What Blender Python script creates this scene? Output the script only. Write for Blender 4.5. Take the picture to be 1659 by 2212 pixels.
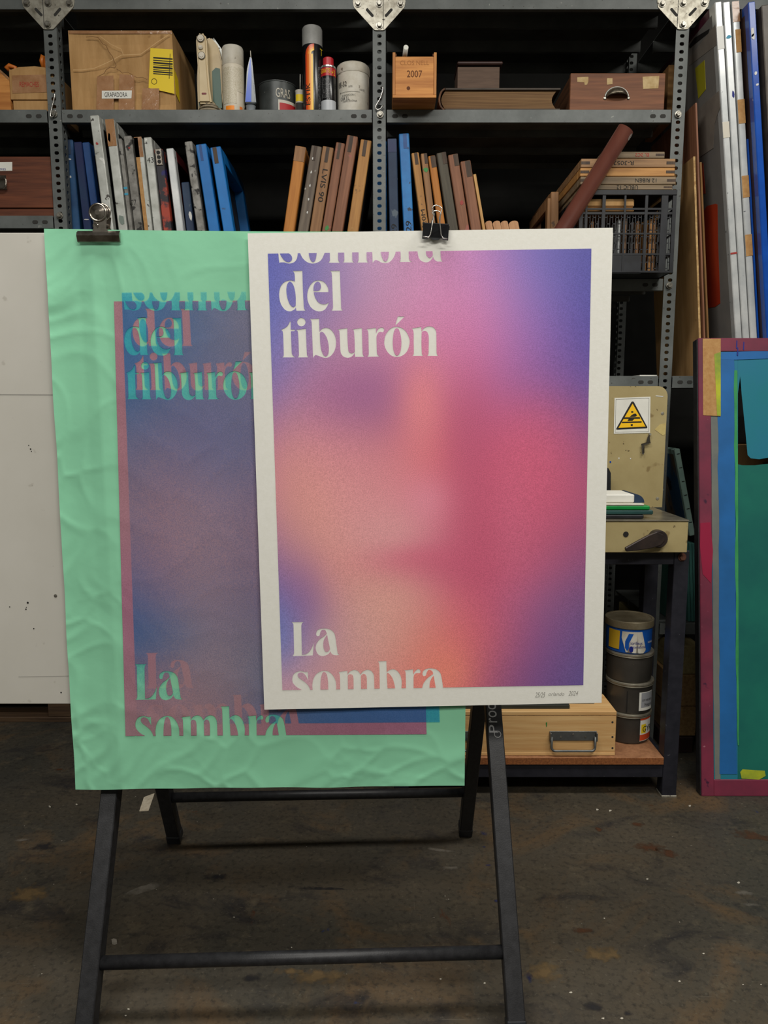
import bpy, bmesh, math, random
import numpy as np
from mathutils import Vector, Matrix, noise
from mathutils.geometry import delaunay_2d_cdt

random.seed(7)
for o in list(bpy.data.objects):
    bpy.data.objects.remove(o)
scene = bpy.context.scene
COL = scene.collection

# ------------------------------------------------------------------ camera
W_PX, H_PX, F = 1659.0, 2212.0, 1600.0
CAM_H, PITCH = 1.25, math.radians(7.66)
cam_d = bpy.data.cameras.new('camera')
cam_d.sensor_fit = 'VERTICAL'
cam_d.sensor_height = 24.0
cam_d.lens = F / H_PX * 24.0
cam_d.clip_start = 0.02
cam = bpy.data.objects.new('camera', cam_d)
cam.location = (0, 0, CAM_H)
cam.rotation_euler = (math.pi / 2 - PITCH, 0, 0)
COL.objects.link(cam)
scene.camera = cam

# ------------------------------------------------------------------ world, lamps, exposure
world = bpy.data.worlds.new('world')
scene.world = world
world.use_nodes = True
world.node_tree.nodes['Background'].inputs[0].default_value = (0.9, 0.95, 1.0, 1)
world.node_tree.nodes['Background'].inputs[1].default_value = 0.02


def tube_light(name, loc, length, watts, col, rot=(0, 0, 0), width=0.16):
    d = bpy.data.lights.new(name, 'AREA')
    d.shape = 'RECTANGLE'
    d.size, d.size_y = length, width
    d.energy, d.color = watts, col
    o = bpy.data.objects.new(name, d)
    o.location, o.rotation_euler = loc, rot
    COL.objects.link(o)
    return o


# ceiling fluorescent fittings of the workshop, above and behind the photographer
tube_light('ceiling_tube', (0.8, -0.75, 3.2), 1.5, 72, (1.0, 0.965, 0.90), width=0.42)
tube_light('ceiling_tube', (-1.1, -1.5, 3.2), 1.5, 60, (1.0, 0.97, 0.92), width=0.42)
tube_light('ceiling_tube', (1.5, 1.15, 3.2), 1.2, 40, (1.0, 0.965, 0.90), width=0.42)
tube_light('ceiling_tube', (-0.45, 1.15, 3.2), 1.2, 34, (1.0, 0.97, 0.92), width=0.42)

vs = scene.view_settings
vs.view_transform = 'Standard'
vs.look = 'None'
vs.gamma = 1.0
vs.exposure = 0.0
vs.use_curve_mapping = False

# ------------------------------------------------------------------ pixel to place
CP, SP = math.cos(PITCH), math.sin(PITCH)


def ray(px, py):
    cx, cy = (px - W_PX / 2) / F, (H_PX / 2 - py) / F
    return Vector((cx, CP + cy * SP, -SP + cy * CP))


def at(px, py, Y):
    """the point of the upright plane at distance Y seen in pixel px, py"""
    d = ray(px, py)
    t = Y / d.y
    return Vector((d.x * t, Y, CAM_H + d.z * t))


def atz(px, py, z):
    """the point of the level plane at height z seen in pixel px, py"""
    d = ray(px, py)
    t = (z - CAM_H) / d.z
    return Vector((d.x * t, d.y * t, z))


# ------------------------------------------------------------------ colours and materials
def s2l(c):
    c = c / 255.0
    return c / 12.92 if c <= 0.04045 else ((c + 0.055) / 1.055) ** 2.4


def rgb(r, g, b, k=1.0):
    return (s2l(r) * k, s2l(g) * k, s2l(b) * k, 1.0)


def M(name, c1, c2=None, scale=6.0, rough=0.6, metal=0.0, stretch=(1, 1, 1), ramp=(0.35, 0.65),
      bump=0.0, bump_scale=None, spec=0.4, speck=None, speck2=None, rough2=None, alpha=None, detail=6.0):
    """painted, worn or grained surface: two tones mixed by noise, with optional flecks of other paint"""
    m = bpy.data.materials.new(name)
    m.use_nodes = True
    nt = m.node_tree
    n, l = nt.nodes, nt.links
    b = n['Principled BSDF']
    b.inputs['Roughness'].default_value = rough
    b.inputs['Metallic'].default_value = metal
    b.inputs['Specular IOR Level'].default_value = spec
    b.inputs['Base Color'].default_value = c1
    tc = n.new('ShaderNodeTexCoord')
    oi = n.new('ShaderNodeObjectInfo')
    mul = n.new('ShaderNodeMath'); mul.operation = 'MULTIPLY'; mul.inputs[1].default_value = 41.0
    l.new(oi.outputs['Random'], mul.inputs[0])
    add = n.new('ShaderNodeVectorMath'); add.operation = 'ADD'
    l.new(tc.outputs['Object'], add.inputs[0]); l.new(mul.outputs[0], add.inputs[1])
    mp = n.new('ShaderNodeMapping'); mp.inputs['Scale'].default_value = stretch
    l.new(add.outputs[0], mp.inputs['Vector'])
    col = None
    if c2 is not None:
        nz = n.new('ShaderNodeTexNoise'); nz.inputs['Scale'].default_value = scale
        nz.inputs['Detail'].default_value = detail; nz.inputs['Roughness'].default_value = 0.62
        l.new(mp.outputs[0], nz.inputs['Vector'])
        mr = n.new('ShaderNodeMapRange'); mr.inputs[1].default_value, mr.inputs[2].default_value = ramp
        l.new(nz.outputs['Fac'], mr.inputs[0])
        mx = n.new('ShaderNodeMix'); mx.data_type = 'RGBA'
        mx.inputs[6].default_value = c1; mx.inputs[7].default_value = c2
        l.new(mr.outputs[0], mx.inputs[0])
        col = mx.outputs[2]
        if rough2 is not None:
            rr = n.new('ShaderNodeMapRange'); rr.inputs[3].default_value = rough; rr.inputs[4].default_value = rough2
            l.new(mr.outputs[0], rr.inputs[0]); l.new(rr.outputs[0], b.inputs['Roughness'])
    for sp in (speck, speck2):
        if not sp:
            continue
        c3, sc, th = sp[:3]
        nz2 = n.new('ShaderNodeTexNoise'); nz2.inputs['Scale'].default_value = sc
        nz2.inputs['Detail'].default_value = sp[3] if len(sp) > 3 else 3.0
        l.new(add.outputs[0], nz2.inputs['Vector'])
        mr2 = n.new('ShaderNodeMapRange'); mr2.inputs[1].default_value, mr2.inputs[2].default_value = th, th + 0.04
        l.new(nz2.outputs['Fac'], mr2.inputs[0])
        mx2 = n.new('ShaderNodeMix'); mx2.data_type = 'RGBA'
        if col is not None:
            l.new(col, mx2.inputs[6])
        else:
            mx2.inputs[6].default_value = c1
        mx2.inputs[7].default_value = c3
        l.new(mr2.outputs[0], mx2.inputs[0])
        col = mx2.outputs[2]
    if col is not None:
        l.new(col, b.inputs['Base Color'])
    if bump:
        bz = n.new('ShaderNodeTexNoise'); bz.inputs['Scale'].default_value = bump_scale or scale * 3
        bz.inputs['Detail'].default_value = 6
        l.new(mp.outputs[0], bz.inputs['Vector'])
        bp = n.new('ShaderNodeBump'); bp.inputs['Strength'].default_value = bump
        bp.inputs['Distance'].default_value = 0.004
        l.new(bz.outputs['Fac'], bp.inputs['Height']); l.new(bp.outputs[0], b.inputs['Normal'])
    return m


def attr_mat(name, rough=0.65, grain=0.10, transparent=False, bump=0.0):
    """print: colour laid out on the sheet, with the fine grain of the screened dots"""
    m = bpy.data.materials.new(name)
    m.use_nodes = True
    nt = m.node_tree; n, l = nt.nodes, nt.links
    b = n['Principled BSDF']
    at_ = n.new('ShaderNodeAttribute'); at_.attribute_name = 'ink'
    tc = n.new('ShaderNodeTexCoord')
    nz = n.new('ShaderNodeTexNoise'); nz.inputs['Scale'].default_value = 520.0; nz.inputs['Detail'].default_value = 2
    l.new(tc.outputs['Object'], nz.inputs['Vector'])
    mr = n.new('ShaderNodeMapRange'); mr.inputs[1].default_value, mr.inputs[2].default_value = 0.3, 0.7
    mr.inputs[3].default_value, mr.inputs[4].default_value = 1 - grain, 1 + grain
    l.new(nz.outputs['Fac'], mr.inputs[0])
    mx = n.new('ShaderNodeVectorMath'); mx.operation = 'SCALE'
    l.new(at_.outputs['Color'], mx.inputs[0]); l.new(mr.outputs[0], mx.inputs['Scale'])
    if transparent:
        t = n.new('ShaderNodeBsdfTransparent')
        mn = n.new('ShaderNodeVectorMath'); mn.operation = 'MINIMUM'; mn.inputs[1].default_value = (1, 1, 1)
        l.new(mx.outputs[0], mn.inputs[0])
        l.new(mn.outputs[0], t.inputs['Color'])
        # the ink film also scatters a little blue of its own where it lies thick
        df = n.new('ShaderNodeBsdfDiffuse'); df.inputs['Color'].default_value = (0.05, 0.30, 0.78, 1)
        sx = n.new('ShaderNodeSeparateXYZ'); l.new(mn.outputs[0], sx.inputs[0])
        fm = n.new('ShaderNodeMapRange'); fm.inputs[1].default_value, fm.inputs[2].default_value = 1.0, 0.45
        fm.inputs[3].default_value, fm.inputs[4].default_value = 0.0, 0.24
        l.new(sx.outputs[0], fm.inputs[0])
        ms = n.new('ShaderNodeMixShader'); l.new(fm.outputs[0], ms.inputs[0]); l.new(t.outputs[0], ms.inputs[1]); l.new(df.outputs[0], ms.inputs[2])
        l.new(ms.outputs[0], n['Material Output'].inputs['Surface'])
    else:
        l.new(mx.outputs[0], b.inputs['Base Color'])
        b.inputs['Roughness'].default_value = rough
        b.inputs['Specular IOR Level'].default_value = 0.2
    return m


# ------------------------------------------------------------------ mesh helpers
def BM():
    return bmesh.new()


def box(bm, x0, x1, y0, y1, z0, z1, bev=0.0):
    vs_ = [bm.verts.new(p) for p in ((x0, y0, z0), (x1, y0, z0), (x1, y1, z0), (x0, y1, z0),
                                     (x0, y0, z1), (x1, y0, z1), (x1, y1, z1), (x0, y1, z1))]
    fs = [bm.faces.new([vs_[i] for i in q]) for q in ((0, 3, 2, 1), (4, 5, 6, 7), (0, 1, 5, 4), (1, 2, 6, 5), (2, 3, 7, 6), (3, 0, 4, 7))]
    if bev:
        es = list({e for f in fs for e in f.edges})
        bmesh.ops.bevel(bm, geom=es, offset=bev, segments=1, affect='EDGES', profile=0.5)
    return bm


def bar(bm, a, b, w, t, up=(0, 0, 1), bev=0.0):
    """square section bar from a to b; w across, t along the up hint"""
    a, b = Vector(a), Vector(b)
    d = (b - a).normalized()
    u = Vector(up)
    s = d.cross(u).normalized()
    u = s.cross(d).normalized()
    vv = []
    for p in (a, b):
        for i, j in ((-1, -1), (1, -1), (1, 1), (-1, 1)):
            vv.append(bm.verts.new(p + s * (i * w / 2) + u * (j * t / 2)))
    fs = [bm.faces.new([vv[i] for i in q]) for q in ((3, 2, 1, 0), (4, 5, 6, 7), (0, 1, 5, 4), (1, 2, 6, 5), (2, 3, 7, 6), (3, 0, 4, 7))]
    if bev:
        bmesh.ops.bevel(bm, geom=list({e for f in fs for e in f.edges}), offset=bev, segments=1, affect='EDGES', profile=0.5)
    return bm


def lathe(bm, prof, c=(0, 0, 0), seg=28, axis='Z'):
    """profile of (radius, height) turned about an axis"""
    rings = []
    c = Vector(c)
    for r, h in prof:
        ring = []
        for k in range(seg):
            a = 2 * math.pi * k / seg
            p = Vector((r * math.cos(a), r * math.sin(a), h))
            if axis == 'Y':
                p = Vector((p.x, p.z, p.y))
            elif axis == 'X':
                p = Vector((p.z, p.x, p.y))
            ring.append(bm.verts.new(c + p))
        rings.append(ring)
    for i in range(len(rings) - 1):
        for k in range(seg):
            f = bm.faces.new((rings[i][k], rings[i][(k + 1) % seg], rings[i + 1][(k + 1) % seg], rings[i + 1][k]))
            f.smooth = True
    bm.faces.new(rings[0][::-1]); bm.faces.new(rings[-1])
    for i in range(len(rings)):
        sharp = i in (0, len(rings) - 1)
        if not sharp:
            u = Vector((prof[i][0] - prof[i - 1][0], prof[i][1] - prof[i - 1][1])); v = Vector((prof[i + 1][0] - prof[i][0], prof[i + 1][1] - prof[i][1]))
            sharp = u.length > 1e-9 and v.length > 1e-9 and u.angle(v) > 0.5
        if sharp:
            for k in range(seg):
                e = bm.edges.get((rings[i][k], rings[i][(k + 1) % seg]))
                if e:
                    e.smooth = False
    return bm


def tube(bm, pts, r, seg=10, closed=False):
    pts = [Vector(p) for p in pts]
    rings = []
    n = len(pts)
    prev = None
    for i, p in enumerate(pts):
        if closed:
            d = pts[(i + 1) % n] - pts[i - 1]
        else:
            d = pts[min(i + 1, n - 1)] - pts[max(i - 1, 0)]
        d.normalize()
        if prev is None:
            h = Vector((0, 0, 1)) if abs(d.z) < 0.9 else Vector((0, 1, 0))
            s = d.cross(h).normalized()
        else:
            s = (prev - d * prev.dot(d)).normalized()
        prev = s
        u = d.cross(s)
        rr = r[i] if isinstance(r, (list, tuple)) else r
        rings.append([bm.verts.new(p + s * (rr * math.cos(2 * math.pi * k / seg)) + u * (rr * math.sin(2 * math.pi * k / seg))) for k in range(seg)])
    for i in range(n if closed else n - 1):
        a, b = rings[i], rings[(i + 1) % n]
        for k in range(seg):
            f = bm.faces.new((a[k], a[(k + 1) % seg], b[(k + 1) % seg], b[k])); f.smooth = True
    if not closed:
        bm.faces.new(rings[0][::-1]); bm.faces.new(rings[-1])
    return bm


def prism(bm, poly, off):
    """flat polygon of points pushed along the vector off"""
    off = Vector(off)
    a = [bm.verts.new(Vector(p)) for p in poly]
    b = [bm.verts.new(Vector(p) + off) for p in poly]
    n = len(a)
    bm.faces.new(a); bm.faces.new(b[::-1])
    for i in range(n):
        bm.faces.new((a[i], b[i], b[(i + 1) % n], a[(i + 1) % n]))
    bmesh.ops.recalc_face_normals(bm, faces=bm.faces[:])
    return bm


ORG = {}


def mesh_obj(name, bm, mat, parent=None, world=True, loc=None, rot=None):
    """one mesh object; world=True means the points are places in the room"""
    me = bpy.data.meshes.new(name)
    if isinstance(bm, bmesh.types.BMesh):
        bmesh.ops.recalc_face_normals(bm, faces=bm.faces[:])
        bm.to_mesh(me); bm.free()
    else:
        me = bm
    o = bpy.data.objects.new(name, me)
    if mat:
        me.materials.clear()
        me.materials.append(mat)
    COL.objects.link(o)
    if parent is not None:
        o.parent = parent
        org = ORG[parent.as_pointer()]
        if world:
            me.transform(org.inverted())
        ORG[o.as_pointer()] = org
    else:
        mt = Matrix.LocRotScale(Vector(loc) if loc is not None else Vector((0, 0, 0)),
                                None, None)
        if rot is not None:
            from mathutils import Euler
            mt = Matrix.Translation(Vector(loc)) @ Euler(rot).to_matrix().to_4x4()
        o.matrix_world = mt
        if world:
            me.transform(mt.inverted())
        ORG[o.as_pointer()] = mt
    return o


def tag(o, label=None, cat=None, group=None, kind=None):
    if label:
        o['label'] = label
    if cat:
        o['category'] = cat
    if group:
        o['group'] = group
    if kind:
        o['kind'] = kind
    return o


def thing(name, label, cat, loc, rot=(0, 0, 0), group=None):
    from mathutils import Euler
    o = bpy.data.objects.new(name, None)
    o.empty_display_size = 0.05
    o.location, o.rotation_euler = loc, rot
    COL.objects.link(o)
    ORG[o.as_pointer()] = Matrix.Translation(Vector(loc)) @ Euler(rot).to_matrix().to_4x4()
    return tag(o, label, cat, group)


def struct(name, bm, mat, label=None):
    o = mesh_obj(name, bm, mat)
    o['kind'] = 'structure'
    if label:
        o['label'] = label
    return o


def text_mesh(s, height, width=None, bold=0.0, shear=0.0):
    cu = bpy.data.curves.new('lettering', 'FONT')
    cu.body = s
    cu.offset = bold
    cu.shear = shear
    cu.resolution_u = 3
    ob = bpy.data.objects.new('lettering_tmp', cu)
    COL.objects.link(ob)
    dg = bpy.context.evaluated_depsgraph_get()
    me = bpy.data.meshes.new_from_object(ob.evaluated_get(dg))
    bpy.data.objects.remove(ob)
    bpy.data.curves.remove(cu)
    if len(me.vertices) == 0:
        return me
    xs = [v.co.x for v in me.vertices]; ys = [v.co.y for v in me.vertices]
    x0, x1, y0, y1 = min(xs), max(xs), min(ys), max(ys)
    ky = height / (y1 - y0)
    kx = (width / (x1 - x0)) if width else ky
    for v in me.vertices:
        v.co = Vector(((v.co.x - (x0 + x1) / 2) * kx, (v.co.y - (y0 + y1) / 2) * ky, 0))
    return me


def lettering(s, c, height, width, mat, parent, R=(1, 0, 0), U=(0, 0, 1), world=True, name='lettering', wrap=None, shear=0.0, bold=0.0):
    """flat writing centred on c, reading along R; wrap=radius bends it round an upright can centred on c"""
    me = text_mesh(s, height, width, bold, shear)
    c, R, U = Vector(c), Vector(R).normalized(), Vector(U).normalized()
    for v in me.vertices:
        x, y = v.co.x, v.co.y
        if wrap:
            r, a0 = wrap
            a = x / r + a0
            v.co = c + Vector((r * math.sin(a), -r * math.cos(a), y))
        else:
            v.co = c + R * x + U * y
    return mesh_obj(name, me, mat, parent, world)


def patch(bm, c, r, a0, a1, z0, z1, seg=14):
    """label bent round an upright can, its front at angle 0 toward the room"""
    rows = []
    for k in range(seg + 1):
        a = a0 + (a1 - a0) * k / seg
        x, y = c[0] + r * math.sin(a), c[1] - r * math.cos(a)
        rows.append((bm.verts.new((x, y, c[2] + z0)), bm.verts.new((x, y, c[2] + z1))))
    for k in range(seg):
        f = bm.faces.new((rows[k][0], rows[k + 1][0], rows[k + 1][1], rows[k][1])); f.smooth = True
    return bm

# ------------------------------------------------------------------ material palette
m_steel = M('grey_painted_steel', rgb(104, 108, 106), rgb(84, 88, 86), scale=9, rough=0.5, metal=0.1,
            speck=(rgb(66, 65, 60), 110, 0.68), speck2=(rgb(134, 136, 130), 60, 0.72), bump=0.05)
m_steel_dk = M('grey_steel_deck', rgb(92, 95, 92), rgb(70, 72, 70), scale=7, rough=0.6, metal=0.1)
m_zinc = M('worn_zinc_plate', rgb(176, 172, 158), rgb(120, 114, 100), scale=40, rough=0.42, metal=0.55, ramp=(0.4, 0.7),
           speck=(rgb(62, 56, 46), 90, 0.66))
m_bolt = M('zinc_bolt', rgb(168, 165, 155), rgb(116, 112, 102), scale=120, rough=0.32, metal=0.7)
m_slot = M('dark_slot', rgb(48, 47, 44), rough=0.8)
m_wire = M('bright_wire', rgb(190, 188, 182), rough=0.25, metal=0.9)
m_chrome = M('nickel_plate', rgb(176, 170, 160), rgb(120, 112, 102), scale=30, rough=0.18, metal=0.95)
m_black = M('black_paint', rgb(26, 26, 28), rgb(38, 38, 40), scale=60, rough=0.45, bump=0.08, bump_scale=400)
m_blackplastic = M('black_plastic', rgb(24, 25, 28), rgb(36, 38, 42), scale=20, rough=0.4)
m_blacksteel = M('dark_blue_black_steel', rgb(24, 25, 33), rgb(36, 36, 44), scale=25, rough=0.5,
                 speck=(rgb(92, 92, 96), 70, 0.72))
m_ink = M('black_marker', rgb(26, 24, 22), rough=0.7)
m_redink = M('red_marker', rgb(165, 52, 40), rough=0.7)
m_blueink = M('blue_marker', rgb(30, 40, 120), rough=0.7)
m_pencil = M('pencil', rgb(142, 140, 134), rough=0.8)
m_white = M('white_paper', rgb(222, 221, 212), rgb(210, 209, 199), scale=12, rough=0.75, spec=0.2)
m_dirtywhite = M('stained_white_plastic', rgb(206, 202, 190), rgb(178, 170, 152), scale=14, rough=0.45,
                 speck=(rgb(120, 112, 98), 46, 0.68))
m_card = M('brown_cardboard', rgb(184, 146, 98), rgb(164, 126, 80), scale=5, rough=0.8, stretch=(6, 6, 1), spec=0.15,
           speck=(rgb(126, 92, 54), 9, 0.66), bump=0.08)
m_card_dk = M('dark_cardboard', rgb(128, 96, 60), rgb(108, 78, 46), scale=5, rough=0.85, spec=0.15)
m_card_edge = M('torn_board_edge', rgb(196, 164, 112), rgb(150, 116, 72), scale=50, rough=0.85)
m_tape = M('brown_packing_tape', rgb(158, 118, 80), rgb(136, 96, 60), scale=16, rough=0.22, spec=0.55, bump=0.3, bump_scale=40)
m_kraft = M('masking_tape', rgb(176, 136, 84), rgb(160, 116, 66), scale=70, rough=0.75)
m_yellow = M('yellow_sticker', rgb(226, 196, 30), rough=0.55)


def wood(name, c1, c2, axis='Z', **k):
    st = {'X': (1.5, 26, 26), 'Y': (26, 1.5, 26), 'Z': (26, 26, 1.5)}[axis]
    return M(name, c1, c2, scale=k.pop('scale', 3.0), stretch=st, rough=k.pop('rough', 0.62), bump=k.pop('bump', 0.1), **k)


m_pine_z = wood('yellowed_pine_upright', rgb(176, 128, 70), rgb(146, 100, 52), 'Z', speck=(rgb(96, 70, 44), 24, 0.66))
m_orange_z = wood('varnished_orange_wood', rgb(186, 122, 50), rgb(158, 96, 36), 'Z')
m_greywood_z = wood('weathered_grey_wood', rgb(112, 100, 86), rgb(84, 72, 62), 'Z', speck=(rgb(170, 166, 156), 40, 0.7))
m_darkgrey_z = wood('dark_olive_grey_wood', rgb(84, 78, 64), rgb(62, 56, 46), 'Z', speck=(rgb(120, 114, 100), 30, 0.7))
m_redwood_z = wood('reddish_wood', rgb(142, 96, 70), rgb(112, 72, 50), 'Z', speck=(rgb(150, 90, 78), 16, 0.64))
m_tan_z = wood('tan_wood', rgb(152, 112, 74), rgb(122, 86, 54), 'Z', speck=(rgb(92, 70, 50), 22, 0.66))
m_paleply = wood('pale_strip_wood', rgb(200, 158, 98), rgb(176, 132, 78), 'Z')
m_pine_x = wood('pine_box_board', rgb(216, 178, 122), rgb(196, 150, 94), 'X', scale=2.0)
m_wine_x = wood('thin_crate_wood', rgb(206, 142, 74), rgb(166, 104, 48), 'X', scale=2.4)
m_wine_z = wood('thin_crate_wood_side', rgb(196, 136, 72), rgb(158, 100, 50), 'Z')
m_brown_x = wood('old_brown_drawer_wood', rgb(132, 84, 54), rgb(96, 58, 36), 'X', scale=2.2, speck=(rgb(70, 42, 28), 14, 0.66))
m_brown_y = wood('old_brown_drawer_side', rgb(96, 62, 38), rgb(72, 46, 28), 'Y')
m_maho_x = wood('red_brown_drawer_wood', rgb(112, 62, 38), rgb(74, 38, 24), 'X', scale=2.2)
m_joint = wood('dark_joint_wood', rgb(78, 60, 44), rgb(52, 38, 28), 'Z')
m_flatwood_x = wood('flat_frame_wood', rgb(158, 122, 84), rgb(124, 92, 62), 'X')
m_flatwood2_x = wood('flat_frame_yellow_wood', rgb(190, 140, 80), rgb(160, 112, 60), 'X')
m_flatwood3_x = wood('flat_frame_grey_wood', rgb(140, 120, 94), rgb(108, 92, 70), 'X')
m_particle = M('particle_board', rgb(158, 112, 78), rgb(132, 90, 60), scale=60, rough=0.75)
m_particle_edge = M('particle_board_edge', rgb(150, 92, 48), rgb(112, 64, 32), scale=160, rough=0.85)
m_alu = M('stained_aluminium', rgb(192, 194, 188), rgb(156, 158, 150), scale=16, rough=0.38, metal=0.35,
          speck=(rgb(76, 74, 70), 44, 0.66), speck2=(rgb(206, 206, 200), 30, 0.66))
m_alu_dk = M('dirty_aluminium', rgb(146, 144, 138), rgb(96, 94, 88), scale=22, rough=0.45, metal=0.3,
             speck=(rgb(44, 42, 40), 36, 0.6))
m_aluw = M('white_aluminium', rgb(206, 208, 206), rgb(178, 182, 182), scale=10, rough=0.3, metal=0.25,
           speck=(rgb(90, 92, 98), 50, 0.70))
m_blue1 = M('weathered_blue_paint', rgb(40, 82, 122), rgb(28, 60, 98), scale=12, rough=0.5, speck=(rgb(150, 150, 150), 26, 0.72))
m_blue2 = M('navy_paint', rgb(24, 34, 78), rgb(20, 50, 82), scale=8, rough=0.5, speck=(rgb(120, 110, 110), 26, 0.74))
m_blue3 = M('mid_blue_paint', rgb(40, 84, 142), rgb(30, 62, 116), scale=9, rough=0.5, speck=(rgb(120, 130, 140), 26, 0.73))
m_blue4 = M('bright_blue_paint', rgb(16, 112, 184), rgb(12, 98, 166), scale=9, rough=0.45, speck=(rgb(40, 62, 86), 22, 0.71))
m_blue5 = M('light_blue_paint', rgb(42, 122, 186), rgb(32, 98, 160), scale=14, rough=0.5, speck=(rgb(40, 50, 70), 30, 0.68))
m_blue6 = M('dusty_navy_paint', rgb(38, 58, 82), rgb(28, 44, 70), scale=12, rough=0.6, speck=(rgb(84, 96, 106), 26, 0.68))
m_blue7 = M('glossy_royal_blue', rgb(20, 78, 170), rgb(16, 64, 146), scale=9, rough=0.25, speck=(rgb(220, 224, 228), 24, 0.74))
m_meshdk = M('stained_screen_mesh', rgb(58, 56, 56), rgb(34, 34, 38), scale=6, rough=0.6)
m_meshred = M('red_stained_screen_side', rgb(104, 22, 26), rgb(70, 14, 20), scale=5, rough=0.5)
m_blackred = M('black_frame_red_smears', rgb(40, 38, 44), rgb(160, 62, 44), scale=11, rough=0.5, ramp=(0.5, 0.56),
               speck=(rgb(36, 32, 92), 12, 0.62))


def floor_material():
    """old workshop concrete: brown and grey-green wear in layers, fine grit, paint flecks and drag scratches"""
    m = bpy.data.materials.new('stained_concrete'); m.use_nodes = True
    n, l = m.node_tree.nodes, m.node_tree.links
    b_ = n['Principled BSDF']
    tc = n.new('ShaderNodeTexCoord')

    def nz(scale, lo, hi, det=6, stretch=(1, 1, 1), off=0.0, dist=0.0, rot=0.0):
        mp = n.new('ShaderNodeMapping'); mp.inputs['Scale'].default_value = stretch
        mp.inputs['Location'].default_value = (off, off * 1.7, 0); mp.inputs['Rotation'].default_value = (0, 0, rot)
        l.new(tc.outputs['Object'], mp.inputs['Vector'])
        t = n.new('ShaderNodeTexNoise'); t.inputs['Scale'].default_value = scale; t.inputs['Detail'].default_value = det
        t.inputs['Roughness'].default_value = 0.65; t.inputs['Distortion'].default_value = dist
        l.new(mp.outputs[0], t.inputs['Vector'])
        r = n.new('ShaderNodeMapRange'); r.inputs[1].default_value, r.inputs[2].default_value = lo, hi
        l.new(t.outputs['Fac'], r.inputs[0])
        return r.outputs[0]

    def mix(fac, c0, c1):
        x = n.new('ShaderNodeMix'); x.data_type = 'RGBA'
        l.new(fac, x.inputs[0])
        if isinstance(c0, tuple):
            x.inputs[6].default_value = c0
        else:
            l.new(c0, x.inputs[6])
        x.inputs[7].default_value = c1
        return x.outputs[2]
    c = mix(nz(1.3, .35, .65, 8, dist=.6), rgb(74, 66, 54), rgb(58, 56, 50))
    c = mix(nz(2.6, .52, .68, 10, off=3, dist=1.0), c, rgb(86, 69, 49))
    c = mix(nz(4.2, .54, .70, 8, (1, 1.8, 1), off=9, dist=.8), c, rgb(40, 38, 38))
    c = mix(nz(14, .56, .74, 8, off=5), c, rgb(84, 76, 62))
    c = mix(nz(70, .50, .80, 4, off=2), c, rgb(36, 34, 31))
    c = mix(nz(95, .60, .85, 3, off=7), c, rgb(96, 90, 78))
    c = mix(nz(3.0, .70, .74, 3, (1, 40, 1), off=4, rot=.5), c, rgb(92, 86, 76))
    c = mix(nz(3.0, .72, .76, 3, (40, 1, 1), off=6, rot=.3), c, rgb(84, 78, 68))
    c = mix(nz(46, .745, .77, 2, off=11), c, rgb(150, 144, 132))
    c = mix(nz(9, .70, .735, 5, off=15), c, rgb(44, 48, 70))
    c = mix(nz(5, .66, .72, 9, off=21, dist=1.2), c, rgb(70, 46, 32))
    l.new(c, b_.inputs['Base Color'])
    rr = n.new('ShaderNodeMapRange'); rr.inputs[3].default_value, rr.inputs[4].default_value = .42, .62
    l.new(nz(5, .4, .6, 6, off=13), rr.inputs[0]); l.new(rr.outputs[0], b_.inputs['Roughness'])
    b_.inputs['Specular IOR Level'].default_value = .25
    bp = n.new('ShaderNodeBump'); bp.inputs['Strength'].default_value = .15; bp.inputs['Distance'].default_value = .003
    l.new(nz(40, .3, .7, 8), bp.inputs['Height']); l.new(bp.outputs[0], b_.inputs['Normal'])
    return m


m_floor = floor_material()
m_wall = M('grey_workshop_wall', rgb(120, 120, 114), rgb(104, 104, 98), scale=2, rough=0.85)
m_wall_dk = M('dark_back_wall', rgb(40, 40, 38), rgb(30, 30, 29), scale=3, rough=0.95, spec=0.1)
m_ceil = M('grey_ceiling', rgb(136, 136, 130), rgb(120, 120, 114), scale=2, rough=0.9)

# ------------------------------------------------------------------ the room
RX0, RX1, RY0, RY1, RZ = -3.0, 3.3, -2.8, 3.55, 3.3
b = BM(); box(b, RX0, RX1, RY0, RY1, -0.12, 0.0)
floor = struct('floor', b, m_floor, 'dark stained concrete workshop floor')
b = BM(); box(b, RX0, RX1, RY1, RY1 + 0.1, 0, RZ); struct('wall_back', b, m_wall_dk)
b = BM(); box(b, RX0 - 0.1, RX0, RY0, RY1, 0, RZ); struct('wall_left', b, m_wall)
b = BM(); box(b, RX1, RX1 + 0.1, RY0, RY1, 0, RZ); struct('wall_right', b, m_wall)
b = BM(); box(b, RX0, RX1, RY0 - 0.1, RY0, 0, RZ); struct('wall_front', b, m_wall)
b = BM(); box(b, RX0, RX1, RY0, RY1, RZ, RZ + 0.1); struct('ceiling', b, m_ceil)

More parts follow.
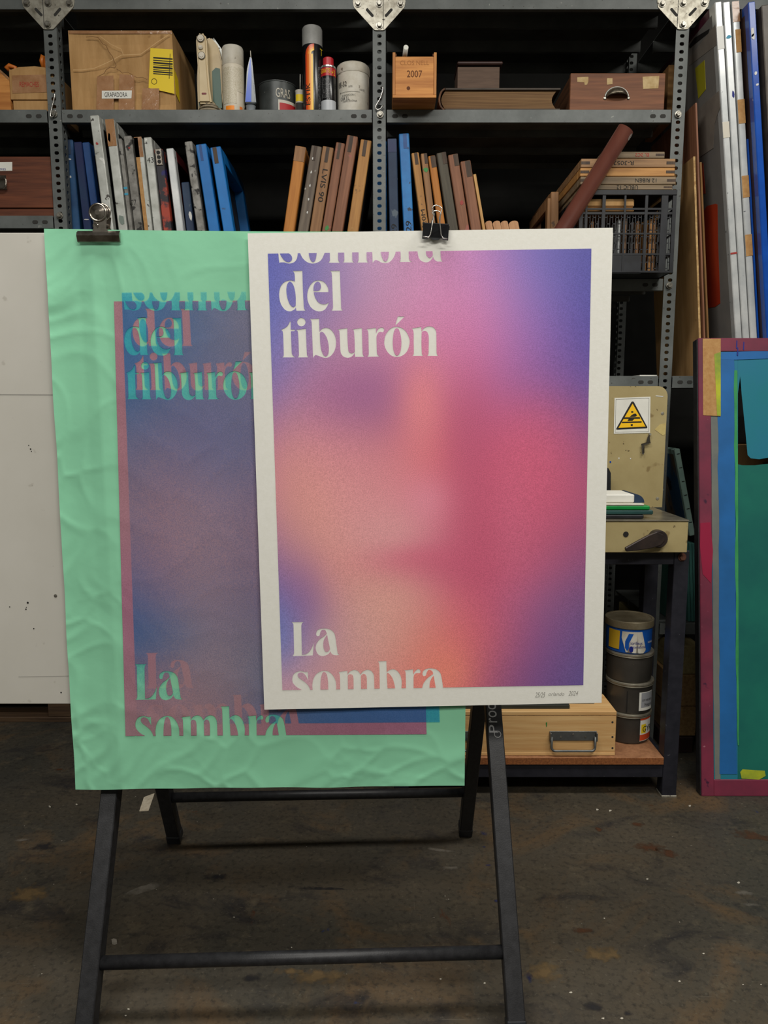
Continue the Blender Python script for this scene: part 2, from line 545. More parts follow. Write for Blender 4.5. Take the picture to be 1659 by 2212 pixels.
# stains of ink and rust on the floor
def stain_material(name, c, dens=.8):
    """thin dried film, dense in the middle and broken up toward its rim"""
    m = bpy.data.materials.new(name); m.use_nodes = True
    n, l = m.node_tree.nodes, m.node_tree.links
    tc = n.new('ShaderNodeTexCoord')
    su = n.new('ShaderNodeVectorMath'); su.operation = 'SUBTRACT'; su.inputs[1].default_value = (.5, .5, .5); l.new(tc.outputs['Generated'], su.inputs[0])
    fl = n.new('ShaderNodeVectorMath'); fl.operation = 'MULTIPLY'; fl.inputs[1].default_value = (2, 2, 0); l.new(su.outputs[0], fl.inputs[0])
    ln = n.new('ShaderNodeVectorMath'); ln.operation = 'LENGTH'; l.new(fl.outputs[0], ln.inputs[0])
    nz = n.new('ShaderNodeTexNoise'); nz.inputs['Scale'].default_value = 42; nz.inputs['Detail'].default_value = 8; l.new(tc.outputs['Object'], nz.inputs['Vector'])
    ad = n.new('ShaderNodeMath'); ad.operation = 'MULTIPLY_ADD'; ad.inputs[1].default_value = 2.2; l.new(nz.outputs['Fac'], ad.inputs[0]); l.new(ln.outputs['Value'], ad.inputs[2])
    mr = n.new('ShaderNodeMapRange'); mr.inputs[1].default_value, mr.inputs[2].default_value = 1.25, 1.95
    mr.inputs[3].default_value, mr.inputs[4].default_value = dens, 0.0; l.new(ad.outputs[0], mr.inputs[0])
    b_ = n['Principled BSDF']; b_.inputs['Base Color'].default_value = c; b_.inputs['Roughness'].default_value = .5
    l.new(mr.outputs[0], b_.inputs['Alpha'])
    return m


m_stain_blue = stain_material('dried_blue_ink', rgb(40, 46, 82))
m_stain_rust = stain_material('rust_stain', rgb(76, 48, 30), .8)
m_stain_dark = stain_material('dark_oil_stain', rgb(36, 35, 38), .7)
m_stain_pale = stain_material('pale_scuff', rgb(112, 106, 96), .6)
m_stain_ochre = stain_material('ochre_wear', rgb(108, 88, 58), .7)


def blot(px, py, w, h, mat, n=22, jag=0.35, ang=0.0):
    c = atz(px, py, 0.0)
    bm = BM()
    ph = random.random() * 40
    vv = []
    for k in range(n):
        a = 2 * math.pi * k / n
        q = 1 + jag * (noise.noise(Vector((math.cos(a) * 1.3 + ph, math.sin(a) * 1.3, ph))) * 1.6 + random.uniform(-.25, .25))
        x, y = w / 2 * q * math.cos(a), h / 2 * q * math.sin(a)
        vv.append(bm.verts.new((c.x + x * math.cos(ang) - y * math.sin(ang), c.y + x * math.sin(ang) + y * math.cos(ang), 0.0006)))
    bm.faces.new(vv)
    return mesh_obj('stain', bm, mat, floor)


for args in ((1044, 1800, .03, .035, m_stain_blue), (1046, 1830, .018, .014, m_stain_blue), (1054, 1869, .02, .012, m_stain_blue),
             (1072, 1947, .018, .015, m_stain_blue), (968, 1875, .06, .02, m_stain_pale), (945, 1836, .13, .012, m_stain_pale, 22, .3, -.25),
             (1395, 1832, .12, .05, m_stain_rust), (1440, 1845, .07, .06, m_stain_rust), (1290, 1790, .03, .03, m_stain_rust),
             (1620, 1805, .16, .05, m_stain_rust, 22, .4, -.35), (1380, 1780, .05, .03, m_stain_rust),
             (1283, 2177, .05, .03, m_stain_dark), (1357, 2190, .03, .014, m_stain_dark), (1145, 2115, .02, .055, m_stain_blue),
             (1255, 2012, .05, .03, m_stain_rust), (1605, 1930, .05, .025, m_stain_pale), (1622, 1954, .04, .02, m_stain_pale),
             (700, 2110, .16, .045, m_stain_ochre), (620, 2100, .08, .03, m_stain_ochre), (548, 2112, .05, .03, m_stain_dark),
             (470, 1895, .09, .05, m_stain_dark), (690, 1920, .2, .012, m_stain_dark, 24, .3, -.08), (100, 1830, .09, .05, m_stain_dark),
             (45, 1815, .06, .014, m_stain_pale, 20, .3, .2), (60, 1930, .12, .08, m_stain_ochre), (130, 1662, .05, .02, m_stain_rust),
             (310, 1920, .03, .12, m_stain_pale, 22, .4, -.9), (1180, 2100, .1, .08, m_stain_ochre), (1300, 2060, .12, .07, m_stain_ochre)):
    blot(*args)

# ------------------------------------------------------------------ the slotted-angle shelving
YS = 2.70                      # front of the posts
PITCH_H = 0.025                # hole spacing
FL = 0.043                     # flange width
Z_TOP = at(800, 21, YS).z      # lower edge of the top beam
Z1 = at(500, 238, YS).z        # upper shelf
Z1B = at(500, 265.5, YS).z
Z2 = at(1350, 603, YS).z       # second shelf
Z2B = at(1350, 628, YS).z
Z3 = at(1480, 813, YS).z       # third shelf
Z4 = at(1490, 1347, YS).z
ZL2 = at(60, 467, YS).z        # lower shelf of the left bay
DEPTH = 0.54


def X_at(px, py):
    return at(px, py, YS).x


XA = X_at(111, 120)
XB = X_at(819.5, 120)
XC = X_at(1474, 70) 
XL = XA - 1.12
XD = XC + 1.12
rack = thing('shelving_rack', 'grey slotted-angle steel shelving rack standing behind the display board', 'shelving', (0, YS + DEPTH / 2, 0))

HOLE_N = 16


def perforated(bm, org, right, up, width, length, pitch=PITCH_H, hw=0.0155, hh=0.0118, off=0.5, nrm=(0, -1, 0), solid=0.002):
    """strip of sheet metal with a row of round-ended holes"""
    org, right, up = Vector(org), Vector(right), Vector(up)
    cells = int(round(length / pitch))
    # boundary points of a cell, corner first, 4 per side
    bd = []
    for (x0, y0, x1, y1) in ((0, 0, 1, 0), (1, 0, 1, 1), (1, 1, 0, 1), (0, 1, 0, 0)):
        for k in range(4):
            bd.append((x0 + (x1 - x0) * k / 4, y0 + (y1 - y0) * k / 4))
    cache = {}

    def V(x, y):
        key = (round(x, 6), round(y, 6))
        if key not in cache:
            cache[key] = bm.verts.new(org + right * x + up * y)
        return cache[key]
    for c in range(cells):
        y0 = c * pitch
        outer = [V(u * width, y0 + v * pitch) for u, v in bd]
        inner = []
        for u, v in bd:
            a = math.atan2(v - 0.5, u - 0.5)
            # squarish-round hole
            ca, sa = math.cos(a), math.sin(a)
            q = 1.0 / (abs(ca) ** 2.6 + abs(sa) ** 2.6) ** (1 / 2.6)
            inner.append(V(off * width + hw / 2 * ca * q, y0 + 0.5 * pitch + hh / 2 * sa * q))
        for k in range(16):
            bm.faces.new((outer[k], outer[(k + 1) % 16], inner[(k + 1) % 16], inner[k]))


def post(x, side, y0=YS, ydir=1, zt=3.0):
    """L section post; side +1 or -1 says at which edge the second flange runs back"""
    bm = BM()
    perforated(bm, (x - FL / 2, y0, 0), (1, 0, 0), (0, 0, 1), FL, zt)
    xs = x + side * FL / 2
    perforated(bm, (xs, y0, 0), (0, ydir, 0), (0, 0, 1), FL, zt)
    o = mesh_obj('post', bm, m_steel, rack)
    md = o.modifiers.new('sheet', 'SOLIDIFY'); md.thickness = 0.0022; md.offset = 0
    return o


for x, s in ((XL, 1), (XA, 1), (XB, -1), (XC, 1), (XD, -1)):
    post(x, s)
for x, s in ((XL, 1), (XA, 1), (XB, -1), (XC, -1), (XD, -1)):
    post(x, s, YS + DEPTH, -1)


def shelf(x0, x1, z, zb, holes=True):
    """folded steel shelf: a front lip and three trays, each tray a piece of its own"""
    h = z - zb
    g = 0.004
    xa, xb = x0 + FL / 2 + g, x1 - FL / 2 - g
    e = mesh_obj('shelf', _lip(xa, xb, z, h), m_steel, rack)
    n = 3
    for k in range(n):
        ya, yb = YS + 0.004 + k * DEPTH / n, YS + (k + 1) * DEPTH / n - 0.004
        bm = BM()
        box(bm, xa, xb, ya, yb, z - 0.003, z)
        if k:
            box(bm, xa, xb, ya, ya + 0.002, z - h * .62, z - 0.003)
        box(bm, xa, xb, yb - 0.002, yb, z - h * .62, z - 0.003)
        mesh_obj('tray', bm, m_steel_dk, e)
    for xx in (xa + 0.028, xa + 0.062, xb - 0.028, xb - 0.062):
        bm = BM(); _slot(bm, (xx, YS - 0.0031, z - h * 0.5), 0.020, 0.0125)
        mesh_obj('slot', bm, m_slot, e)
    return e


def _lip(xa, xb, z, h):
    bm = BM()
    box(bm, xa, xb, YS - 0.003, YS, z - h, z + 0.001, 0.0008)
    box(bm, xa, xb, YS, YS + 0.014, z - h, z - h + 0.002)
    return bm


def _slot(bm, c, w, h, ang=0.0, t=0.0006, seg=8):
    """round-ended dark slot lying against a plate facing the room"""
    pts = []
    r = h / 2
    for s in (1, -1):
        for k in range(seg + 1):
            a = -math.pi / 2 + math.pi * k / seg
            x, y = s * ((w / 2 - r) + r * math.cos(a)), s * r * math.sin(a)
            pts.append((c[0] + x * math.cos(ang) - y * math.sin(ang), c[1], c[2] + x * math.sin(ang) + y * math.cos(ang)))
    return prism(bm, pts, (0, -t, 0))


H1 = Z1 - Z1B
for xa, xb in ((XL, XA), (XA, XB), (XB, XC), (XC, XD)):
    shelf(xa, xb, Z_TOP + 0.07, Z_TOP)
for xa, xb in ((XL, XA), (XA, XB), (XB, XC)):
    shelf(xa, xb, Z1, Z1B)
shelf(XA, XB, Z2, Z2B); shelf(XB, XC, Z2, Z2B)
shelf(XL, XA, ZL2, ZL2 - H1)
for xa, xb in ((XL, XA), (XA, XB), (XB, XC), (XC, XD)):
    shelf(xa, xb, Z3, Z3 - H1)
shelf(XC, XD, Z4, Z4 - H1)

GB = [None, None]


def bolt(px, py, y=YS, s=1.0, parent=None, r=0.0085):
    c = at(px, py, y)
    bm = BM()
    lathe(bm, [(r * 1.35, 0), (r * 1.35, -0.0016)], (c.x, c.y - 0.0035, c.z), 20, 'Y')
    lathe(bm, [(r, 0), (r, -0.006), (r * .85, -0.0072)], (c.x, c.y - 0.0055, c.z), 6, 'Y')
    for f in bm.faces:
        f.smooth = False
    return mesh_obj('bolt', bm, m_bolt, parent or rack)


def rounded(poly, r, seg=5):
    """round the corners of a polygon of (x, z)"""
    out = []
    n = len(poly)
    for i in range(n):
        p, a, c = Vector(poly[i]), Vector(poly[i - 1]), Vector(poly[(i + 1) % n])
        da, dc = (a - p).normalized(), (c - p).normalized()
        half = da.angle(dc) / 2
        t = min(r / math.tan(half), (a - p).length * .45, (c - p).length * .45)
        p0, p1 = p + da * t, p + dc * t
        for k in range(seg + 1):
            u = k / seg
            out.append(tuple(p0 * (1 - u) ** 2 + p * 2 * u * (1 - u) + p1 * u ** 2))
    return out


def gusset(pl, pr, pb, seam):
    """triangular corner plate bolted over a post and the top beam"""
    y = YS - 0.0035
    L, R, B_ = at(pl[0], pl[1], y), at(pr[0], pr[1], y), at(pb[0], pb[1], y)
    top = max(L.z, R.z)
    r = 0.016
    poly = rounded([(L.x - r * 1.2, top + r), (L.x - r * .8, L.z - r * .7), (B_.x - r * 1.0, B_.z - r * .9), (B_.x + r * 1.0, B_.z - r * .9),
                    (R.x + r * .8, R.z - r * .7), (R.x + r * 1.2, top + r)], r * .8)
    bm = BM()
    prism(bm, [(x, y, z) for x, z in poly], (0, -0.0025, 0))
    g = mesh_obj('gusset_plate', bm, m_zinc, rack)
    for s, P in ((-1, L), (1, R)):
        c = Vector(((P.x + B_.x) / 2 + s * -0.004, y - 0.0026, (P.z + B_.z) / 2 + 0.006))
        bm = BM(); _slot(bm, c, 0.034, 0.009, ang=s * 0.80, t=0.0006)
        mesh_obj('slot', bm, m_slot, g)
    if seam:
        xs = at(seam, 20, y).x
        bm = BM(); box(bm, xs - 0.0008, xs + 0.0008, y - 0.0033, y - 0.0024, B_.z - 0.012, top + r * .9)
        mesh_obj('plate_seam', bm, m_slot, g)
    for p in (pl, pr, pb, ((pl[0] + pr[0]) / 2, (pl[1] + pr[1]) / 2)):
        bolt(p[0], p[1], y - 0.0005, parent=g)
    return g


gusset((59, 8), (151, 8), (104.5, 54), 94)
gusset((773, 9), (865, 9), (819.5, 56), 828)
gusset((1430, 9), (1521, 7), (1475, 54), 1464)
for px, py in ((118, 247), (821, 248), (1464, 248), (130, 466), (1445, 617)):
    bolt(px, py, YS - 0.001)
# lower gusset under the third shelf of the right-hand bay
bm = BM()
P = [at(x, y, YS + 0.03) for x, y in ((1408, 1340), (1447, 1338), (1450, 1354), (1410, 1392))]
prism(bm, P, (0, 0.003, 0)); mesh_obj('gusset_plate', bm, m_steel, rack)

# wire hooks hanging from the post holes
def s_hook(label, pts, y=YS - 0.006):
    P = [at(x, yy, y) + Vector((0, dy, 0)) for x, yy, dy in pts]
    Q = []
    for i in range(len(P) - 1):
        a, b_, c, d = P[max(i - 1, 0)], P[i], P[i + 1], P[min(i + 2, len(P) - 1)]
        for k in range(4):
            t = k / 4
            Q.append(0.5 * ((2 * b_) + (c - a) * t + (2 * a - 5 * b_ + 4 * c - d) * t * t + (3 * b_ - a - 3 * c + d) * t ** 3))
    Q.append(P[-1])
    bm = BM(); tube(bm, Q, 0.0022, 8)
    o = mesh_obj('wire_hook', bm, m_wire, None, True, loc=P[-1])
    return tag(o, label, 'hook', 'wire hooks on the rack posts')


s_hook('bent wire hook on the rack post beside the cardboard box', [(114, 201, .012), (118, 202, -.002), (119, 209, -.004), (116, 222, -.004), (110, 248, -.004), (113, 254, -.004), (119, 248, -.004), (121, 240, -.006)])
s_hook('bent wire hook on the middle rack post beside the white tub', [(820, 189, .012), (825, 188, -.002), (827, 194, -.004), (822, 212, -.004), (812, 230, -.004), (813, 237, -.004), (820, 237, -.004), (828, 229, -.006)])

# ------------------------------------------------------------------ the black A-frame trestle
FLf, FRf = atz(181, 2268, 0), atz(1117, 2254, 0)
RLf, RRf = atz(380, 1816, 0), atz(1004, 1801, 0)
AL, AR = at(278, 1367, 1.70), at(1052, 1362, 1.73)
AL.z = AR.z = (AL.z + AR.z) / 2
trestle = thing('trestle', 'black steel A-frame trestle carrying the display board', 'trestle', ((FLf + FRf + RLf + RRf) / 4))
LEGW = 0.036


def leg(foot, top, side):
    d = (top - foot).normalized()
    bm = BM()
    bar(bm, foot + d * 0.020, top, LEGW, LEGW, (0, 1, 0), 0.002)
    # cut the foot level with the floor
    o = mesh_obj('leg', bm, m_black, trestle)
    bm = BM(); bar(bm, foot + d * 0.0112, foot + d * 0.042, LEGW + .003, LEGW + .003, (0, 1, 0), 0.002)
    mesh_obj('foot_cap', bm, m_blackplastic, o)
    return o


lfl = leg(FLf, AL, -1); lfr = leg(FRf, AR, 1); lrl = leg(RLf, AL, -1); lrr = leg(RRf, AR, 1)


def on_leg(foot, top, z):
    t = (z - foot.z) / (top.z - foot.z)
    return foot.lerp(top, t)


def leg_z(foot, top, px, py):
    """height where the leg line passes the pixel row"""
    best = None
    for k in range(200):
        p = foot.lerp(top, k / 199)
        v = p - Vector((0, 0, CAM_H))
        zc = v.y * CP - v.z * SP
        yy = H_PX / 2 - F * (v.y * SP + v.z * CP) / zc
        if best is None or abs(yy - py) < best[0]:
            best = (abs(yy - py), p.z)
    return best[1]


zf = leg_z(FLf, AL, 215, 2080)
bm = BM(); tube(bm, [on_leg(FLf, AL, zf) + Vector((0.012, 0, 0)), on_leg(FRf, AR, leg_z(FRf, AR, 1090, 2058)) - Vector((0.012, 0, 0))], 0.0135, 16)
mesh_obj('crossbar', bm, m_black, trestle)
bm = BM(); tube(bm, [on_leg(RLf, AL, leg_z(RLf, AL, 372, 1722)) + Vector((0.012, 0, 0)), on_leg(RRf, AR, leg_z(RRf, AR, 1003, 1711)) - Vector((0.012, 0, 0))], 0.0135, 16)
mesh_obj('crossbar', bm, m_black, trestle)
bm = BM(); bar(bm, AL - Vector((.02, 0, 0)), AR + Vector((.02, 0, 0)), .04, .04, (0, 0, 1), .002); mesh_obj('top_bar', bm, m_black, trestle)
for A in (AL, AR):
    xx = A.x + (0.10 if A is AL else -0.10)
    bm = BM(); box(bm, xx - .02, xx + .02, 1.5205, 1.545, .62, 1.50, .002); mesh_obj('upright', bm, m_black, trestle)
    bm = BM(); bar(bm, (xx, 1.535, A.z), (xx, A.y, A.z), .03, .03, (0, 0, 1)); mesh_obj('bracket', bm, m_black, trestle)
# maker's lettering printed up the front right leg
fd = (AR - FRf).normalized()
fx = Vector((1, 0, 0))
fn = fx.cross(fd).normalized()
if fn.y > 0:
    fn = -fn
for s, py, h, w in (('roc', 1543, .019, .040), ('P', 1574, .021, .017)):
    z = leg_z(FRf, AR, 1070, py)
    p = on_leg(FRf, AR, z) + fn * (LEGW / 2 + 0.0005) - fx * 0.004
    lettering(s, p, h, w, M('grey_print', rgb(150, 150, 150), rough=.6), lfr, R=fd, U=-fx)
z = leg_z(FRf, AR, 1070, 1583)
p = on_leg(FRf, AR, z) + fn * (LEGW / 2 + 0.0005)
bm = BM()
tube(bm, [p + fd * (.007 * math.cos(a) - .004) + fx * (.0075 * math.sin(a) + .004) for a in [k * .5 for k in range(12)]], .0011, 6)
mesh_obj('emblem', bm, bpy.data.materials['grey_print'], lfr)

# ------------------------------------------------------------------ the white display board
YB = 1.506
bT, bB = at(40, 503, YB).z, at(70, 1520.5, YB).z
m_board = M('white_laminate_board', rgb(198, 195, 186), rgb(190, 187, 177), scale=3, rough=0.55, spec=0.25,
            speck=(rgb(180, 176, 166), 30, 0.70), speck2=(rgb(150, 146, 138), 60, 0.755))
BX0, BX1 = at(-75, 900, YB).x, at(1309, 900, YB).x
bm = BM(); box(bm, BX0, BX1, YB, YB + 0.014, bB, bT, 0.0008)
board = tag(mesh_obj('display_board', bm, m_board, None, True, loc=((BX0 + BX1) / 2, YB + .006, bB)),
            'large scuffed white board mounted on the black trestle behind the prints', 'board')
# pencil rule lines, screw and specks on the board
def strip(p0, p1, w, mat, name, parent, y):
    a, c = at(p0[0], p0[1], y), at(p1[0], p1[1], y)
    d = (c - a).normalized(); n_ = Vector((-d.z, 0, d.x)) * (w / 2)
    bm = BM()
    prism(bm, [a - n_, c - n_, c + n_, a + n_], (0, -0.0002, 0))
    return mesh_obj(name, bm, mat, parent)


strip((-10, 852), (118, 853), .0012, m_pencil, 'pencil_line', board, YB - .0002)
strip((40, 1462), (148, 1460), .0008, m_pencil, 'pencil_line', board, YB - .0002)
for px, py, r in ((60, 1302, .0022), (57, 1312, .001), (56, 1316, .0016), (21, 1311, .0013), (73, 1358, .0013), (132, 1496, .0016), (66, 970, .0016), (62, 962, .0011), (68, 975, .001)):
    c = at(px, py, YB - .0002); bm = BM(); lathe(bm, [(r, 0), (r, -.0002)], c, 10, 'Y'); mesh_obj('ink_speck', bm, m_ink, board)
c = at(120, 1287, YB); bm = BM(); lathe(bm, [(.0035, 0), (.0035, -.0006), (.002, -.0008)], c, 14, 'Y'); mesh_obj('screw_head', bm, m_bolt, board)

# ------------------------------------------------------------------ letterforms of the posters, as outlines
# points without a mark lie on curves, points with ! are corners
GL = {}
ORGN = {1: (590, 530, 8.295), 2: (590, 670, 8.295), 3: (770, 670, 8.295), 4: (610, 1330, 10.37), 5: (740, 1410, 7.213), 6: (770, 530, 8.295)}
OUT = [
 (1, "352,458! 524,454! 533,760 548,1090! 555,1130 580,1170! 417,1172! 407,1112! 380,1150 300,1182 210,1150 135,1040 107,890 130,750 200,660 290,628 350,632 390,645! 388,560 380,500"),
 (1, "292,650 252,700 237,790 245,890 270,990 310,1070 360,1106 403,1082! 405,950 395,830 370,730 335,670"),
 (1, "990,837! 985,770 945,690 880,640 800,627 720,655 650,740 613,860 620,990 670,1100 750,1165 840,1182 920,1155 975,1080 995,1018! 960,1045 890,1055 810,1020 760,950 735,880 726,838!"),
 (1, "724,818! 724,745 745,685 792,650 835,667 858,725 853,770 830,803 790,817"),
 (1, "1020,458! 1196,454! 1207,760 1218,1100! 1225,1140 1250,1168! 1040,1170! 1065,1140 1073,1100! 1060,700 1053,530! 1045,485"),
 (1, "88,70! 100,230! 112,318! 122,307! 190,305 280,325 370,305 425,240 440,150! 440,70!"),
 (1, "108,72! 118,145! 165,225 215,280 275,300 325,275 340,225 320,175 280,142! 250,72!"),
 (1, "465,70! 485,142! 530,230 610,300 705,325 800,305 870,250 920,142! 935,70!"),
 (1, "628,72! 637,142! 650,210 680,275 715,300 750,275 770,210 780,142! 784,72!"),
 (1, "1015,70! 1018,250! 1012,285 990,312! 1198,312! 1175,280 1165,250! 1162,70!"),
 (1, "1272,70! 1275,250! 1270,280 1248,308! 1455,308! 1425,280 1418,250! 1415,70!"),
 (6, "38,70! 38,250! 30,285 8,308! 215,308! 190,275 182,240! 180,70!"),
 (6, "280,70! 290,317! 320,275 350,262 400,280 450,308 515,318 580,305 640,255 685,180 700,130! 708,70!"),
 (6, "430,72! 436,135! 455,205 480,260 515,290 550,265 570,210 580,135! 583,72!"),
 (6, "788,70! 792,235! 785,275 760,298! 998,296! 955,270 938,230! 933,70!"),
 (6, "1088,70! 1097,135! 1110,200 1150,270 1240,305 1310,285 1355,235 1374,202! 1395,250 1440,285 1490,290 1550,290! 1525,265 1510,200! 1503,70!"),
 (6, "1238,72! 1245,130! 1260,185 1305,225 1350,205 1368,175! 1360,72!"),
 (2, "143,350! 200,325 260,280 305,195! 314,215! 316,345! 390,348! 388,375! 318,378! 325,560 332,740! 345,800 400,845! 165,847! 185,820 190,790! 185,600 178,430! 170,380"),
 (2, "506,138 559,160 581,213 559,266 506,288 453,266 431,213 453,160"),
 (2, "413,350! 586,333! 595,560 603,760! 610,810 638,845! 430,847! 455,825 462,790! 455,560 447,420! 440,380"),
 (2, "658,158! 823,150! 832,390! 870,340 945,315 1030,345 1100,440 1128,570 1110,700 1060,790 1000,840 930,855 860,835 770,805 740,820 715,858! 705,600 690,230! 685,190"),
 (2, "836,410! 865,385 910,410 960,490 990,600 998,700 985,790 945,828 900,800 865,720 845,600"),
 (2, "1160,345! 1330,322! 1333,520 1343,680! 1355,740 1395,770 1430,768 1463,750! 1460,560 1450,400! 1445,365 1420,345! 1590,318! 1597,560 1603,760! 1610,800 1635,835! 1470,837! 1462,765! 1430,810 1390,840 1330,852 1260,830 1215,770 1203,690! 1198,540 1190,410! 1185,370"),
 (3, "183,338! 350,315! 352,415! 380,350 420,318 460,310 490,330 495,360 480,390 455,395 430,387 395,400 365,450 358,500! 365,750! 380,800 425,830! 190,835! 215,805 220,770! 215,520 212,420! 208,380"),
 (3, "725,298 820,325 900,400 950,520 950,610 910,730 830,810 730,838 630,815 550,740 505,640 498,560 520,450 580,360 650,310"),
 (3, "722,322 760,350 790,440 805,560 797,690 770,780 728,815 690,785 660,700 650,580 660,440 685,350"),
 (3, "740,112! 865,112! 708,265! 698,260!"),
 (3, "995,325! 1160,300! 1167,388! 1195,340 1240,305 1310,290 1380,310 1425,370 1432,430! 1436,760! 1445,795 1465,820! 1265,818! 1285,795 1292,760! 1295,500 1285,430 1260,385 1225,372 1185,380 1168,402! 1165,600 1170,750! 1175,790 1198,818! 998,820! 1022,795 1028,760! 1025,550 1025,420! 1018,370"),
 (4, "205,145! 480,138! 440,170 425,230! 432,600 437,872! 520,865 600,810 660,720 705,603! 683,890! 218,907! 248,875 262,830! 255,500 248,230! 240,180"),
 (4, "755,410 775,340 830,302 900,288 1000,290 1100,325 1165,400 1190,500 1215,680 1235,810! 1245,850 1280,882! 1180,885 1120,865 1090,830 1077,795! 1040,850 980,885 900,903 820,880 770,820 745,720 760,640 800,570 860,510 930,465 993,408! 985,370 960,325 920,313 880,325 850,370 840,420 825,450 790,460 765,440"),
 (4, "1003,427! 1030,570 1055,680 1065,745! 1040,790 990,812 950,790 922,720 915,640 925,560 955,490"),
 (4, "570,1255! 580,1445! 560,1410 520,1340 480,1295 430,1272 380,1278 345,1310 345,1350 380,1400 450,1450 530,1510 590,1580 628,1668! 640,1780! 480,1780! 440,1668 360,1622 290,1570 235,1500 220,1420 245,1325 300,1270 390,1243 460,1250 520,1262"),
 (4, "222,1640! 245,1672! 245,1780! 220,1780!"),
 (4, "950,1232 1050,1260 1140,1350 1195,1470 1208,1580! 1200,1780! 690,1780! 668,1560! 690,1430 750,1320 840,1255"),
 (4, "940,1258 985,1300 1010,1380 1025,1500! 1030,1778! 850,1778! 852,1600! 858,1450 875,1350 900,1280"),
 (5, "-61,300! 75,280! 80,343! 105,300 150,275 190,268 240,285 283,340! 310,300 355,272 400,265 450,285 485,340 492,400! 497,640! 380,640! 378,400! 365,350 335,330 310,335 285,360! 290,640! 172,640! 170,410! 160,355 130,335 100,338 80,358! 85,640! -35,640! -40,400! -45,340"),
 (5, "548,135! 683,128! 688,308! 720,275 780,258 840,275 895,340 922,440 918,555! 905,640! 820,640! 820,560! 805,480 775,390 730,330 700,315 688,330! 700,555! 705,640! 580,640! 575,300 572,190! 568,160"),
 (5, "962,275! 1097,258! 1105,340! 1125,295 1165,260 1195,258 1215,285 1205,315 1175,318 1140,322 1115,345 1107,380! 1107,640! 988,640! 985,400 982,320! 978,295"),
 (5, "1245,320 1265,275 1320,248 1385,243 1460,260 1520,310 1545,400 1568,540! 1575,640! 1455,640! 1450,540! 1420,358! 1385,400 1360,470 1355,540! 1355,640! 1235,640! 1240,545! 1265,470 1330,390 1411,332! 1400,290 1365,268 1335,270 1310,310 1300,350 1270,365 1250,350"),
]


def outline(s, key, sub=5):
    ox, oy, sc = ORGN[key]
    P, corner = [], []
    for tok in s.split():
        c = tok.endswith('!')
        x, y = tok.rstrip('!').split(',')
        P.append(np.array((ox + float(x) / sc, oy + float(y) / sc))); corner.append(c)
    n = len(P); out = []
    for i in range(n):
        a, b_, c, d = P[i - 1], P[i], P[(i + 1) % n], P[(i + 2) % n]
        if corner[i] and corner[(i + 1) % n]:
            out.append(b_); continue
        if corner[i]:
            a = b_ * 2 - c if False else b_
        if corner[(i + 1) % n]:
            d = c
        for k in range(sub):
            t = k / sub
            out.append(0.5 * ((2 * b_) + (c - a) * t + (2 * a - 5 * b_ + 4 * c - d) * t * t + (3 * b_ - a - 3 * c + d) * t ** 3))
    return out


LETTERS_PX = [outline(s, k) for k, s in OUT]


def affine(src, dst):
    """2D map sending three points to three points"""
    A = np.array([[x, y, 1] for x, y in src]); Bm = np.array(dst)
    return np.linalg.solve(A, Bm)


def ap(Mx, p):
    return np.array((p[0], p[1], 1.0)) @ Mx


def homog(src, dst):
    A, bb = [], []
    for (x, y), (u, v) in zip(src, dst):
        A.append([x, y, 1, 0, 0, 0, -u * x, -u * y]); bb.append(u)
        A.append([0, 0, 0, x, y, 1, -v * x, -v * y]); bb.append(v)
    h = np.linalg.solve(np.array(A), np.array(bb))
    return np.append(h, 1).reshape(3, 3)


def hp(Hm, p):
    q = Hm @ np.array((p[0], p[1], 1.0))
    return q[:2] / q[2]


IMG_PX = [(578.5, 548), (1277.5, 537), (1260, 1480), (610, 1491)]
HU = homog(IMG_PX, [(0, 0), (1, 0), (1, 1), (0, 1)])
# the lettering in the unit square of the printed image, origin top left
LETTERS_UV = [np.array([hp(HU, p) for p in poly]) for poly in LETTERS_PX]
ASPECT = 1.375


def inside(poly, pts):
    x, y = pts[:, 0], pts[:, 1]
    c = np.zeros(len(pts), bool)
    n = len(poly)
    j = n - 1
    for i in range(n):
        xi, yi = poly[i]; xj, yj = poly[j]
        cond = ((yi > y) != (yj > y))
        with np.errstate(divide='ignore', invalid='ignore'):
            xx = (xj - xi) * (y - yi) / (yj - yi) + xi
        c ^= cond & (x < xx)
        j = i
    return c


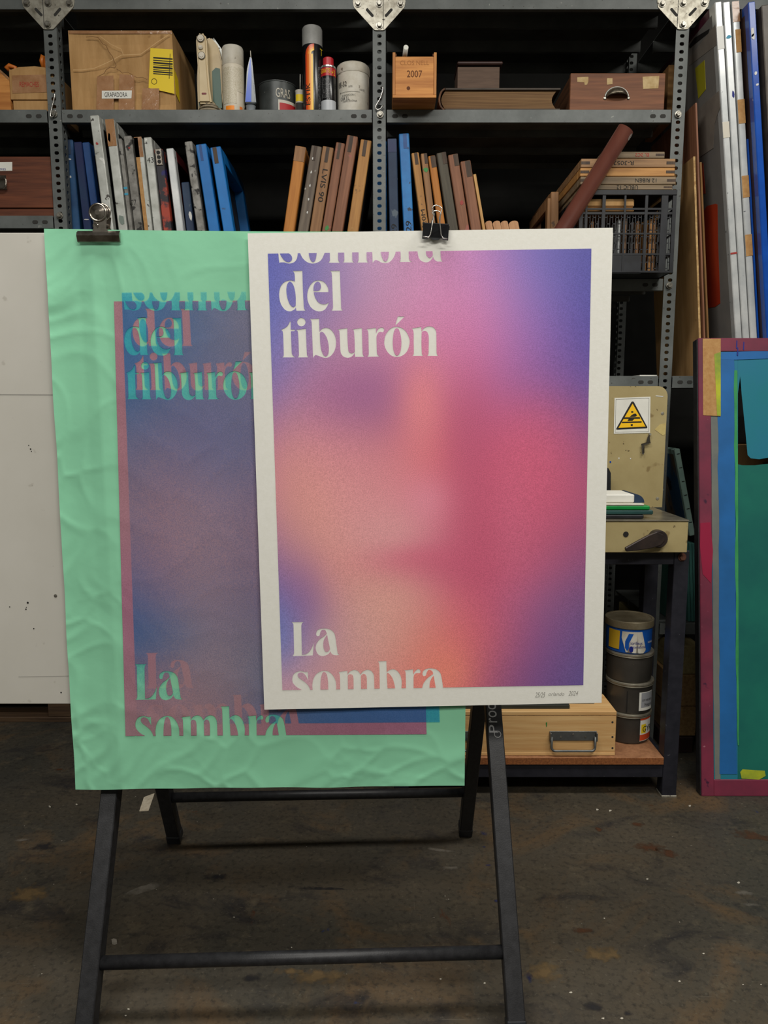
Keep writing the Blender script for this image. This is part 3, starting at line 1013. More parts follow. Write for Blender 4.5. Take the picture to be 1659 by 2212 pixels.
def ink_layer(nx, ny):
    """triangles of the printed rectangle with the lettering left open, in unit coordinates"""
    V, E = [], []
    eps = 1e-4
    for poly in LETTERS_UV:
        s = len(V)
        for p in poly:
            V.append(Vector((p[0], p[1] * ASPECT)))
        n = len(poly)
        E += [(s + i, s + (i + 1) % n) for i in range(n)]
    s = len(V)
    ring = []
    for k in range(nx):
        ring.append((k / nx, 0))
    for k in range(ny):
        ring.append((1, k / ny))
    for k in range(nx):
        ring.append((1 - k / nx, 1))
    for k in range(ny):
        ring.append((0, 1 - k / ny))
    V += [Vector((u, v * ASPECT)) for u, v in ring]
    E += [(s + i, s + (i + 1) % len(ring)) for i in range(len(ring))]
    for i in range(1, nx):
        for j in range(1, ny):
            V.append(Vector((i / nx, j / ny * ASPECT)))
    r = delaunay_2d_cdt(V, E, [], 0, 1e-6)
    ov = np.array([(v.x, v.y / ASPECT) for v in r[0]])
    tris = [t for t in r[2]]
    T = []
    for t in tris:
        for k in range(1, len(t) - 1):
            T.append((t[0], t[k], t[k + 1]))
    T = np.array(T)
    cen = ov[T].mean(axis=1)
    keep = (cen[:, 0] > 0) & (cen[:, 0] < 1) & (cen[:, 1] > 0) & (cen[:, 1] < 1)
    par = np.zeros(len(cen), bool)
    for poly in LETTERS_UV:
        par ^= inside(poly, cen)
    T = T[keep & ~par]
    used = np.unique(T)
    remap = -np.ones(len(ov), int); remap[used] = np.arange(len(used))
    return ov[used], remap[T]


def smooth_grid(us, vs_, rows, n=(48, 66), sig=2.6, blobs=()):
    """soft colour field from hand-read tones; returns a sampler of linear colour"""
    us, vs_ = np.array(us), np.array(vs_)
    R = np.array(rows, float)                     # v, u, 3 in sRGB
    gu, gv = np.linspace(0, 1, n[0]), np.linspace(0, 1, n[1])
    tmp = np.array([[np.interp(gu, us, R[j, :, c]) for c in range(3)] for j in range(len(vs_))])   # v,3,gu
    full = np.array([[np.interp(gv, vs_, tmp[:, c, i]) for i in range(n[0])] for c in range(3)])   # 3,gu,gv
    k = np.exp(-0.5 * (np.arange(-9, 10) / sig) ** 2); k /= k.sum()
    for ax in (1, 2):
        pad = [(0, 0)] * 3; pad[ax] = (9, 9)
        P = np.pad(full, pad, mode='edge')
        full = np.apply_along_axis(lambda a: np.convolve(a, k, 'valid'), ax, P)
    UU, VV = np.meshgrid(gu, gv, indexing='ij')
    for bu, bv, su, sv, c, wt in blobs:
        g = wt * np.exp(-0.5 * (((UU - bu) / su) ** 2 + ((VV - bv) / sv) ** 2))
        full = full * (1 - g) + np.array(c, float)[:, None, None] * g
    lin = np.where(full / 255 <= 0.04045, full / 255 / 12.92, ((full / 255 + 0.055) / 1.055) ** 2.4)

    def sample(uv):
        x = np.clip(uv[:, 0], 0, 1) * (n[0] - 1); y = np.clip(uv[:, 1], 0, 1) * (n[1] - 1)
        i0 = np.minimum(x.astype(int), n[0] - 2); j0 = np.minimum(y.astype(int), n[1] - 2)
        fx, fy = x - i0, y - j0
        return ((lin[:, i0, j0] * (1 - fx) + lin[:, i0 + 1, j0] * fx) * (1 - fy) + (lin[:, i0, j0 + 1] * (1 - fx) + lin[:, i0 + 1, j0 + 1] * fx) * fy).T
    return sample


def ink_mesh(name, V3, T, cols, mat, parent):
    me = bpy.data.meshes.new(name)
    me.from_pydata([tuple(p) for p in V3], [], [tuple(map(int, t)) for t in T])
    a = me.color_attributes.new('ink', 'FLOAT_COLOR', 'POINT')
    a.data.foreach_set('color', np.hstack([cols, np.ones((len(cols), 1))]).astype(np.float32).ravel())
    me.materials.append(mat)
    bm = BM(); bm.from_mesh(me)
    for f in bm.faces:
        f.smooth = True
        if f.normal.y > 0:
            f.normal_flip()
    bm.to_mesh(me); bm.free()
    return mesh_obj(name, me, mat, parent)



def sheet(P, thick, smooth=True):
    """a sheet of paper from a grid of points, with a real back and edge"""
    bm = BM()
    nx, ny = len(P) - 1, len(P[0]) - 1
    A = [[bm.verts.new(p) for p in r] for r in P]
    B_ = [[bm.verts.new(p + Vector((0, thick, 0))) for p in r] for r in P]
    for i in range(nx):
        for j in range(ny):
            f = bm.faces.new((A[i][j], A[i][j + 1], A[i + 1][j + 1], A[i + 1][j])); f.smooth = smooth
            f = bm.faces.new((B_[i][j], B_[i + 1][j], B_[i + 1][j + 1], B_[i][j + 1])); f.smooth = smooth
    ring = [(i, 0) for i in range(nx)] + [(nx, j) for j in range(ny)] + [(i, ny) for i in range(nx, 0, -1)] + [(0, j) for j in range(ny, 0, -1)]
    for k in range(len(ring)):
        (i, j), (i2, j2) = ring[k], ring[(k + 1) % len(ring)]
        bm.faces.new([bm.verts.new(Vector(p.co)) for p in (A[i][j], A[i2][j2], B_[i2][j2], B_[i][j])])
    return bm

# ------------------------------------------------------------------ the white print
YW = 1.482
WP = [(535, 504), (1324, 492), (1299.5, 1518), (571, 1533)]
m_paper = M('heavy_white_print_paper', rgb(228, 227, 219), rgb(224, 223, 214), scale=120, rough=0.8, spec=0.1, bump=0.03, bump_scale=300)
wq = [at(x, y, YW) for x, y in WP]
NXW, NYW = 24, 30


def sheet_y(u, v):
    """the heavy sheet bows very slightly"""
    return 0.003 * math.sin(math.pi * u) * (0.3 + v) - 0.004 * (v - 0.5)


def white_pt(px, py, off=0.0):
    p = at(px, py, YW)
    return p


HWp = homog(WP, [(0, 0), (1, 0), (1, 1), (0, 1)])
HWi = np.linalg.inv(HWp)


def bow(px, py, off):
    u, v = hp(HWp, (px, py))
    return at(px, py, YW + sheet_y(u, v) - off)


bm = sheet([[bow(*hp(HWi, (i / NXW, j / NYW)), 0) for j in range(NYW + 1)] for i in range(NXW + 1)], 0.0007)
wprint = mesh_obj('art_print', bm, m_paper, None, True, loc=((wq[2] + wq[3]) / 2))
tag(wprint, 'white art print with a soft pink, orange and violet gradient and white lettering', 'print')

WU = [0, .1, .17, .33, .5, .62, .67, .83, 1]
WV = [0, .1, .2, .3, .36, .45, .55, .65, .72, .8, .88, 1]
WROWS = [
 [(84, 88, 168), (104, 102, 166), (136, 118, 166), (188, 142, 172), (202, 132, 170), (192, 122, 172), (176, 118, 176), (112, 102, 176), (80, 78, 150)],
 [(90, 100, 176), (112, 108, 168), (142, 114, 162), (192, 136, 166), (206, 126, 166), (206, 122, 168), (200, 120, 170), (134, 104, 176), (78, 74, 154)],
 [(106, 108, 176), (150, 118, 164), (176, 124, 156), (196, 126, 156), (206, 116, 156), (208, 112, 160), (202, 110, 162), (150, 96, 168), (84, 70, 152)],
 [(128, 108, 170), (172, 112, 148), (180, 108, 142), (162, 94, 136), (212, 110, 130), (196, 98, 142), (188, 94, 146), (146, 84, 152), (98, 74, 152)],
 [(160, 106, 150), (194, 118, 138), (192, 116, 136), (160, 90, 128), (222, 108, 112), (180, 74, 114), (190, 80, 122), (192, 80, 124), (112, 70, 138)],
 [(198, 120, 132), (218, 134, 126), (214, 132, 130), (204, 114, 124), (228, 104, 104), (184, 66, 100), (196, 70, 102), (206, 74, 106), (146, 68, 116)],
 [(198, 124, 132), (224, 146, 120), (220, 146, 134), (216, 136, 136), (216, 102, 118), (196, 72, 102), (200, 74, 104), (208, 76, 108), (172, 70, 106)],
 [(158, 108, 148), (218, 144, 120), (222, 146, 130), (216, 148, 142), (212, 118, 128), (198, 72, 102), (194, 68, 98), (198, 78, 108), (156, 70, 112)],
 [(128, 96, 158), (192, 118, 134), (222, 142, 122), (206, 122, 116), (206, 74, 112), (198, 66, 100), (194, 68, 98), (192, 80, 116), (138, 74, 122)],
 [(104, 108, 178), (132, 96, 152), (192, 130, 140), (222, 156, 132), (218, 102, 102), (214, 82, 104), (206, 76, 106), (160, 84, 132), (114, 74, 126)],
 [(118, 122, 182), (172, 134, 158), (206, 150, 146), (216, 156, 136), (228, 122, 100), (224, 96, 98), (216, 88, 102), (148, 74, 130), (104, 74, 132)],
 [(206, 150, 156), (208, 148, 148), (210, 146, 140), (218, 134, 116), (232, 116, 96), (206, 90, 102), (178, 80, 112), (122, 70, 132), (92, 74, 138)],
]
ink_uv, ink_tri = ink_layer(70, 96)
WBLOB = [(.27, .31, .10, .05, (156, 88, 136), .6), (.47, .33, .05, .07, (232, 126, 122), .7), (.62, .38, .06, .10, (190, 74, 110), .45),
         (.48, .555, .06, .04, (224, 126, 142), .8), (.36, .62, .08, .05, (220, 152, 146), .6), (.47, .695, .11, .025, (212, 86, 112), .8),
         (.56, .712, .12, .03, (196, 68, 100), .6), (.38, .78, .12, .06, (222, 160, 136), .6), (.55, .97, .06, .05, (238, 128, 92), .7),
         (.07, .76, .05, .06, (134, 90, 148), .35), (.0, .86, .035, .05, (108, 120, 182), .6), (.85, .46, .12, .10, (214, 80, 110), .5),
         (.64, .6, .06, .12, (192, 72, 102), .3), (.76, .62, .05, .12, (208, 92, 120), .4), (.3, .52, .12, .10, (220, 134, 132), .4),
         (.05, .52, .05, .12, (216, 140, 124), .4)]
samp = smooth_grid(WU, WV, WROWS, sig=2.5, blobs=WBLOB)
HUi = np.linalg.inv(HU)
V3 = [bow(*hp(HUi, p), 0.0005) for p in ink_uv]
cols = samp(ink_uv) * 1.16
lum = (cols * np.array((.30, .55, .15))).sum(axis=1, keepdims=True)
cols = (lum + (cols - lum) * 0.86 + 0.014) * np.array((0.97, 0.98, 1.09))
ink_mesh('printed_image', V3, ink_tri, cols, attr_mat('soft_gradient_ink', 0.7, 0.16), wprint)
# pencilled edition number, signature and year
for s, x0, x1, yy, hh in (('25/25', 1156, 1178, 1501, .011), ('orlando', 1185, 1219, 1499, .0075), ('2024', 1228, 1249, 1497.5, .010)):
    a, c = bow(x0, yy, .0006), bow(x1, yy, .0006)
    lettering(s, (a + c) / 2, hh, (c - a).length, m_pencil, wprint, R=(c - a), shear=0.3)

# ------------------------------------------------------------------ the crumpled green proof
YG = 1.497
GPX = [(95, 494), (1018, 499.5), (1003.5, 1697), (163, 1705.5)]
HG = homog(GPX, [(0, 0), (1, 0), (1, 1), (0, 1)]); HGi = np.linalg.inv(HG)


def ridge(x, y, s, seed):
    return 1.0 - abs(noise.noise(Vector((x * s, y * s, seed)))) * 2.0


def crumple(u, v):
    """limp sheet: long soft waves, and sharp creases gathered at the foot, the left margin and the top corner"""
    x, y = u * 0.9, v * 1.2
    zone = 0.10 + 0.95 * max(0, v - 0.76) / 0.24 + 0.75 * max(0, 0.20 - u) / 0.20 + .35 * max(0, 0.12 - v) / .12
    zone = min(zone, 1.15) * 0.68
    gate = max(0.0, min(1.0, 0.55 + 1.5 * noise.noise(Vector((x * 4.1, y * 4.1, 12.7)))))
    w1 = noise.noise(Vector((x * 2.6, y * 1.6, 3.1))) * 0.0036
    qx, qy = x + .10 * noise.noise(Vector((x * 6, y * 6, 9))), y + .10 * noise.noise(Vector((x * 6, y * 6, 19)))
    c1 = max(0.0, 1 - 5.5 * abs(noise.noise(Vector((qx * 5.0, qy * 6.5, 1.7))))) * 0.0030
    c2 = max(0.0, 1 - 4.5 * abs(noise.noise(Vector((qx * 11.0, qy * 13.0, 6.3))))) * 0.0017
    f1 = abs(noise.noise(Vector((qx * 8.0, qy * 9.0, 14.3)))) * 0.0035
    (d0, d1, *_r), _p = noise.voronoi(Vector((qx * 8.5, qy * 8.5, 2.2)))
    fac = d0 * 0.0042 + max(0.0, 1 - (d1 - d0) * 7.0) * 0.0012
    (e0, e1, *_r), _p = noise.voronoi(Vector((qx * 19.0 + 3, qy * 17.0, 5.2)))
    fac2 = max(0.0, 1 - (e1 - e0) * 6.0) * 0.0008
    fold = 0.0038 * max(0.0, 1 - abs(u - 0.105 - 0.015 * v) / 0.030) * (1 - 0.55 * v) * (1 if v > .08 else v / .08)
    curl = -0.004 * max(0, (0.05 - u) / 0.05) ** 2
    return -(w1 + zone * (gate * (c1 * .8 + c2 + fac2) + f1 * .5 + fac) + .18 * fac + fold) * min(1, 0.25 + v * 8) + curl


def green_pt(px, py, off):
    u, v = hp(HG, (px, py))
    return at(px, py, YG + crumple(u, v) - off)


m_green = M('mint_green_paper', rgb(138, 205, 167), rgb(134, 200, 163), scale=5, rough=0.62, spec=0.2, bump=0.2, bump_scale=16, detail=3)
NXG, NYG = 180, 240
G = []
for i in range(NXG + 1):
    row = []
    for j in range(NYG + 1):
        u, v = i / NXG, j / NYG
        px, py = hp(HGi, (u, v))
        px += 2.2 * noise.noise(Vector((v * 9, 0, 2))) * (1 if u < .02 else 0)
        py += 2.6 * noise.noise(Vector((u * 7, 5, 0))) * (1 if v > .99 else 0) + (3.0 * math.sin(math.pi * u) if v < 1e-6 else 0)
        row.append(green_pt(px, py, 0))
    G.append(row)
bm = sheet(G, 0.0003)
gprint = mesh_obj('proof_print', bm, m_green, None, True, loc=at(583, 1701, YG))
tag(gprint, 'crumpled mint green proof print with misregistered pink and blue layers', 'print')

MAG = affine([(0, 0), (0, 1), (1, 1)], [(246, 651), (271, 1590), (921.5, 1586)])
CYA = affine([(0, 0), (0, 1), (1, 1)], [(263, 632), (296, 1565), (950, 1560)])
MU = [0, .25, .5, .75, 1]
MV = [0, .15, .3, .5, .7, .85, 1]
MROWS = [
 [(164, 112, 124), (158, 112, 124), (160, 122, 130), (160, 110, 130), (160, 100, 130)],
 [(164, 106, 124), (156, 108, 124), (160, 122, 134), (164, 110, 132), (160, 96, 128)],
 [(166, 110, 124), (160, 104, 128), (158, 112, 136), (170, 100, 130), (160, 96, 128)],
 [(164, 112, 126), (172, 126, 138), (172, 116, 134), (172, 96, 126), (164, 92, 126)],
 [(164, 98, 130), (168, 126, 138), (164, 112, 130), (168, 92, 126), (164, 92, 126)],
 [(160, 104, 124), (166, 128, 136), (166, 128, 134), (164, 104, 126), (160, 96, 126)],
 [(152, 116, 124), (154, 114, 122), (158, 104, 122), (158, 94, 122), (160, 96, 128)],
]
guv, gtri = ink_layer(84, 116)
msamp = smooth_grid(MU, MV, MROWS)
V3 = [green_pt(*ap(MAG, p), 0.0010) for p in guv]
ink_mesh('pink_ink_layer', V3, gtri, (msamp(guv) * 0.88 + 0.042), attr_mat('pink_ink', 0.6, 0.13), gprint)
# strength of the transparent blue layer (0 none .. 255 full)
CU = [0, .12, .25, .4, .55, .75, 1]
CV = [0, .08, .16, .26, .36, .5, .62, .72, .8, .86, .93, 1]
CS = [
 [.95, .85, .68, .55, .5, .8, 1], [1, .92, .72, .5, .5, .85, 1], [1, .85, .62, .55, .5, .7, 1], [.85, .7, .62, .58, .45, .6, 1],
 [.6, .55, .6, .6, .4, .5, .9], [.42, .32, .38, .45, .4, .45, .85], [.5, .34, .34, .42, .45, .5, .85], [.75, .5, .38, .5, .5, .6, .9],
 [.95, .72, .42, .48, .55, .75, 1], [.6, .42, .34, .5, .7, .9, 1], [.25, .25, .3, .5, .85, 1, 1], [.05, .1, .2, .55, .95, 1, 1]]
full = np.array((0.48, 0.83, 0.992))
csamp = smooth_grid(CU, CV, [[(255 * q,) * 3 for q in r] for r in CS], sig=2.0)
qq = csamp(guv)[:, :1]
qq = np.where(qq <= 0.0031308, qq * 12.92, 1.055 * np.power(np.maximum(qq, 1e-6), 1 / 2.4) - 0.055)
qq = np.power(np.clip(qq, 0, 1), 1.75)
ccol = np.power(full[None, :], qq)
V3 = [green_pt(*ap(CYA, p), 0.0020) for p in guv]
ink_mesh('blue_ink_layer', V3, gtri, ccol, attr_mat('transparent_blue_ink', 0.6, 0.10, transparent=True), gprint)

# ------------------------------------------------------------------ clips
# bulldog clip on the green proof
yb = YG - 0.008
c0 = at(213, 512, yb)
clip = thing('bulldog_clip', 'nickel bulldog clip gripping the top edge of the green proof', 'clip', c0)
a, c = at(167, 505, yb), at(259, 505, yb)
zt, zb = at(213, 503, yb).z, at(213, 522.5, yb).z
bm = BM()
prof = [(yb + .002, zt + .004), (yb - .004, zt), (yb - .006, zt - .006), (yb - .002, zb), (yb + .002, zb - .001), (yb + .002, zt - .01)]
prism(bm, [(a.x, y, z) for y, z in prof], (c.x - a.x, 0, 0)); mesh_obj('jaw', bm, m_chrome, clip)
bm = BM(); prism(bm, [(a.x, y, z) for y, z in [(yb + .030, zt + .004), (yb + .034, zt), (yb + .034, zb), (yb + .031, zb), (yb + .030, zt - .006)]], (c.x - a.x, 0, 0)); mesh_obj('jaw', bm, m_chrome, clip)
for yy, pxo in ((yb - .001, 0), (yb + .030, 9)):
    P = [(198 + pxo, 504), (202 + pxo, 492), (201 + pxo, 470), (231 + pxo, 470), (229 + pxo, 492), (236 + pxo, 504)]
    bm = BM(); prism(bm, [at(x, y, yy) for x, y in P], (0, .0012, 0)); mesh_obj('arm', bm, m_chrome, clip)
    cc = at(211 + pxo, 459, yy - .0005)
    bm = BM()
    R_ = 0.0155
    for r0, dy in ((R_, 0),):
        tube(bm, [(cc.x + r0 * math.cos(t), cc.y, cc.z + r0 * math.sin(t)) for t in [2 * math.pi * k / 28 for k in range(28)]], .0022, 8, True)
    lathe(bm, [(R_, .0004), (R_ * .75, -.001), (R_ * .3, -.003)], cc, 24, 'Y')
    mesh_obj('thumb_ring', bm, m_chrome, clip)
bm = BM(); tube(bm, [at(206, 488, yb - .001), at(229, 488, yb + .031)], .006, 12); mesh_obj('spring', bm, m_chrome, clip)

# binder clip on the white print
yc = YW - 0.004
c0 = at(941, 500, yc)
bclip = thing('binder_clip', 'black binder clip with wire handles gripping the white print', 'clip', c0)
bm = BM()
P = [(914, 482), (970, 485), (968, 519.5), (957, 518), (953, 514), (947, 518.5), (934, 518.5), (928, 513), (923, 516.5), (912, 515.5)]
prism(bm, [at(x, y, yc - (.0105 if y > 500 else .011) + (.009 if y > 500 else 0)) for x, y in P], (0, .0015, 0))
mesh_obj('clip_body', bm, m_blackplastic, bclip)
bm = BM()
a, c = at(914, 482, yc - .011), at(970, 485, yc - .011)
prism(bm, [a, c, c + Vector((0, .036, .0005)), a + Vector((0, .036, .0005))], (0, 0, .0012)); mesh_obj('clip_spine', bm, m_blackplastic, bclip)
a, c = at(912, 515, YB + .028), at(968, 518, YB + .028)
bm = BM(); prism(bm, [Vector((a.x, yc + .024, at(914, 482, yc).z)), Vector((c.x, yc + .024, at(914, 482, yc).z)), Vector((c.x, YB + .0165, bT - .012)), Vector((a.x, YB + .0165, bT - .012))], (0, .0015, 0))
mesh_obj('clip_body', bm, m_blackplastic, bclip)


def handle(pts, y, dy):
    bm = BM(); tube(bm, [at(x, yy, y + dy * k / len(pts)) for k, (x, yy) in enumerate(pts)], .0011, 8); mesh_obj('wire_handle', bm, m_wire, bclip)


handle([(914, 511), (926, 513), (930, 506), (938, 462), (933, 450), (937, 445), (942, 443.5), (948, 445), (955, 450), (951, 462), (950, 480), (953, 508), (957, 515), (967, 516)], yc - .0125, 0)
handle([(932, 481), (938, 466), (933, 459), (938, 456), (944, 455), (949, 457), (953, 461), (949, 470), (950, 482)], yc + .012, 0)

# ------------------------------------------------------------------ screens standing on the shelves
def stile(bm, w, bw, h, y0=0.0, chip=0.0):
    box(bm, -w / 2, w / 2, y0, y0 + bw, 0, h, min(0.0025, w * .12))


def screen(label, group, top, bot, mats, Y=None, depth=0.42, zdeck=None, bw=0.035, joint=None, mesh=None, name='screen_frame',
           yb=497.0, kw=0.97, cap=None):
    """a screen-printing frame standing on edge, its narrow front stile toward the room; top and bot are (x left, x right[, y]) of that stile"""
    Y = Y or YS + 0.015
    zdeck = Z2 if zdeck is None else zdeck
    tl, tr = at(top[0], top[2], Y), at(top[1], top[2], Y)
    yy = bot[2] if len(bot) > 2 else yb
    bl, br = at(bot[0], yy, Y), at(bot[1], yy, Y)
    T, B_ = (tl + tr) / 2, (bl + br) / 2
    d = T - B_
    lean = math.atan2(d.x, d.z)
    w = ((tr.x - tl.x) + (br.x - bl.x)) / 2 * math.cos(lean) * kw
    zb = zdeck + w / 2 * abs(math.sin(lean)) + 0.0022
    base = B_ + d * ((zb - B_.z) / d.z)
    h = (T - base).length
    t = thing(name, label, 'screen', base, (0, lean, 0), group)
    mf = mats if not isinstance(mats, tuple) else mats[0]
    ms = mats if not isinstance(mats, tuple) else mats[1]
    bm = BM(); stile(bm, w, bw, h); front = mesh_obj('front_stile', bm, mf, t, False)
    bm = BM(); stile(bm, w, bw, h, depth - bw); mesh_obj('back_stile', bm, ms, t, False)
    bm = BM(); box(bm, -w / 2, w / 2, bw, depth - bw, h - bw, h, .001); mesh_obj('top_rail', bm, ms, t, False)
    bm = BM(); box(bm, -w / 2, w / 2, bw, depth - bw, 0, bw, .001); mesh_obj('bottom_rail', bm, ms, t, False)
    sx = -1 if lean > 0 else 1
    if mesh is not False:
        bm = BM(); box(bm, -sx * w / 2 * .96 - .0005, -sx * w / 2 * .96 + .0005, bw * .6, depth - bw * .6, bw * .6, h - bw * .6)
        mesh_obj('screen_mesh', bm, mesh or m_meshdk, t, False)
    if joint:
        a, bb, jh = joint[:3]
        mj = joint[3] if len(joint) > 3 else m_joint
        bm = BM(); box(bm, -w / 2 + a * w, -w / 2 + bb * w, -0.0008, 0.004, h - jh, h - 0.0015); mesh_obj('joint', bm, mj, front, False)
    if cap:
        bm = BM(); box(bm, -w * .42, w * .42, -.003, .02, h - .055, h + .001, .002); c1 = mesh_obj('end_cap', bm, m_chrome, t, False)
        for k in range(3):
            bm = BM(); lathe(bm, [(w * .22, 0), (w * .22, -.0008)], (0, -.003, h - .013 - k * .015), 12, 'Y'); mesh_obj('cap_hole', bm, m_ink, c1, False)
    return t, w, h, base, lean


GA = 'aluminium and blue screens on the second shelf'
GW = 'wooden screens beside the middle post'
GR = 'wooden screens in the right bay'


def write_up(t, s, w, h, z, hh, length, mat, x=0.0, down=False):
    """writing that runs along a stile"""
    U = Vector((-1, 0, 0)) if not down else Vector((1, 0, 0))
    R = Vector((0, 0, 1)) if not down else Vector((0, 0, -1))
    return lettering(s, (x, -0.0009, z), hh, length, mat, t, R=R, U=U, world=False)


def mark(t, x0, x1, z0, z1, mat, name='paint_mark', jag=True):
    bm = BM()
    if jag:
        n = 9
        P = []
        for k in range(n):
            u = k / n * 2 * math.pi
            q = random.uniform(.6, 1)
            P.append(((x0 + x1) / 2 + (x1 - x0) / 2 * q * math.cos(u), -.0006, (z0 + z1) / 2 + (z1 - z0) / 2 * q * math.sin(u)))
    else:
        P = [(x0, -.0006, z0), (x1, -.0006, z0), (x1, -.0006, z1), (x0, -.0006, z1)]
    prism(bm, P, (0, -.0003, 0))
    return mesh_obj(name, bm, mat, t, False)


m_wpaint = M('white_paint_blob', rgb(205, 205, 200), rough=.6)
m_gpaint = M('green_paint_blob', rgb(50, 130, 60), rough=.5)
m_rpaint = M('red_paint_blob', rgb(150, 50, 44), rough=.5)
m_cyan = M('cyan_tape', rgb(50, 140, 170), rough=.5)

t, w, h, *_ = screen('weathered blue screen leaning against the left rack post, first of the row', GA, (132.6, 156.5, 301), (148.5, 173.7), m_blue1, Y=YS + .055, joint=(.5, .78, .05, m_blue6))
mark(t, -.004, .012, h - .07, h - .063, m_wpaint); mark(t, -.004, .006, h - .13, h - .12, m_wpaint)
t, w, h, *_ = screen('narrow navy screen, second from the left rack post', GA, (158.6, 176, 306), (180, 198), m_blue2)
mark(t, -.01, .012, .20, .205, m_wpaint)
screen('mid-blue screen just left of the tallest aluminium screen', GA, (177.5, 192, 307), (201, 219), m_blue3, Y=YS + .018)
t, w, h, *_ = screen('tallest pale aluminium screen behind the bulldog clip', GA, (192, 213.5, 248.5), (225, 246), m_alu, Y=YS - .088, kw=.9)
mark(t, -.008, .004, h - .095, h - .085, m_rpaint)
t, w, h, *_ = screen('aluminium screen with brown tape on its top end', GA, (225.5, 247, 258), (255, 275.5), m_alu, Y=YS - .066, kw=.9)
mark(t, -w / 2, w / 2, h - .085, h + .001, m_tape, 'brown_tape', False)
mark(t, -.013, -.002, h - .075, h - .04, m_wpaint, 'torn_paper')
mark(t, -.012, .012, .16, .20, M('grey_green_tape', rgb(112, 124, 116), rough=.5), 'grey_tape')
t, w, h, *_ = screen('thin aluminium screen with two blue stripes near its middle', GA, (252, 264.5, 299), (277, 288), m_alu_dk, Y=YS - .057, kw=.66)
mark(t, -w / 2, w / 2, .265, .272, m_cyan, 'blue_tape', False); mark(t, -w / 2, w / 2, .285, .292, m_cyan, 'blue_tape', False)
t, w, h, *_ = screen('grey aluminium screen marked 77 with a red smear near the top', GA, (265.5, 284, 293), (289, 309), m_alu_dk, Y=YS - .042, kw=.9)
lettering('77', (-.004, -.0005, .245), .018, .016, m_ink, t, world=False); mark(t, -.002, .006, h - .045, h - .035, m_rpaint)
t, w, h, *_ = screen('aluminium screen with a long brown tape strip down its edge', GA, (288, 306.5, 296), (311.5, 329.5), m_alu, Y=YS - .032, kw=.9)
mark(t, -w / 2, 0.0, .12, h - .002, m_kraft, 'brown_tape', False); mark(t, -w / 2, w / 2, h - .065, h, m_tape, 'brown_tape', False)
t, w, h, *_ = screen('aluminium screen with 43 written near the top', GA, (308.5, 327.5, 296), (331, 349.5), m_alu, Y=YS - .022, kw=.9)
lettering('43', (.002, -.0005, h - .075), .017, .022, m_ink, t, world=False)
screen('black screen smeared with red ink and a metal end cap', GA, (331, 352, 321.5), (352, 371), m_blackred, cap=True, Y=YS - .012, kw=.9)
screen('bright white aluminium screen with a dark red side', GA, (357.5, 375, 320), (379.5, 397.5), (m_aluw, m_meshred), mesh=m_meshred, Y=YS - .002, kw=.9)
t, w, h, *_ = screen('short dusty blue screen, the lowest in the row', GA, (391, 408, 393), (402, 420), m_blue6, Y=YS + .03)
mark(t, .0, .012, .20, .235, m_wpaint)
screen('blotchy aluminium screen beside the two bright blue screens', GA, (398, 414.5, 305), (425, 443), m_alu_dk, Y=YS + .012, joint=(.3, .7, .03, m_alu_dk))
t, w, h, *_ = screen('bright blue screen next to the blotchy aluminium screen', GA, (423, 444, 311), (449, 475), m_blue4, joint=(.3, .55, .055, m_blue3))
t, w, h, *_ = screen('bright blue screen at the right end of the aluminium row', GA, (454.6, 475, 317), (480, 507), m_blue4, joint=(.22, .6, .055, m_joint), mesh=m_meshdk, bw=.045)

t, w, h, *_ = screen('varnished orange wooden screen, leftmost of the six by the middle post', GW, (638, 661, 316), (611, 637), m_orange_z, joint=(0.02, .98, .05, m_tan_z))
t, w, h, *_ = screen('weathered grey wooden screen flecked with white paint', GW, (673, 695.5, 315), (642, 667), m_greywood_z, joint=(.28, .55, .05))
for k in range(5):
    zz = h - .05 - .045 * k; mark(t, -.01 + .003 * k, -.004 + .003 * k, zz, zz + .012, m_wpaint)
t, w, h, *_ = screen('brown wooden screen with a dark name written along its edge', GW, (697.5, 720.5, 317), (668, 694), m_tan_z, joint=(.35, .65, .052))
write_up(t, 'LVIS 90', w, h, h - .13, .018, .11, m_ink, .002, True)
t, w, h, *_ = screen('reddish wooden screen with a green paint spot low on its edge', GW, (726, 745.5, 308), (695, 715.5), m_redwood_z, joint=(.3, .6, .055))
mark(t, -.008, .008, .165, .185, m_gpaint)
screen('reddish wooden screen standing tallest beside the middle post', GW, (750, 773.5, 293), (716.5, 741), m_redwood_z, joint=(.25, .6, .055))
t, w, h, *_ = screen('yellowed wooden screen nearest the middle post, with tape near its foot', GW, (779.5, 803, 302), (749.5, 775), m_pine_z, joint=(.3, .62, .055))
mark(t, -w / 2, w / 2, .13, .18, m_kraft, 'tape')

GB_ = 'blue screens right of the middle post'
screen('blue screen half hidden behind the middle rack post', GB_, (811, 835.5, 304), (813, 836), m_blue4, Y=YS + .06)
t, w, h, *_ = screen('dusty dark blue screen numbered 29 beside the middle post', GB_, (836.5, 857, 299), (841, 862), m_blue6, joint=(0.05, .95, .045, m_blue2))
write_up(t, '29', w, h, .17, .019, .036, m_ink)
t, w, h, *_ = screen('light blue screen numbered 29, tallest in the right bay', GB_, (861, 884, 288), (872, 894), m_blue5, joint=(.4, .75, .05, m_blue3))
write_up(t, '29', w, h, .18, .019, .036, m_ink)
t, w, h, *_ = screen('pale pine screen with 5520M written up its edge', GR, (888, 905, 329.5), (910.5, 927), m_pine_z, joint=(.35, .78, .04))
write_up(t, '5520M', w, h, .195, .014, .085, m_ink)
t, w, h, *_ = screen('narrow brown wooden screen with a green tape mark near the top', GR, (909, 922, 331), (928, 943), m_tan_z, joint=(.5, .98, .035))
mark(t, -w / 2, w / 2, h - .065, h - .045, m_gpaint, 'green_tape')
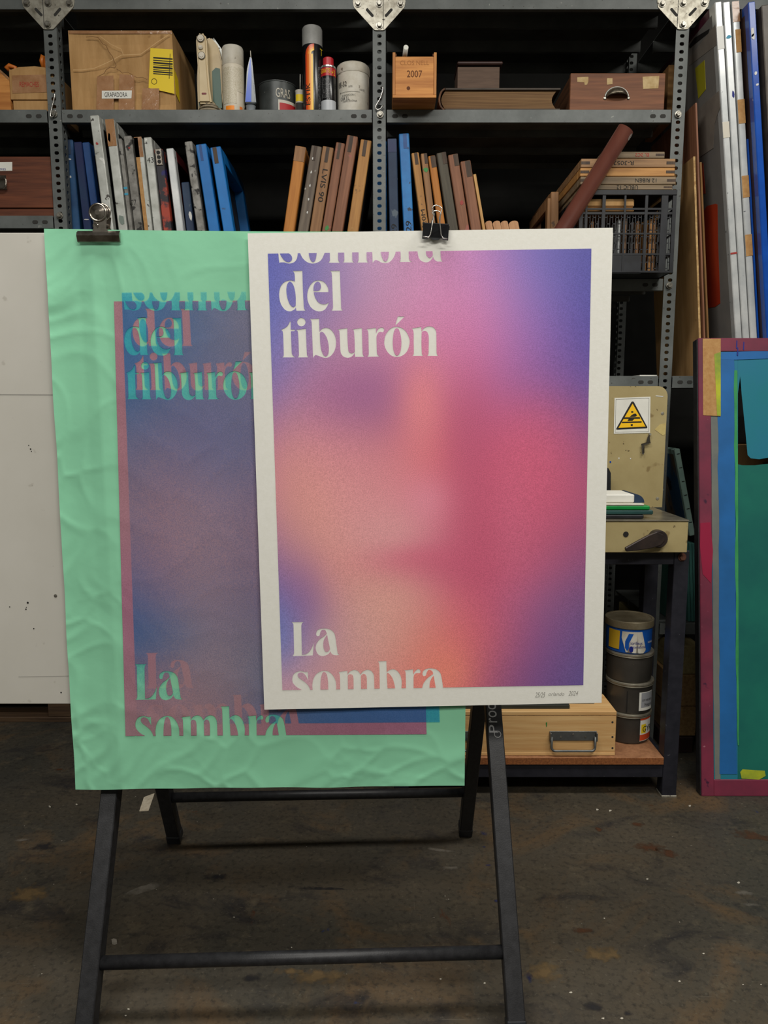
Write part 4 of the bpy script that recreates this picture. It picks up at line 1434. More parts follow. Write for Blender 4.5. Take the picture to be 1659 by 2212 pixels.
screen('narrow orange wooden screen between brown and grey ones', GR, (924.5, 940, 336), (947.5, 964), m_orange_z, joint=(.3, .98, .04))
screen('dark olive-grey wooden screen in the right bay', GR, (941.5, 964, 329), (969, 990), m_darkgrey_z, joint=(.55, .98, .04))
t, w, h, *_ = screen('reddish wooden screen with a red smear halfway down', GR, (967, 989.5, 333), (992.5, 1014.5), m_redwood_z, joint=(.5, .98, .04))
mark(t, -.002, .014, .25, .27, m_rpaint)
screen('reddish-brown wooden screen, last of the row before the thin strip', GR, (993.5, 1017, 347), (1018, 1040), m_redwood_z, joint=(.42, .95, .055))


def plank(label, px_top, px_bot, mat, name='wood_strip', cat='wood strip', Y=YS + .02, depth=.12, group=None, rounded_top=False, zdeck=None):
    zdeck = Z2 if zdeck is None else zdeck
    tl, tr = at(px_top[0], px_top[2], Y), at(px_top[1], px_top[2], Y)
    bl, br = at(px_bot[0], 497, Y), at(px_bot[1], 497, Y)
    T, B_ = (tl + tr) / 2, (bl + br) / 2
    d = T - B_; lean = math.atan2(d.x, d.z)
    w = ((tr.x - tl.x) + (br.x - bl.x)) / 2 * math.cos(lean) * .96
    zb = zdeck + w / 2 * abs(math.sin(lean)) + .0005
    base = B_ + d * ((zb - B_.z) / d.z); h = (T - base).length
    bm = BM()
    if rounded_top:
        P = [(-w / 2, 0, 0), (w / 2, 0, 0)]
        for k in range(9):
            a = math.pi * k / 8
            P.append((w / 2 * math.cos(a), 0, h - w * .30 + w * .30 * math.sin(a)))
        prism(bm, P, (0, depth, 0))
    else:
        box(bm, -w / 2, w / 2, 0, depth, 0, h, .0012)
    o = mesh_obj(name, bm, mat, None, False, loc=base, rot=(0, lean, 0))
    return tag(o, label, cat, group)


plank('thin pale wooden strip leaning at the end of the wooden screens', (1022, 1028.6, 376), (1042.7, 1049), m_paleply)
m_handle_z = wood('worn_squeegee_handle_wood', rgb(196, 150, 108), rgb(168, 122, 84), 'Z')
gq = 'rounded wooden squeegee handles'
for k, (a, b_, lab) in enumerate(((1047, 1062, 'rounded wooden handle end nearest the thin pale strip'), (1063, 1080, 'rounded wooden handle end, second from the thin pale strip'),
                                  (1080, 1096.5, 'rounded wooden handle end, third from the thin pale strip'), (1097, 1119, 'largest rounded wooden handle end, nearest the brown tube'))):
    plank(lab, (a, b_, 477), (a + 4, b_ + 4), m_handle_z, 'squeegee_handle', 'handle', Y=YS + .05, depth=.25, group=gq, rounded_top=True)

# brown cardboard tube leaning across the right bay
m_tube = M('glossy_brown_tube', rgb(98, 58, 46), rgb(80, 44, 36), scale=6, rough=0.3, spec=0.5, stretch=(1, 1, .3))
T = at(1352, 279, YS - .19)
q = at(1215, 497, YS - .155)
foot = T + (q - T) * ((.04 - T.z) / (q.z - T.z))
tb = thing('paper_tube', 'long glossy brown tube leaning diagonally in front of the flat screens', 'tube', foot)
bm = BM(); tube(bm, [foot, T], 0.0265, 24); mesh_obj('tube_body', bm, m_tube, tb)
dirn = (T - foot).normalized()
bm = BM(); tube(bm, [T - dirn * .001, T + dirn * .0015], 0.0215, 20); mesh_obj('tube_mouth', bm, m_ink, tb)
bm = BM()
nx_ = dirn.cross(Vector((0, 1, 0))).normalized()
P = []
for k in range(8):
    a = k / 8 * 2 * math.pi
    aa = -1.15 + .38 * math.cos(a) * random.uniform(.7, 1)
    ll = -.016 + .014 * math.sin(a) * random.uniform(.7, 1)
    ny_ = nx_.cross(dirn).normalized()
    if ny_.y > 0:
        ny_ = -ny_
    P.append(T + dirn * ll + (ny_ * math.cos(aa) - nx_ * math.sin(aa) * -1) * .0269)
vv = [bm.verts.new(p) for p in P]; bm.faces.new(vv); mesh_obj('chipped_patch', bm, m_wpaint, tb)

# two wooden frames standing behind the tube
for k, (a, b_, tp, lab) in enumerate(((1183, 1190, 428, 'thin dark wooden frame standing deep behind the brown tube'), (1190, 1208, 414, 'wooden frame standing behind the foot of the brown tube'))):
    screen(lab, 'frames behind the brown tube', (a, b_, tp), (a - 1, b_ - 1), m_tan_z, Y=YS + .10, depth=.34, mesh=False)

# ------------------------------------------------------------------ black crate with the flat screens on top
YCR = YS - 0.125
cl, cr = at(1250, 500, YCR).x, min(at(1458, 500, YCR).x, XC - FL / 2 - .002)
cz0, cz1 = Z2 + .002, at(1400, 411, YCR).z
CD = 0.36
crate = thing('plastic_crate', 'black slatted plastic crate holding boards under the flat wooden screens', 'crate', ((cl + cr) / 2, YCR + CD / 2, cz0))
cw, ch = cr - cl, cz1 - cz0


def crate_bar(x0, x1, z0, z1, y0=YCR, y1=None, nm='rib'):
    bm = BM(); box(bm, x0, x1, y0, y1 if y1 else y0 + .006, z0, z1); return mesh_obj(nm, bm, m_blackplastic, crate)


def CX(px):
    return at(px, 500, YCR).x


def CZ(py):
    return at(1400, py, YCR).z


crate_bar(cl, cr, CZ(421), cz1, YCR - .004, YCR + .008, 'rim')
crate_bar(cl, cr, cz0, CZ(589), YCR - .003, YCR + .008, 'rim')
for py0, py1 in ((449, 453), (458, 463), (503, 506.5), (547, 551)):
    crate_bar(cl, cr, CZ(py1), CZ(py0))
for px0, px1 in ((1250, 1258), (1263, 1267), (1299, 1306), (1346, 1350), (1391, 1397), (1426, 1440), (1450, 1458)):
    crate_bar(CX(px0), CX(px1), cz0, cz1, YCR - .001, YCR + .006)
crate_bar(CX(1324), CX(1388), CZ(591), CZ(551), YCR + .001, YCR + .004, 'panel')
bm = BM()
xs = np.arange(cl + .008, cr - .008, .0095)
for k, x in enumerate(xs):
    box(bm, x, x + .0022, YCR + .004, YCR + .0055, cz0, CZ(463))
for k in range(9):
    z = cz0 + (CZ(463) - cz0) * (k + .5) / 9
    for i, x in enumerate(xs[:-1]):
        if (i + k) % 2 == 0:
            box(bm, x, x + .0095, YCR + .004, YCR + .0055, z, z + .003)
mesh_obj('lattice', bm, m_blackplastic, crate)
for xx in (cl, cr - .006):
    for z0, z1 in ((cz1 - .02, cz1), (CZ(463), CZ(449)), (CZ(506), CZ(503)), (CZ(551), CZ(547)), (cz0, cz0 + .012)):
        bm = BM(); box(bm, xx, xx + .006, YCR, YCR + CD, z0, z1); mesh_obj('side_rib', bm, m_blackplastic, crate)
    for y in np.linspace(YCR, YCR + CD - .01, 6):
        bm = BM(); box(bm, xx, xx + .006, y, y + .01, cz0, cz1); mesh_obj('side_rib', bm, m_blackplastic, crate)
bm = BM(); box(bm, cl, cr, YCR + CD - .006, YCR + CD, cz0, cz1); mesh_obj('back_panel', bm, m_blackplastic, crate)
bm = BM(); box(bm, cl, cr, YCR, YCR + CD, cz0 - .0, cz0 + .004); mesh_obj('base', bm, m_blackplastic, crate)
# boards standing inside the crate, seen through the lattice
gi = 'boards packed in the black crate'
for k, (px, mt, lab) in enumerate(((1266, m_meshdk, 'dark thin board on edge at the left end inside the black crate'), (1280, m_tan_z, 'tan thin board on edge near the left end inside the black crate'),
                              (1292, m_meshdk, 'dark thin board on edge beside a tan one near the left inside the black crate'), (1338, m_aluw, 'pale thin board on edge in the middle of the black crate'),
                              (1353, m_tan_z, 'tan thin board on edge right of the pale one inside the black crate'), (1367, m_meshdk, 'dark thin board on edge right of the middle inside the black crate'),
                              (1379, m_tan_z, 'tan thin board on edge above the solid crate panel'), (1397, m_pine_z, 'leftmost pale wooden board on edge in the right section of the crate'),
                              (1407, m_pine_z, 'middle pale wooden board on edge in the right section of the crate'), (1416, m_tan_z, 'rightmost wooden board on edge in the black crate'))):
    x = CX(px)
    bm = BM(); box(bm, x, x + .009, YCR + .02, YCR + CD - .02, cz0 + .006, CZ(468 + (k * 7) % 9), .001)
    o = mesh_obj('thin_board', bm, mt, None, True, loc=(x, YCR + CD / 2, cz0 + .006))
    tag(o, lab, 'board', gi)
for k, (py0, py1, lab) in enumerate(((423.5, 441, 'upper brown paper parcel in the crate, behind its hand opening'), (442, 452, 'lower brown paper parcel in the crate, behind its hand opening'))):
    bm = BM(); box(bm, CX(1268), CX(1371), YCR + .015, YCR + .2, CZ(py1 + 3), CZ(py0 + 3), .004)
    o = mesh_obj('paper_parcel', bm, m_card if k == 0 else m_flatwood2_x, None, True, loc=(CX(1320), YCR + .1, CZ(py1 + 3)))
    tag(o, lab, 'parcel', 'parcels in the black crate')


def flat_screen(label, x0, x1, y0, y1, mat, yaw=0.0, txt=None, Y=YCR - .003, depth=.36, z0=None, dz=0):
    """screen lying flat, its long front bar toward the room"""
    a, c = at(x0, (y0 + y1) / 2, Y), at(x1, (y0 + y1) / 2, Y)
    zt, zb = at((x0 + x1) / 2, y0, Y).z, at((x0 + x1) / 2, y1, Y).z
    if z0 is not None:
        zt += z0 - zb; zb = z0
    t = thing('flat_screen', label, 'screen', ((a.x + c.x) / 2, Y, zb), (0, -dz, yaw), 'flat screens stacked on the black crate')
    w, h = c.x - a.x, zt - zb - .0012
    bw = .035
    for nm, x_0, x_1, ya, yb_ in (('front_bar', -w / 2, w / 2, 0, bw), ('back_bar', -w / 2, w / 2, depth - bw, depth), ('side_bar', -w / 2, -w / 2 + bw, bw, depth - bw), ('side_bar', w / 2 - bw, w / 2, bw, depth - bw)):
        bm = BM(); box(bm, x_0, x_1, ya, yb_, 0, h, .0018); mesh_obj(nm, bm, mat, t, False)
    bm = BM(); box(bm, -w / 2 + .01, w / 2 - .01, .01, depth - .01, -.0004, .0004); mesh_obj('screen_mesh', bm, m_meshdk, t, False)
    for xx, s in ((-w / 2, 1), (w / 2, -1)):
        bm = BM(); box(bm, min(xx, xx + s * .03) + .0005, max(xx, xx + s * .03) - .0005, -.0006, .003, h * .35, h * .68); mesh_obj('joint', bm, m_joint, t, False)
    if txt:
        s, px, hh, ww, mt, rot = txt
        x = at(px, (y0 + y1) / 2, Y).x - (a.x + c.x) / 2
        k = -1 if rot else 1
        lettering(s, (x, -.0009, h * .5), hh, ww, mt, t, R=(k, 0, 0), U=(0, 0, k), world=False)
    return zb + zt - zb


zz = cz1 + .001
zz = flat_screen('bottom flat wooden screen resting on the crate rim', 1256, 1453, 399.5, 411, m_flatwood3_x, txt=('UBLIC 12', 1355, .012, .07, m_ink, True), z0=zz)
zz = flat_screen('grey-brown flat wooden screen, second up from the crate', 1254, 1460, 382, 399.5, m_flatwood3_x, txt=('12 RIBEN', 1395, .012, .07, m_slot, True), z0=zz)
zz = flat_screen('yellow flat wooden screen in the middle of the stack', 1253.5, 1458, 363, 382, m_flatwood2_x, z0=zz)
zz = flat_screen('flat wooden screen marked 3052, second from the top', 1255, 1459, 343, 363, m_flatwood_x, txt=('R-3052', 1347, .013, .066, m_ink, True), z0=zz)
zz = flat_screen('small topmost flat wooden screen with faint red writing', 1300, 1436, 328, 343, m_flatwood3_x, txt=('EL 2C2', 1387, .010, .045, m_redink, True), z0=zz, depth=.30)

# ------------------------------------------------------------------ upper shelf, middle bay
D1 = Z1 + .0015


def px_w(x0, x1, py, Y):
    return at(x0, py, Y), at(x1, py, Y)


# big worn cardboard box
Yb = YS + 0.012
a, c = at(153, 200, Yb), at(379, 200, Yb)
zt = at(260, 66, Yb).z
bx = thing('cardboard_box', 'large worn cardboard box patched with tape and a yellow sticker', 'box', ((a.x + c.x) / 2, Yb + .16, D1))
bl, br, tl, tr = at(157, 238, Yb), at(381, 238, Yb), at(147, 66, Yb), at(371, 67, Yb)
DPB = .30
bm = BM()
nx, nz = 16, 12
F_ = []
for i in range(nx + 1):
    col_ = []
    for j in range(nz + 1):
        u, v = i / nx, j / nz
        x = (bl.x * (1 - u) + br.x * u) * (1 - v) + (tl.x * (1 - u) + tr.x * u) * v
        z = D1 + (zt - D1) * v
        dent = .008 * noise.noise(Vector((u * 4, v * 4, 2))) + .010 * (1 - abs(u * .9 + v * .6 - .75) * 4 if abs(u * .9 + v * .6 - .75) < .25 else 0)
        edge = min(u, 1 - u, v, 1 - v)
        col_.append(bm.verts.new((x, Yb + dent * min(1, edge * 6), z)))
    F_.append(col_)
for i in range(nx):
    for j in range(nz):
        f = bm.faces.new((F_[i][j], F_[i + 1][j], F_[i + 1][j + 1], F_[i][j + 1]))
bk = [bm.verts.new((v.co.x, Yb + DPB, v.co.z)) for v in (F_[0][0], F_[nx][0], F_[nx][nz], F_[0][nz])]
bm.faces.new(bk[::-1])
bm.faces.new([F_[i][0] for i in range(nx, -1, -1)] + [bk[0], bk[1]])
bm.faces.new([F_[i][nz] for i in range(nx + 1)] + [bk[2], bk[3]])
bm.faces.new([F_[0][j] for j in range(nz + 1)] + [bk[3], bk[0]])
bm.faces.new([F_[nx][j] for j in range(nz, -1, -1)] + [bk[1], bk[2]])
boxbody = mesh_obj('box_body', bm, m_card, bx)


def decal(name, pts, mat, parent, Y, t=.0006):
    bm = BM(); prism(bm, [at(x, y, Y) for x, y in pts], (0, -t, 0)); return mesh_obj(name, bm, mat, parent)


m_clear = M('clear_packing_tape', rgb(172, 132, 98), rgb(150, 108, 74), scale=20, rough=0.12, spec=0.7, bump=0.5, bump_scale=40)
Yd = Yb - .009
decal('tape', [(210, 165), (245, 163), (246, 238), (208, 238)], m_clear, bx, Yd)
decal('tape', [(258, 160), (290, 163), (291, 238), (256, 238)], m_clear, bx, Yd)
decal('tape', [(308, 191), (344, 191), (343, 237), (306, 238)], m_clear, bx, Yd)
decal('tape', [(148, 66), (371, 67), (371, 73), (149, 73)], m_clear, bx, Yb - .001)
decal('yellow_sticker', [(325, 104), (373, 107), (377, 203), (321, 190)], m_yellow, bx, Yb - .006)
for k, (y0, y1) in enumerate(((123, 126), (129, 131), (133.5, 137), (139, 140.5), (143, 147), (149.5, 151), (153, 156), (158, 160))):
    decal('barcode_line', [(331, y0), (373, y0 + 3.2), (373, y1 + 3.2), (331, y1)], m_ink, bx, Yb - .0068, .0003)
decal('arrow_line', [(367, 116), (368, 116), (366, 170), (365, 170)], m_ink, bx, Yb - .0072, .0003)
cc = at(333, 176, Yb - .0068)
bm = BM(); tube(bm, [(cc.x + .009 * math.cos(q), cc.y, cc.z + .009 * math.sin(q)) for q in [k * math.pi / 10 for k in range(20)]], .0009, 6, True); mesh_obj('printed_ring', bm, m_ink, bx)
decal('paper_label', [(220, 196), (285, 195.5), (284, 212.5), (220, 213)], m_white, bx, Yd - .001)
p0, p1 = at(226, 204.5, Yd - .002), at(275, 204.5, Yd - .002)
lettering('GRAPADORA', (p0 + p1) / 2, .0155, (p1 - p0).length, m_ink, bx)
# yellow sticker folds round the side
xs_ = at(377, 150, Yb).x
bm = BM(); P = [Vector((at(371.5, 107, Yb).x + .0012, Yb, at(371, 108, Yb).z)), Vector((at(371.5, 107, Yb).x + .0012, Yb + .05, at(371, 112, Yb).z)), Vector((at(379, 200, Yb).x + .0012, Yb + .05, at(371, 210, Yb).z)), Vector((at(379, 200, Yb).x + .0012, Yb, at(371, 203, Yb).z))]
prism(bm, P, (.0004, 0, 0)); mesh_obj('yellow_sticker', bm, m_yellow, bx)

def box_line(pts, w_, mat):
    bm = BM()
    Q = [at(x, y, Yb - .0088) for x, y in pts]
    for a_, c_ in zip(Q[:-1], Q[1:]):
        d_ = (c_ - a_).normalized(); n_ = Vector((-d_.z, 0, d_.x)) * (w_ / 2)
        bm.faces.new([bm.verts.new(p) for p in (a_ - n_, c_ - n_, c_ + n_, a_ + n_)])
    return mesh_obj('crease', bm, mat, bx)


m_tide = M('water_stain_line', rgb(118, 84, 48), rough=.8)
box_line([(186, 80), (199, 79), (212, 81), (222, 95), (229, 98), (235, 112), (243, 122), (246, 131), (251, 141), (248, 147), (238, 145), (229, 151), (225, 159), (212, 165)], .0022, m_tide)
box_line([(252, 150), (258, 152), (264, 158), (276, 156), (288, 163), (296, 168), (308, 167), (318, 172)], .0018, m_tide)
m_fold = M('pale_fold_line', rgb(198, 162, 112), rough=.7)
box_line([(158, 151), (178, 151), (205, 147), (230, 136), (246, 128), (262, 119), (284, 118), (304, 117), (322, 104), (338, 92), (366, 74)], .0020, m_fold)
box_line([(216, 78), (240, 96), (262, 106), (266, 118)], .0014, m_fold)

# household iron standing on its heel, cord wound round it
m_cream = M('aged_cream_plastic', rgb(206, 186, 146), rgb(186, 164, 122), scale=6, rough=0.4)
m_greenp = M('grey_green_plastic', rgb(74, 106, 92), rgb(62, 92, 80), scale=6, rough=0.4)
Yi = YS + .04
P0 = at(448, 238, Yi)
ir = thing('clothes_iron', 'old cream clothes iron standing upright beside the cardboard box', 'iron', (P0.x, P0.y + .05, D1))


def ipt(px, py, dy=0):
    return at(px, py, Yi) + Vector((0, dy, 0))


bm = BM()
prism(bm, [ipt(423, 232, .03), ipt(420, 160, .03), ipt(424, 90, .03), ipt(436, 76, .03), ipt(450, 70, .03), ipt(466, 88, .03), ipt(477, 130, .03), ipt(478, 190, .03), ipt(474, 236, .03), ipt(424, 238, .03)], (0, .035, 0))
bmesh.ops.bevel(bm, geom=bm.edges[:], offset=.004, segments=2, affect='EDGES')
mesh_obj('body', bm, m_cream, ir)
bm = BM(); prism(bm, [ipt(419, 236, .067), ipt(419, 140, .067), ipt(434, 78, .067), ipt(452, 60, .067), ipt(470, 86, .067), ipt(480, 150, .067), ipt(479, 236, .067)], (0, .008, 0)); mesh_obj('sole_plate', bm, m_alu, ir)
bm = BM(); prism(bm, [ipt(x, y, -.014) for x, y in ((424.5, 86), (428, 77), (436, 73), (444, 77), (448, 87), (450, 140), (454, 190), (459, 226), (430, 226), (429.5, 160), (426, 112))], (0, .036, 0))
bmesh.ops.bevel(bm, geom=bm.edges[:], offset=.006, segments=3, affect='EDGES')
mesh_obj('handle', bm, m_cream, ir)
bm = BM(); prism(bm, [ipt(454, 146, .028), ipt(462, 138, .028), ipt(471, 140, .028), ipt(476, 226, .028), ipt(468, 226, .028), ipt(456, 210, .028)], (0, .004, 0)); mesh_obj('water_tank', bm, m_greenp, ir)
bm = BM(); prism(bm, [ipt(424, 140, .028), ipt(428, 140, .028), ipt(430, 210, .028), ipt(425, 225, .028)], (0, .004, 0)); mesh_obj('water_tank', bm, m_greenp, ir)
m_pale = M('pale_plastic_knob', rgb(204, 196, 178), rgb(186, 176, 156), scale=30, rough=.4)
for px, py, r, nm in ((436, 88, .0125, 'dial'), (436, 107, .0078, 'button'), (438, 125, .0125, 'dial')):
    c_ = ipt(px, py, -.0165)
    bm = BM(); lathe(bm, [(r, .004), (r, -.001), (r * .85, -.003), (r * .55, -.003), (r * .5, -.005)], c_, 24, 'Y'); dl = mesh_obj(nm, bm, m_pale, ir)
    if r > .01:
        bm = BM(); tube(bm, [(c_.x + r * .92 * math.cos(q), c_.y - .002, c_.z + r * .92 * math.sin(q)) for q in [k * math.pi / 12 for k in range(24)]], .0009, 6, True); mesh_obj('dial_ring', bm, m_ink, dl)
c_ = ipt(443, 206, -.0142); bm = BM(); _slot(bm, c_, .017, .006); mesh_obj('indicator_lamp', bm, M('dark_red_lamp', rgb(110, 20, 24), rough=.2), ir)
m_cord = M('grey_beige_cord', rgb(150, 138, 116), rgb(126, 114, 94), scale=80, rough=.7)
for k in range(4):
    z = D1 + .006 + k * .0085
    w_ = .046 - k * .005
    cx_ = at(448, 236, Yi).x
    bm = BM(); tube(bm, [(cx_ + w_ * math.cos(q), Yi + .045 + (.062 - .004 * k) * math.sin(q), z + .003 * math.sin(q + k)) for q in [i * math.pi / 14 for i in range(28)]], .0042, 8, True); mesh_obj('cord', bm, m_cord, ir)


def can(name, label, x0, x1, y_top, Y, prof, mats, cat, group=None, ybase=239.0, deck=None):
    """round can; prof is a list of (part name, material, [(r factor, height 0..1)])"""
    a, c = at(x0, ybase, Y), at(x1, ybase, Y)
    r = (c.x - a.x) / 2 * .99
    dk = D1 if deck is None else deck
    h = at((x0 + x1) / 2, y_top, Y).z - dk
    cen = Vector(((a.x + c.x) / 2, Y + r, dk))
    t = thing(name, label, cat, cen, (0, 0, 0), group)
    for nm, mt, pr in prof:
        bm = BM(); lathe(bm, [(r * k, h * q) for k, q in pr], cen, 32); mesh_obj(nm, bm, mt, t)
    return t, cen, r, h


def body_label(t, cen, r, a0, a1, z0, z1, mat, nm='label', seg=14):
    bm = BM(); patch(bm, cen, r * 1.004 + .0004, a0, a1, z0, z1, seg); return mesh_obj(nm, bm, mat, t)


def body_text(t, cen, r, s, ang, z, hh, ww, mat, extra=.0012, nm='lettering'):
    return lettering(s, cen + Vector((0, 0, z)), hh, ww, mat, t, wrap=(r * 1.004 + extra, ang), name=nm)


def body_text_up(t, cen, r, s, ang, z, hh, ww, mat):
    p = cen + Vector(((r + .0012) * math.sin(ang), -(r + .0012) * math.cos(ang), z))
    return lettering(s, p, hh, ww, mat, t, R=(0, 0, 1), U=(-math.cos(ang), -math.sin(ang), 0))


Yc = YS + .012
m_canw = M('off_white_can_print', rgb(214, 206, 188), rgb(200, 190, 168), scale=12, rough=.35, spec=.5)
m_silver = M('silver_rim', rgb(190, 190, 186), rough=.25, metal=.8)
# white aerosol with orange sticker
t, cen, r, h = can('aerosol_can', 'white aerosol can with an orange sticker near its base', 477.5, 525, 93, Yc,
                   [('can_body', m_canw, [(.98, 0), (1, .01), (1, .70), (.97, .715)]), ('cap', m_dirtywhite, [(.985, .715), (.985, .97), (.93, .995), (.8, 1)])], None, 'aerosol can')
body_label(t, cen, r, -.9, .45, .12 * h, .66 * h, M('small_print_panel', rgb(178, 168, 142), rgb(206, 198, 178), scale=260, rough=.4, ramp=(.45, .55), stretch=(1, 1, 3)), 'small_print')
body_label(t, cen, r, .5, 1.2, .3 * h, .66 * h, bpy.data.materials['small_print_panel'], 'small_print')
body_label(t, cen, r * 1.005, -.62, .22, .0, .085 * h, M('orange_sticker', rgb(240, 140, 30), rough=.5), 'sticker')
body_label(t, cen, r, .72, 1.05, .02 * h, .085 * h, M('hazard_orange', rgb(214, 112, 40), rough=.5), 'hazard_mark')
# glue tube
m_bluet = M('blue_glue_tube', rgb(28, 82, 196), rgb(36, 100, 206), scale=6, rough=.25, spec=.5)
m_cleart = M('clear_tube_plastic', rgb(150, 156, 160), rgb(118, 124, 130), scale=12, rough=.2, spec=.5)
P0 = at(541, 238, Yc + .02)
gt = thing('glue_tube', 'blue flattened glue tube standing on its cap', 'tube', (P0.x, P0.y, D1))


def gp(px, py, dy=0):
    return at(px, py, Yc + .02) + Vector((0, dy, 0))


bm = BM()
L_ = [gp(529, 222), gp(553, 222), gp(549, 180), gp(543, 122), gp(540, 120), gp(533, 150)]
prism(bm, L_, (0, .018, 0)); bmesh.ops.bevel(bm, geom=bm.edges[:], offset=.003, segments=2, affect='EDGES'); mesh_obj('tube_body', bm, m_cleart, gt)
bm = BM(); prism(bm, [gp(530, 220, -.0005), gp(543, 220, -.0005), gp(543.5, 160, -.0005), gp(541.5, 124, -.0005), gp(538, 140, -.0005)], (0, -.0006, 0)); mesh_obj('blue_label', bm, m_bluet, gt)
bm = BM(); cz = Vector((P0.x, Yc + .029, D1)); lathe(bm, [(.016, 0), (.016, .022), (.018, .026)], cz, 20); mesh_obj('cap', bm, m_cleart, gt)
bm = BM(); tube(bm, [gp(541, 122, .009), gp(540, 107, .009)], [.0022, .0012], 8); mesh_obj('nozzle', bm, m_dirtywhite, gt)
# dark grease tin
m_tin = M('scuffed_dark_tin', rgb(76, 80, 78), rgb(54, 57, 56), scale=10, rough=.4, metal=.3, speck=(rgb(120, 122, 118), 40, .7))
t, cen, r, h = can('grease_tin', 'dark scuffed grease tin with a red and cream label', 553, 637, 172, Yc + .02,
                   [('tin_body', m_tin, [(1, 0), (1, .96), (1.02, .97), (1.02, 1.0), (.96, 1.0), (.95, .94)]), ('lid', m_blackplastic, [(.95, .95), (.93, .99), (.2, .98)])], None, 'tin')
body_text(t, cen, r, 'GRAS', .42, .62 * h, .030, .052, m_dirtywhite)
body_label(t, cen, r, .15, 1.2, 0, .42 * h, m_dirtywhite)
body_label(t, cen, r * 1.006, .22, 1.2, .02 * h, .33 * h, M('red_label', rgb(172, 36, 40), rough=.5), 'red_panel')
# small tin with a brush stick
t, cen, r, h = can('small_tin', 'small pale tin with a thin stick standing in it', 637.5, 656, 193, Yc + .035,
                   [('tin_body', m_dirtywhite, [(1, 0), (1, .93), (1.05, .95), (1.05, 1.0), (.9, 1)])], None, 'tin')
body_label(t, cen, r, -1, 1.2, .55 * h, .82 * h, m_yellow, 'yellow_band'); body_label(t, cen, r, -1, 1.2, .1 * h, .5 * h, m_slot, 'dark_print')
bm = BM(); tube(bm, [cen + Vector((.002, 0, h)), cen + Vector((.003, 0, h + .055))], .0016, 8); mesh_obj('stick', bm, m_dirtywhite, t)
# tall black aerosol
m_canblk = M('black_can_print', rgb(20, 20, 22), rough=.22, spec=.6)
t, cen, r, h = can('aerosol_can', 'tall black aerosol can with orange rainbow stripes and grey cap', 651.5, 697, 51, Yc,
                   [('can_body', m_canblk, [(.98, 0), (1, .01), (1, .76), (.96, .79)]), ('cap', M('grey_cap', rgb(146, 146, 142), rgb(128, 128, 124), scale=20, rough=.45), [(.97, .775), (.97, .98), (.9, 1), (.5, 1)])], None, 'aerosol can')
for k, cc_ in enumerate(((206, 72, 34), (224, 110, 36), (236, 150, 40), (244, 196, 60))):
    mt = M('stripe_ink_%s' % ('red', 'orange', 'amber', 'yellow')[k], rgb(*cc_), rough=.3)
    a0 = -.62 + k * .19
    body_label(t, cen, r, a0, a0 + .19, 0, (.66 - .0 * k) * h, mt, 'stripe', 4)
    bm = BM()
    # the arch where each stripe turns to the right
    R0, R1 = .030 - .006 * k, .036 - .006 * k
    ac = -.62 + 4 * .19 + .12
    pr = None
    for q in range(9):
        ph = math.pi - (math.pi / 2) * q / 8
        pts = []
        for R_ in (R0, R1):
            xx = R_ * math.cos(ph) * .86; zz_ = .66 * h + R_ * math.sin(ph) * .9
            an = ac + xx / r
            pts.append(bm.verts.new(cen + Vector(((r * 1.004 + .0004) * math.sin(an), -(r * 1.004 + .0004) * math.cos(an), zz_))))
        if pr:
            bm.faces.new((pr[0], pts[0], pts[1], pr[1]))
        pr = pts
    mesh_obj('stripe_arch', bm, mt, t)
body_text_up(t, cen, r, 'ESTIK', -.36, .2 * h, .016, .070, m_ink)
body_text(t, cen, r, 'T', 1.05, .70 * h, .022, .014, m_yellow)
body_label(t, cen, r, .62, 1.0, .02 * h, .52 * h, M('fine_white_print', rgb(20, 20, 22), rgb(150, 150, 150), scale=300, rough=.3, ramp=(.55, .62), stretch=(1, 1, 3)), 'small_print')
# black and red aerosol
t, cen, r, h = can('aerosol_can', 'small black aerosol can with red cap and red band', 692.5, 725, 119, Yc - .003,
                   [('can_body', m_canblk, [(.97, 0), (1, .01), (1, .80), (.9, .835)]), ('cap', M('red_cap', rgb(186, 34, 44), rough=.4), [(.74, .83), (.72, .985), (.6, 1)]), ('rim', m_silver, [(1.0, .80), (1.02, .81), (1.0, .835), (.76, .845)])], None, 'aerosol can')
body_label(t, cen, r, -1.5, 1.5, .64 * h, .79 * h, M('red_band', rgb(178, 30, 36), rough=.35), 'red_band')
body_text(t, cen, r, 'GRATIS', -.35, .725 * h, .014, .036, m_yellow, .0016); body_text(t, cen, r, '+2', .75, .70 * h, .016, .016, m_yellow, .0016)
body_label(t, cen, r, -1.5, 1.5, 0, .20 * h, M('pale_grey_band', rgb(180, 184, 188), rough=.35), 'pale_band')
body_label(t, cen, r, -.9, .3, .24 * h, .60 * h, bpy.data.materials['fine_white_print'], 'small_print')
# white tub
t, cen, r, h = can('plastic_tub', 'stained white plastic tub with black printing', 725.5, 798, 129, Yc + .01,
                   [('tub_body', m_dirtywhite, [(.97, 0), (.98, .02), (.98, .80), (.95, .82)]), ('lid', m_dirtywhite, [(1.0, .80), (1.02, .82), (1.02, .93), (.99, .97), (.9, 1.0)])], None, 'tub')
body_text(t, cen, r, 'EE-52', -.66, .56 * h, .016, .036, m_slot); body_text(t, cen, r, 'LITE', -.12, .50 * h, .005, .014, m_slot); body_text(t, cen, r, 'AQ-4000', .62, .45 * h, .006, .018, m_slot)
body_text(t, cen, r, 'ELABORACION C', -.25, .34 * h, .005, .05, m_slot)
body_text(t, cen, r, 'CAR S.L.', -.48, .28 * h, .011, .036, m_slot); body_text(t, cen, r, '- BARCELONA', -.2, .225 * h, .005, .055, m_slot)
body_label(t, cen, r * 1.001, -.9, .45, .40 * h, .405 * h, m_slot, 'printed_rule', 8)

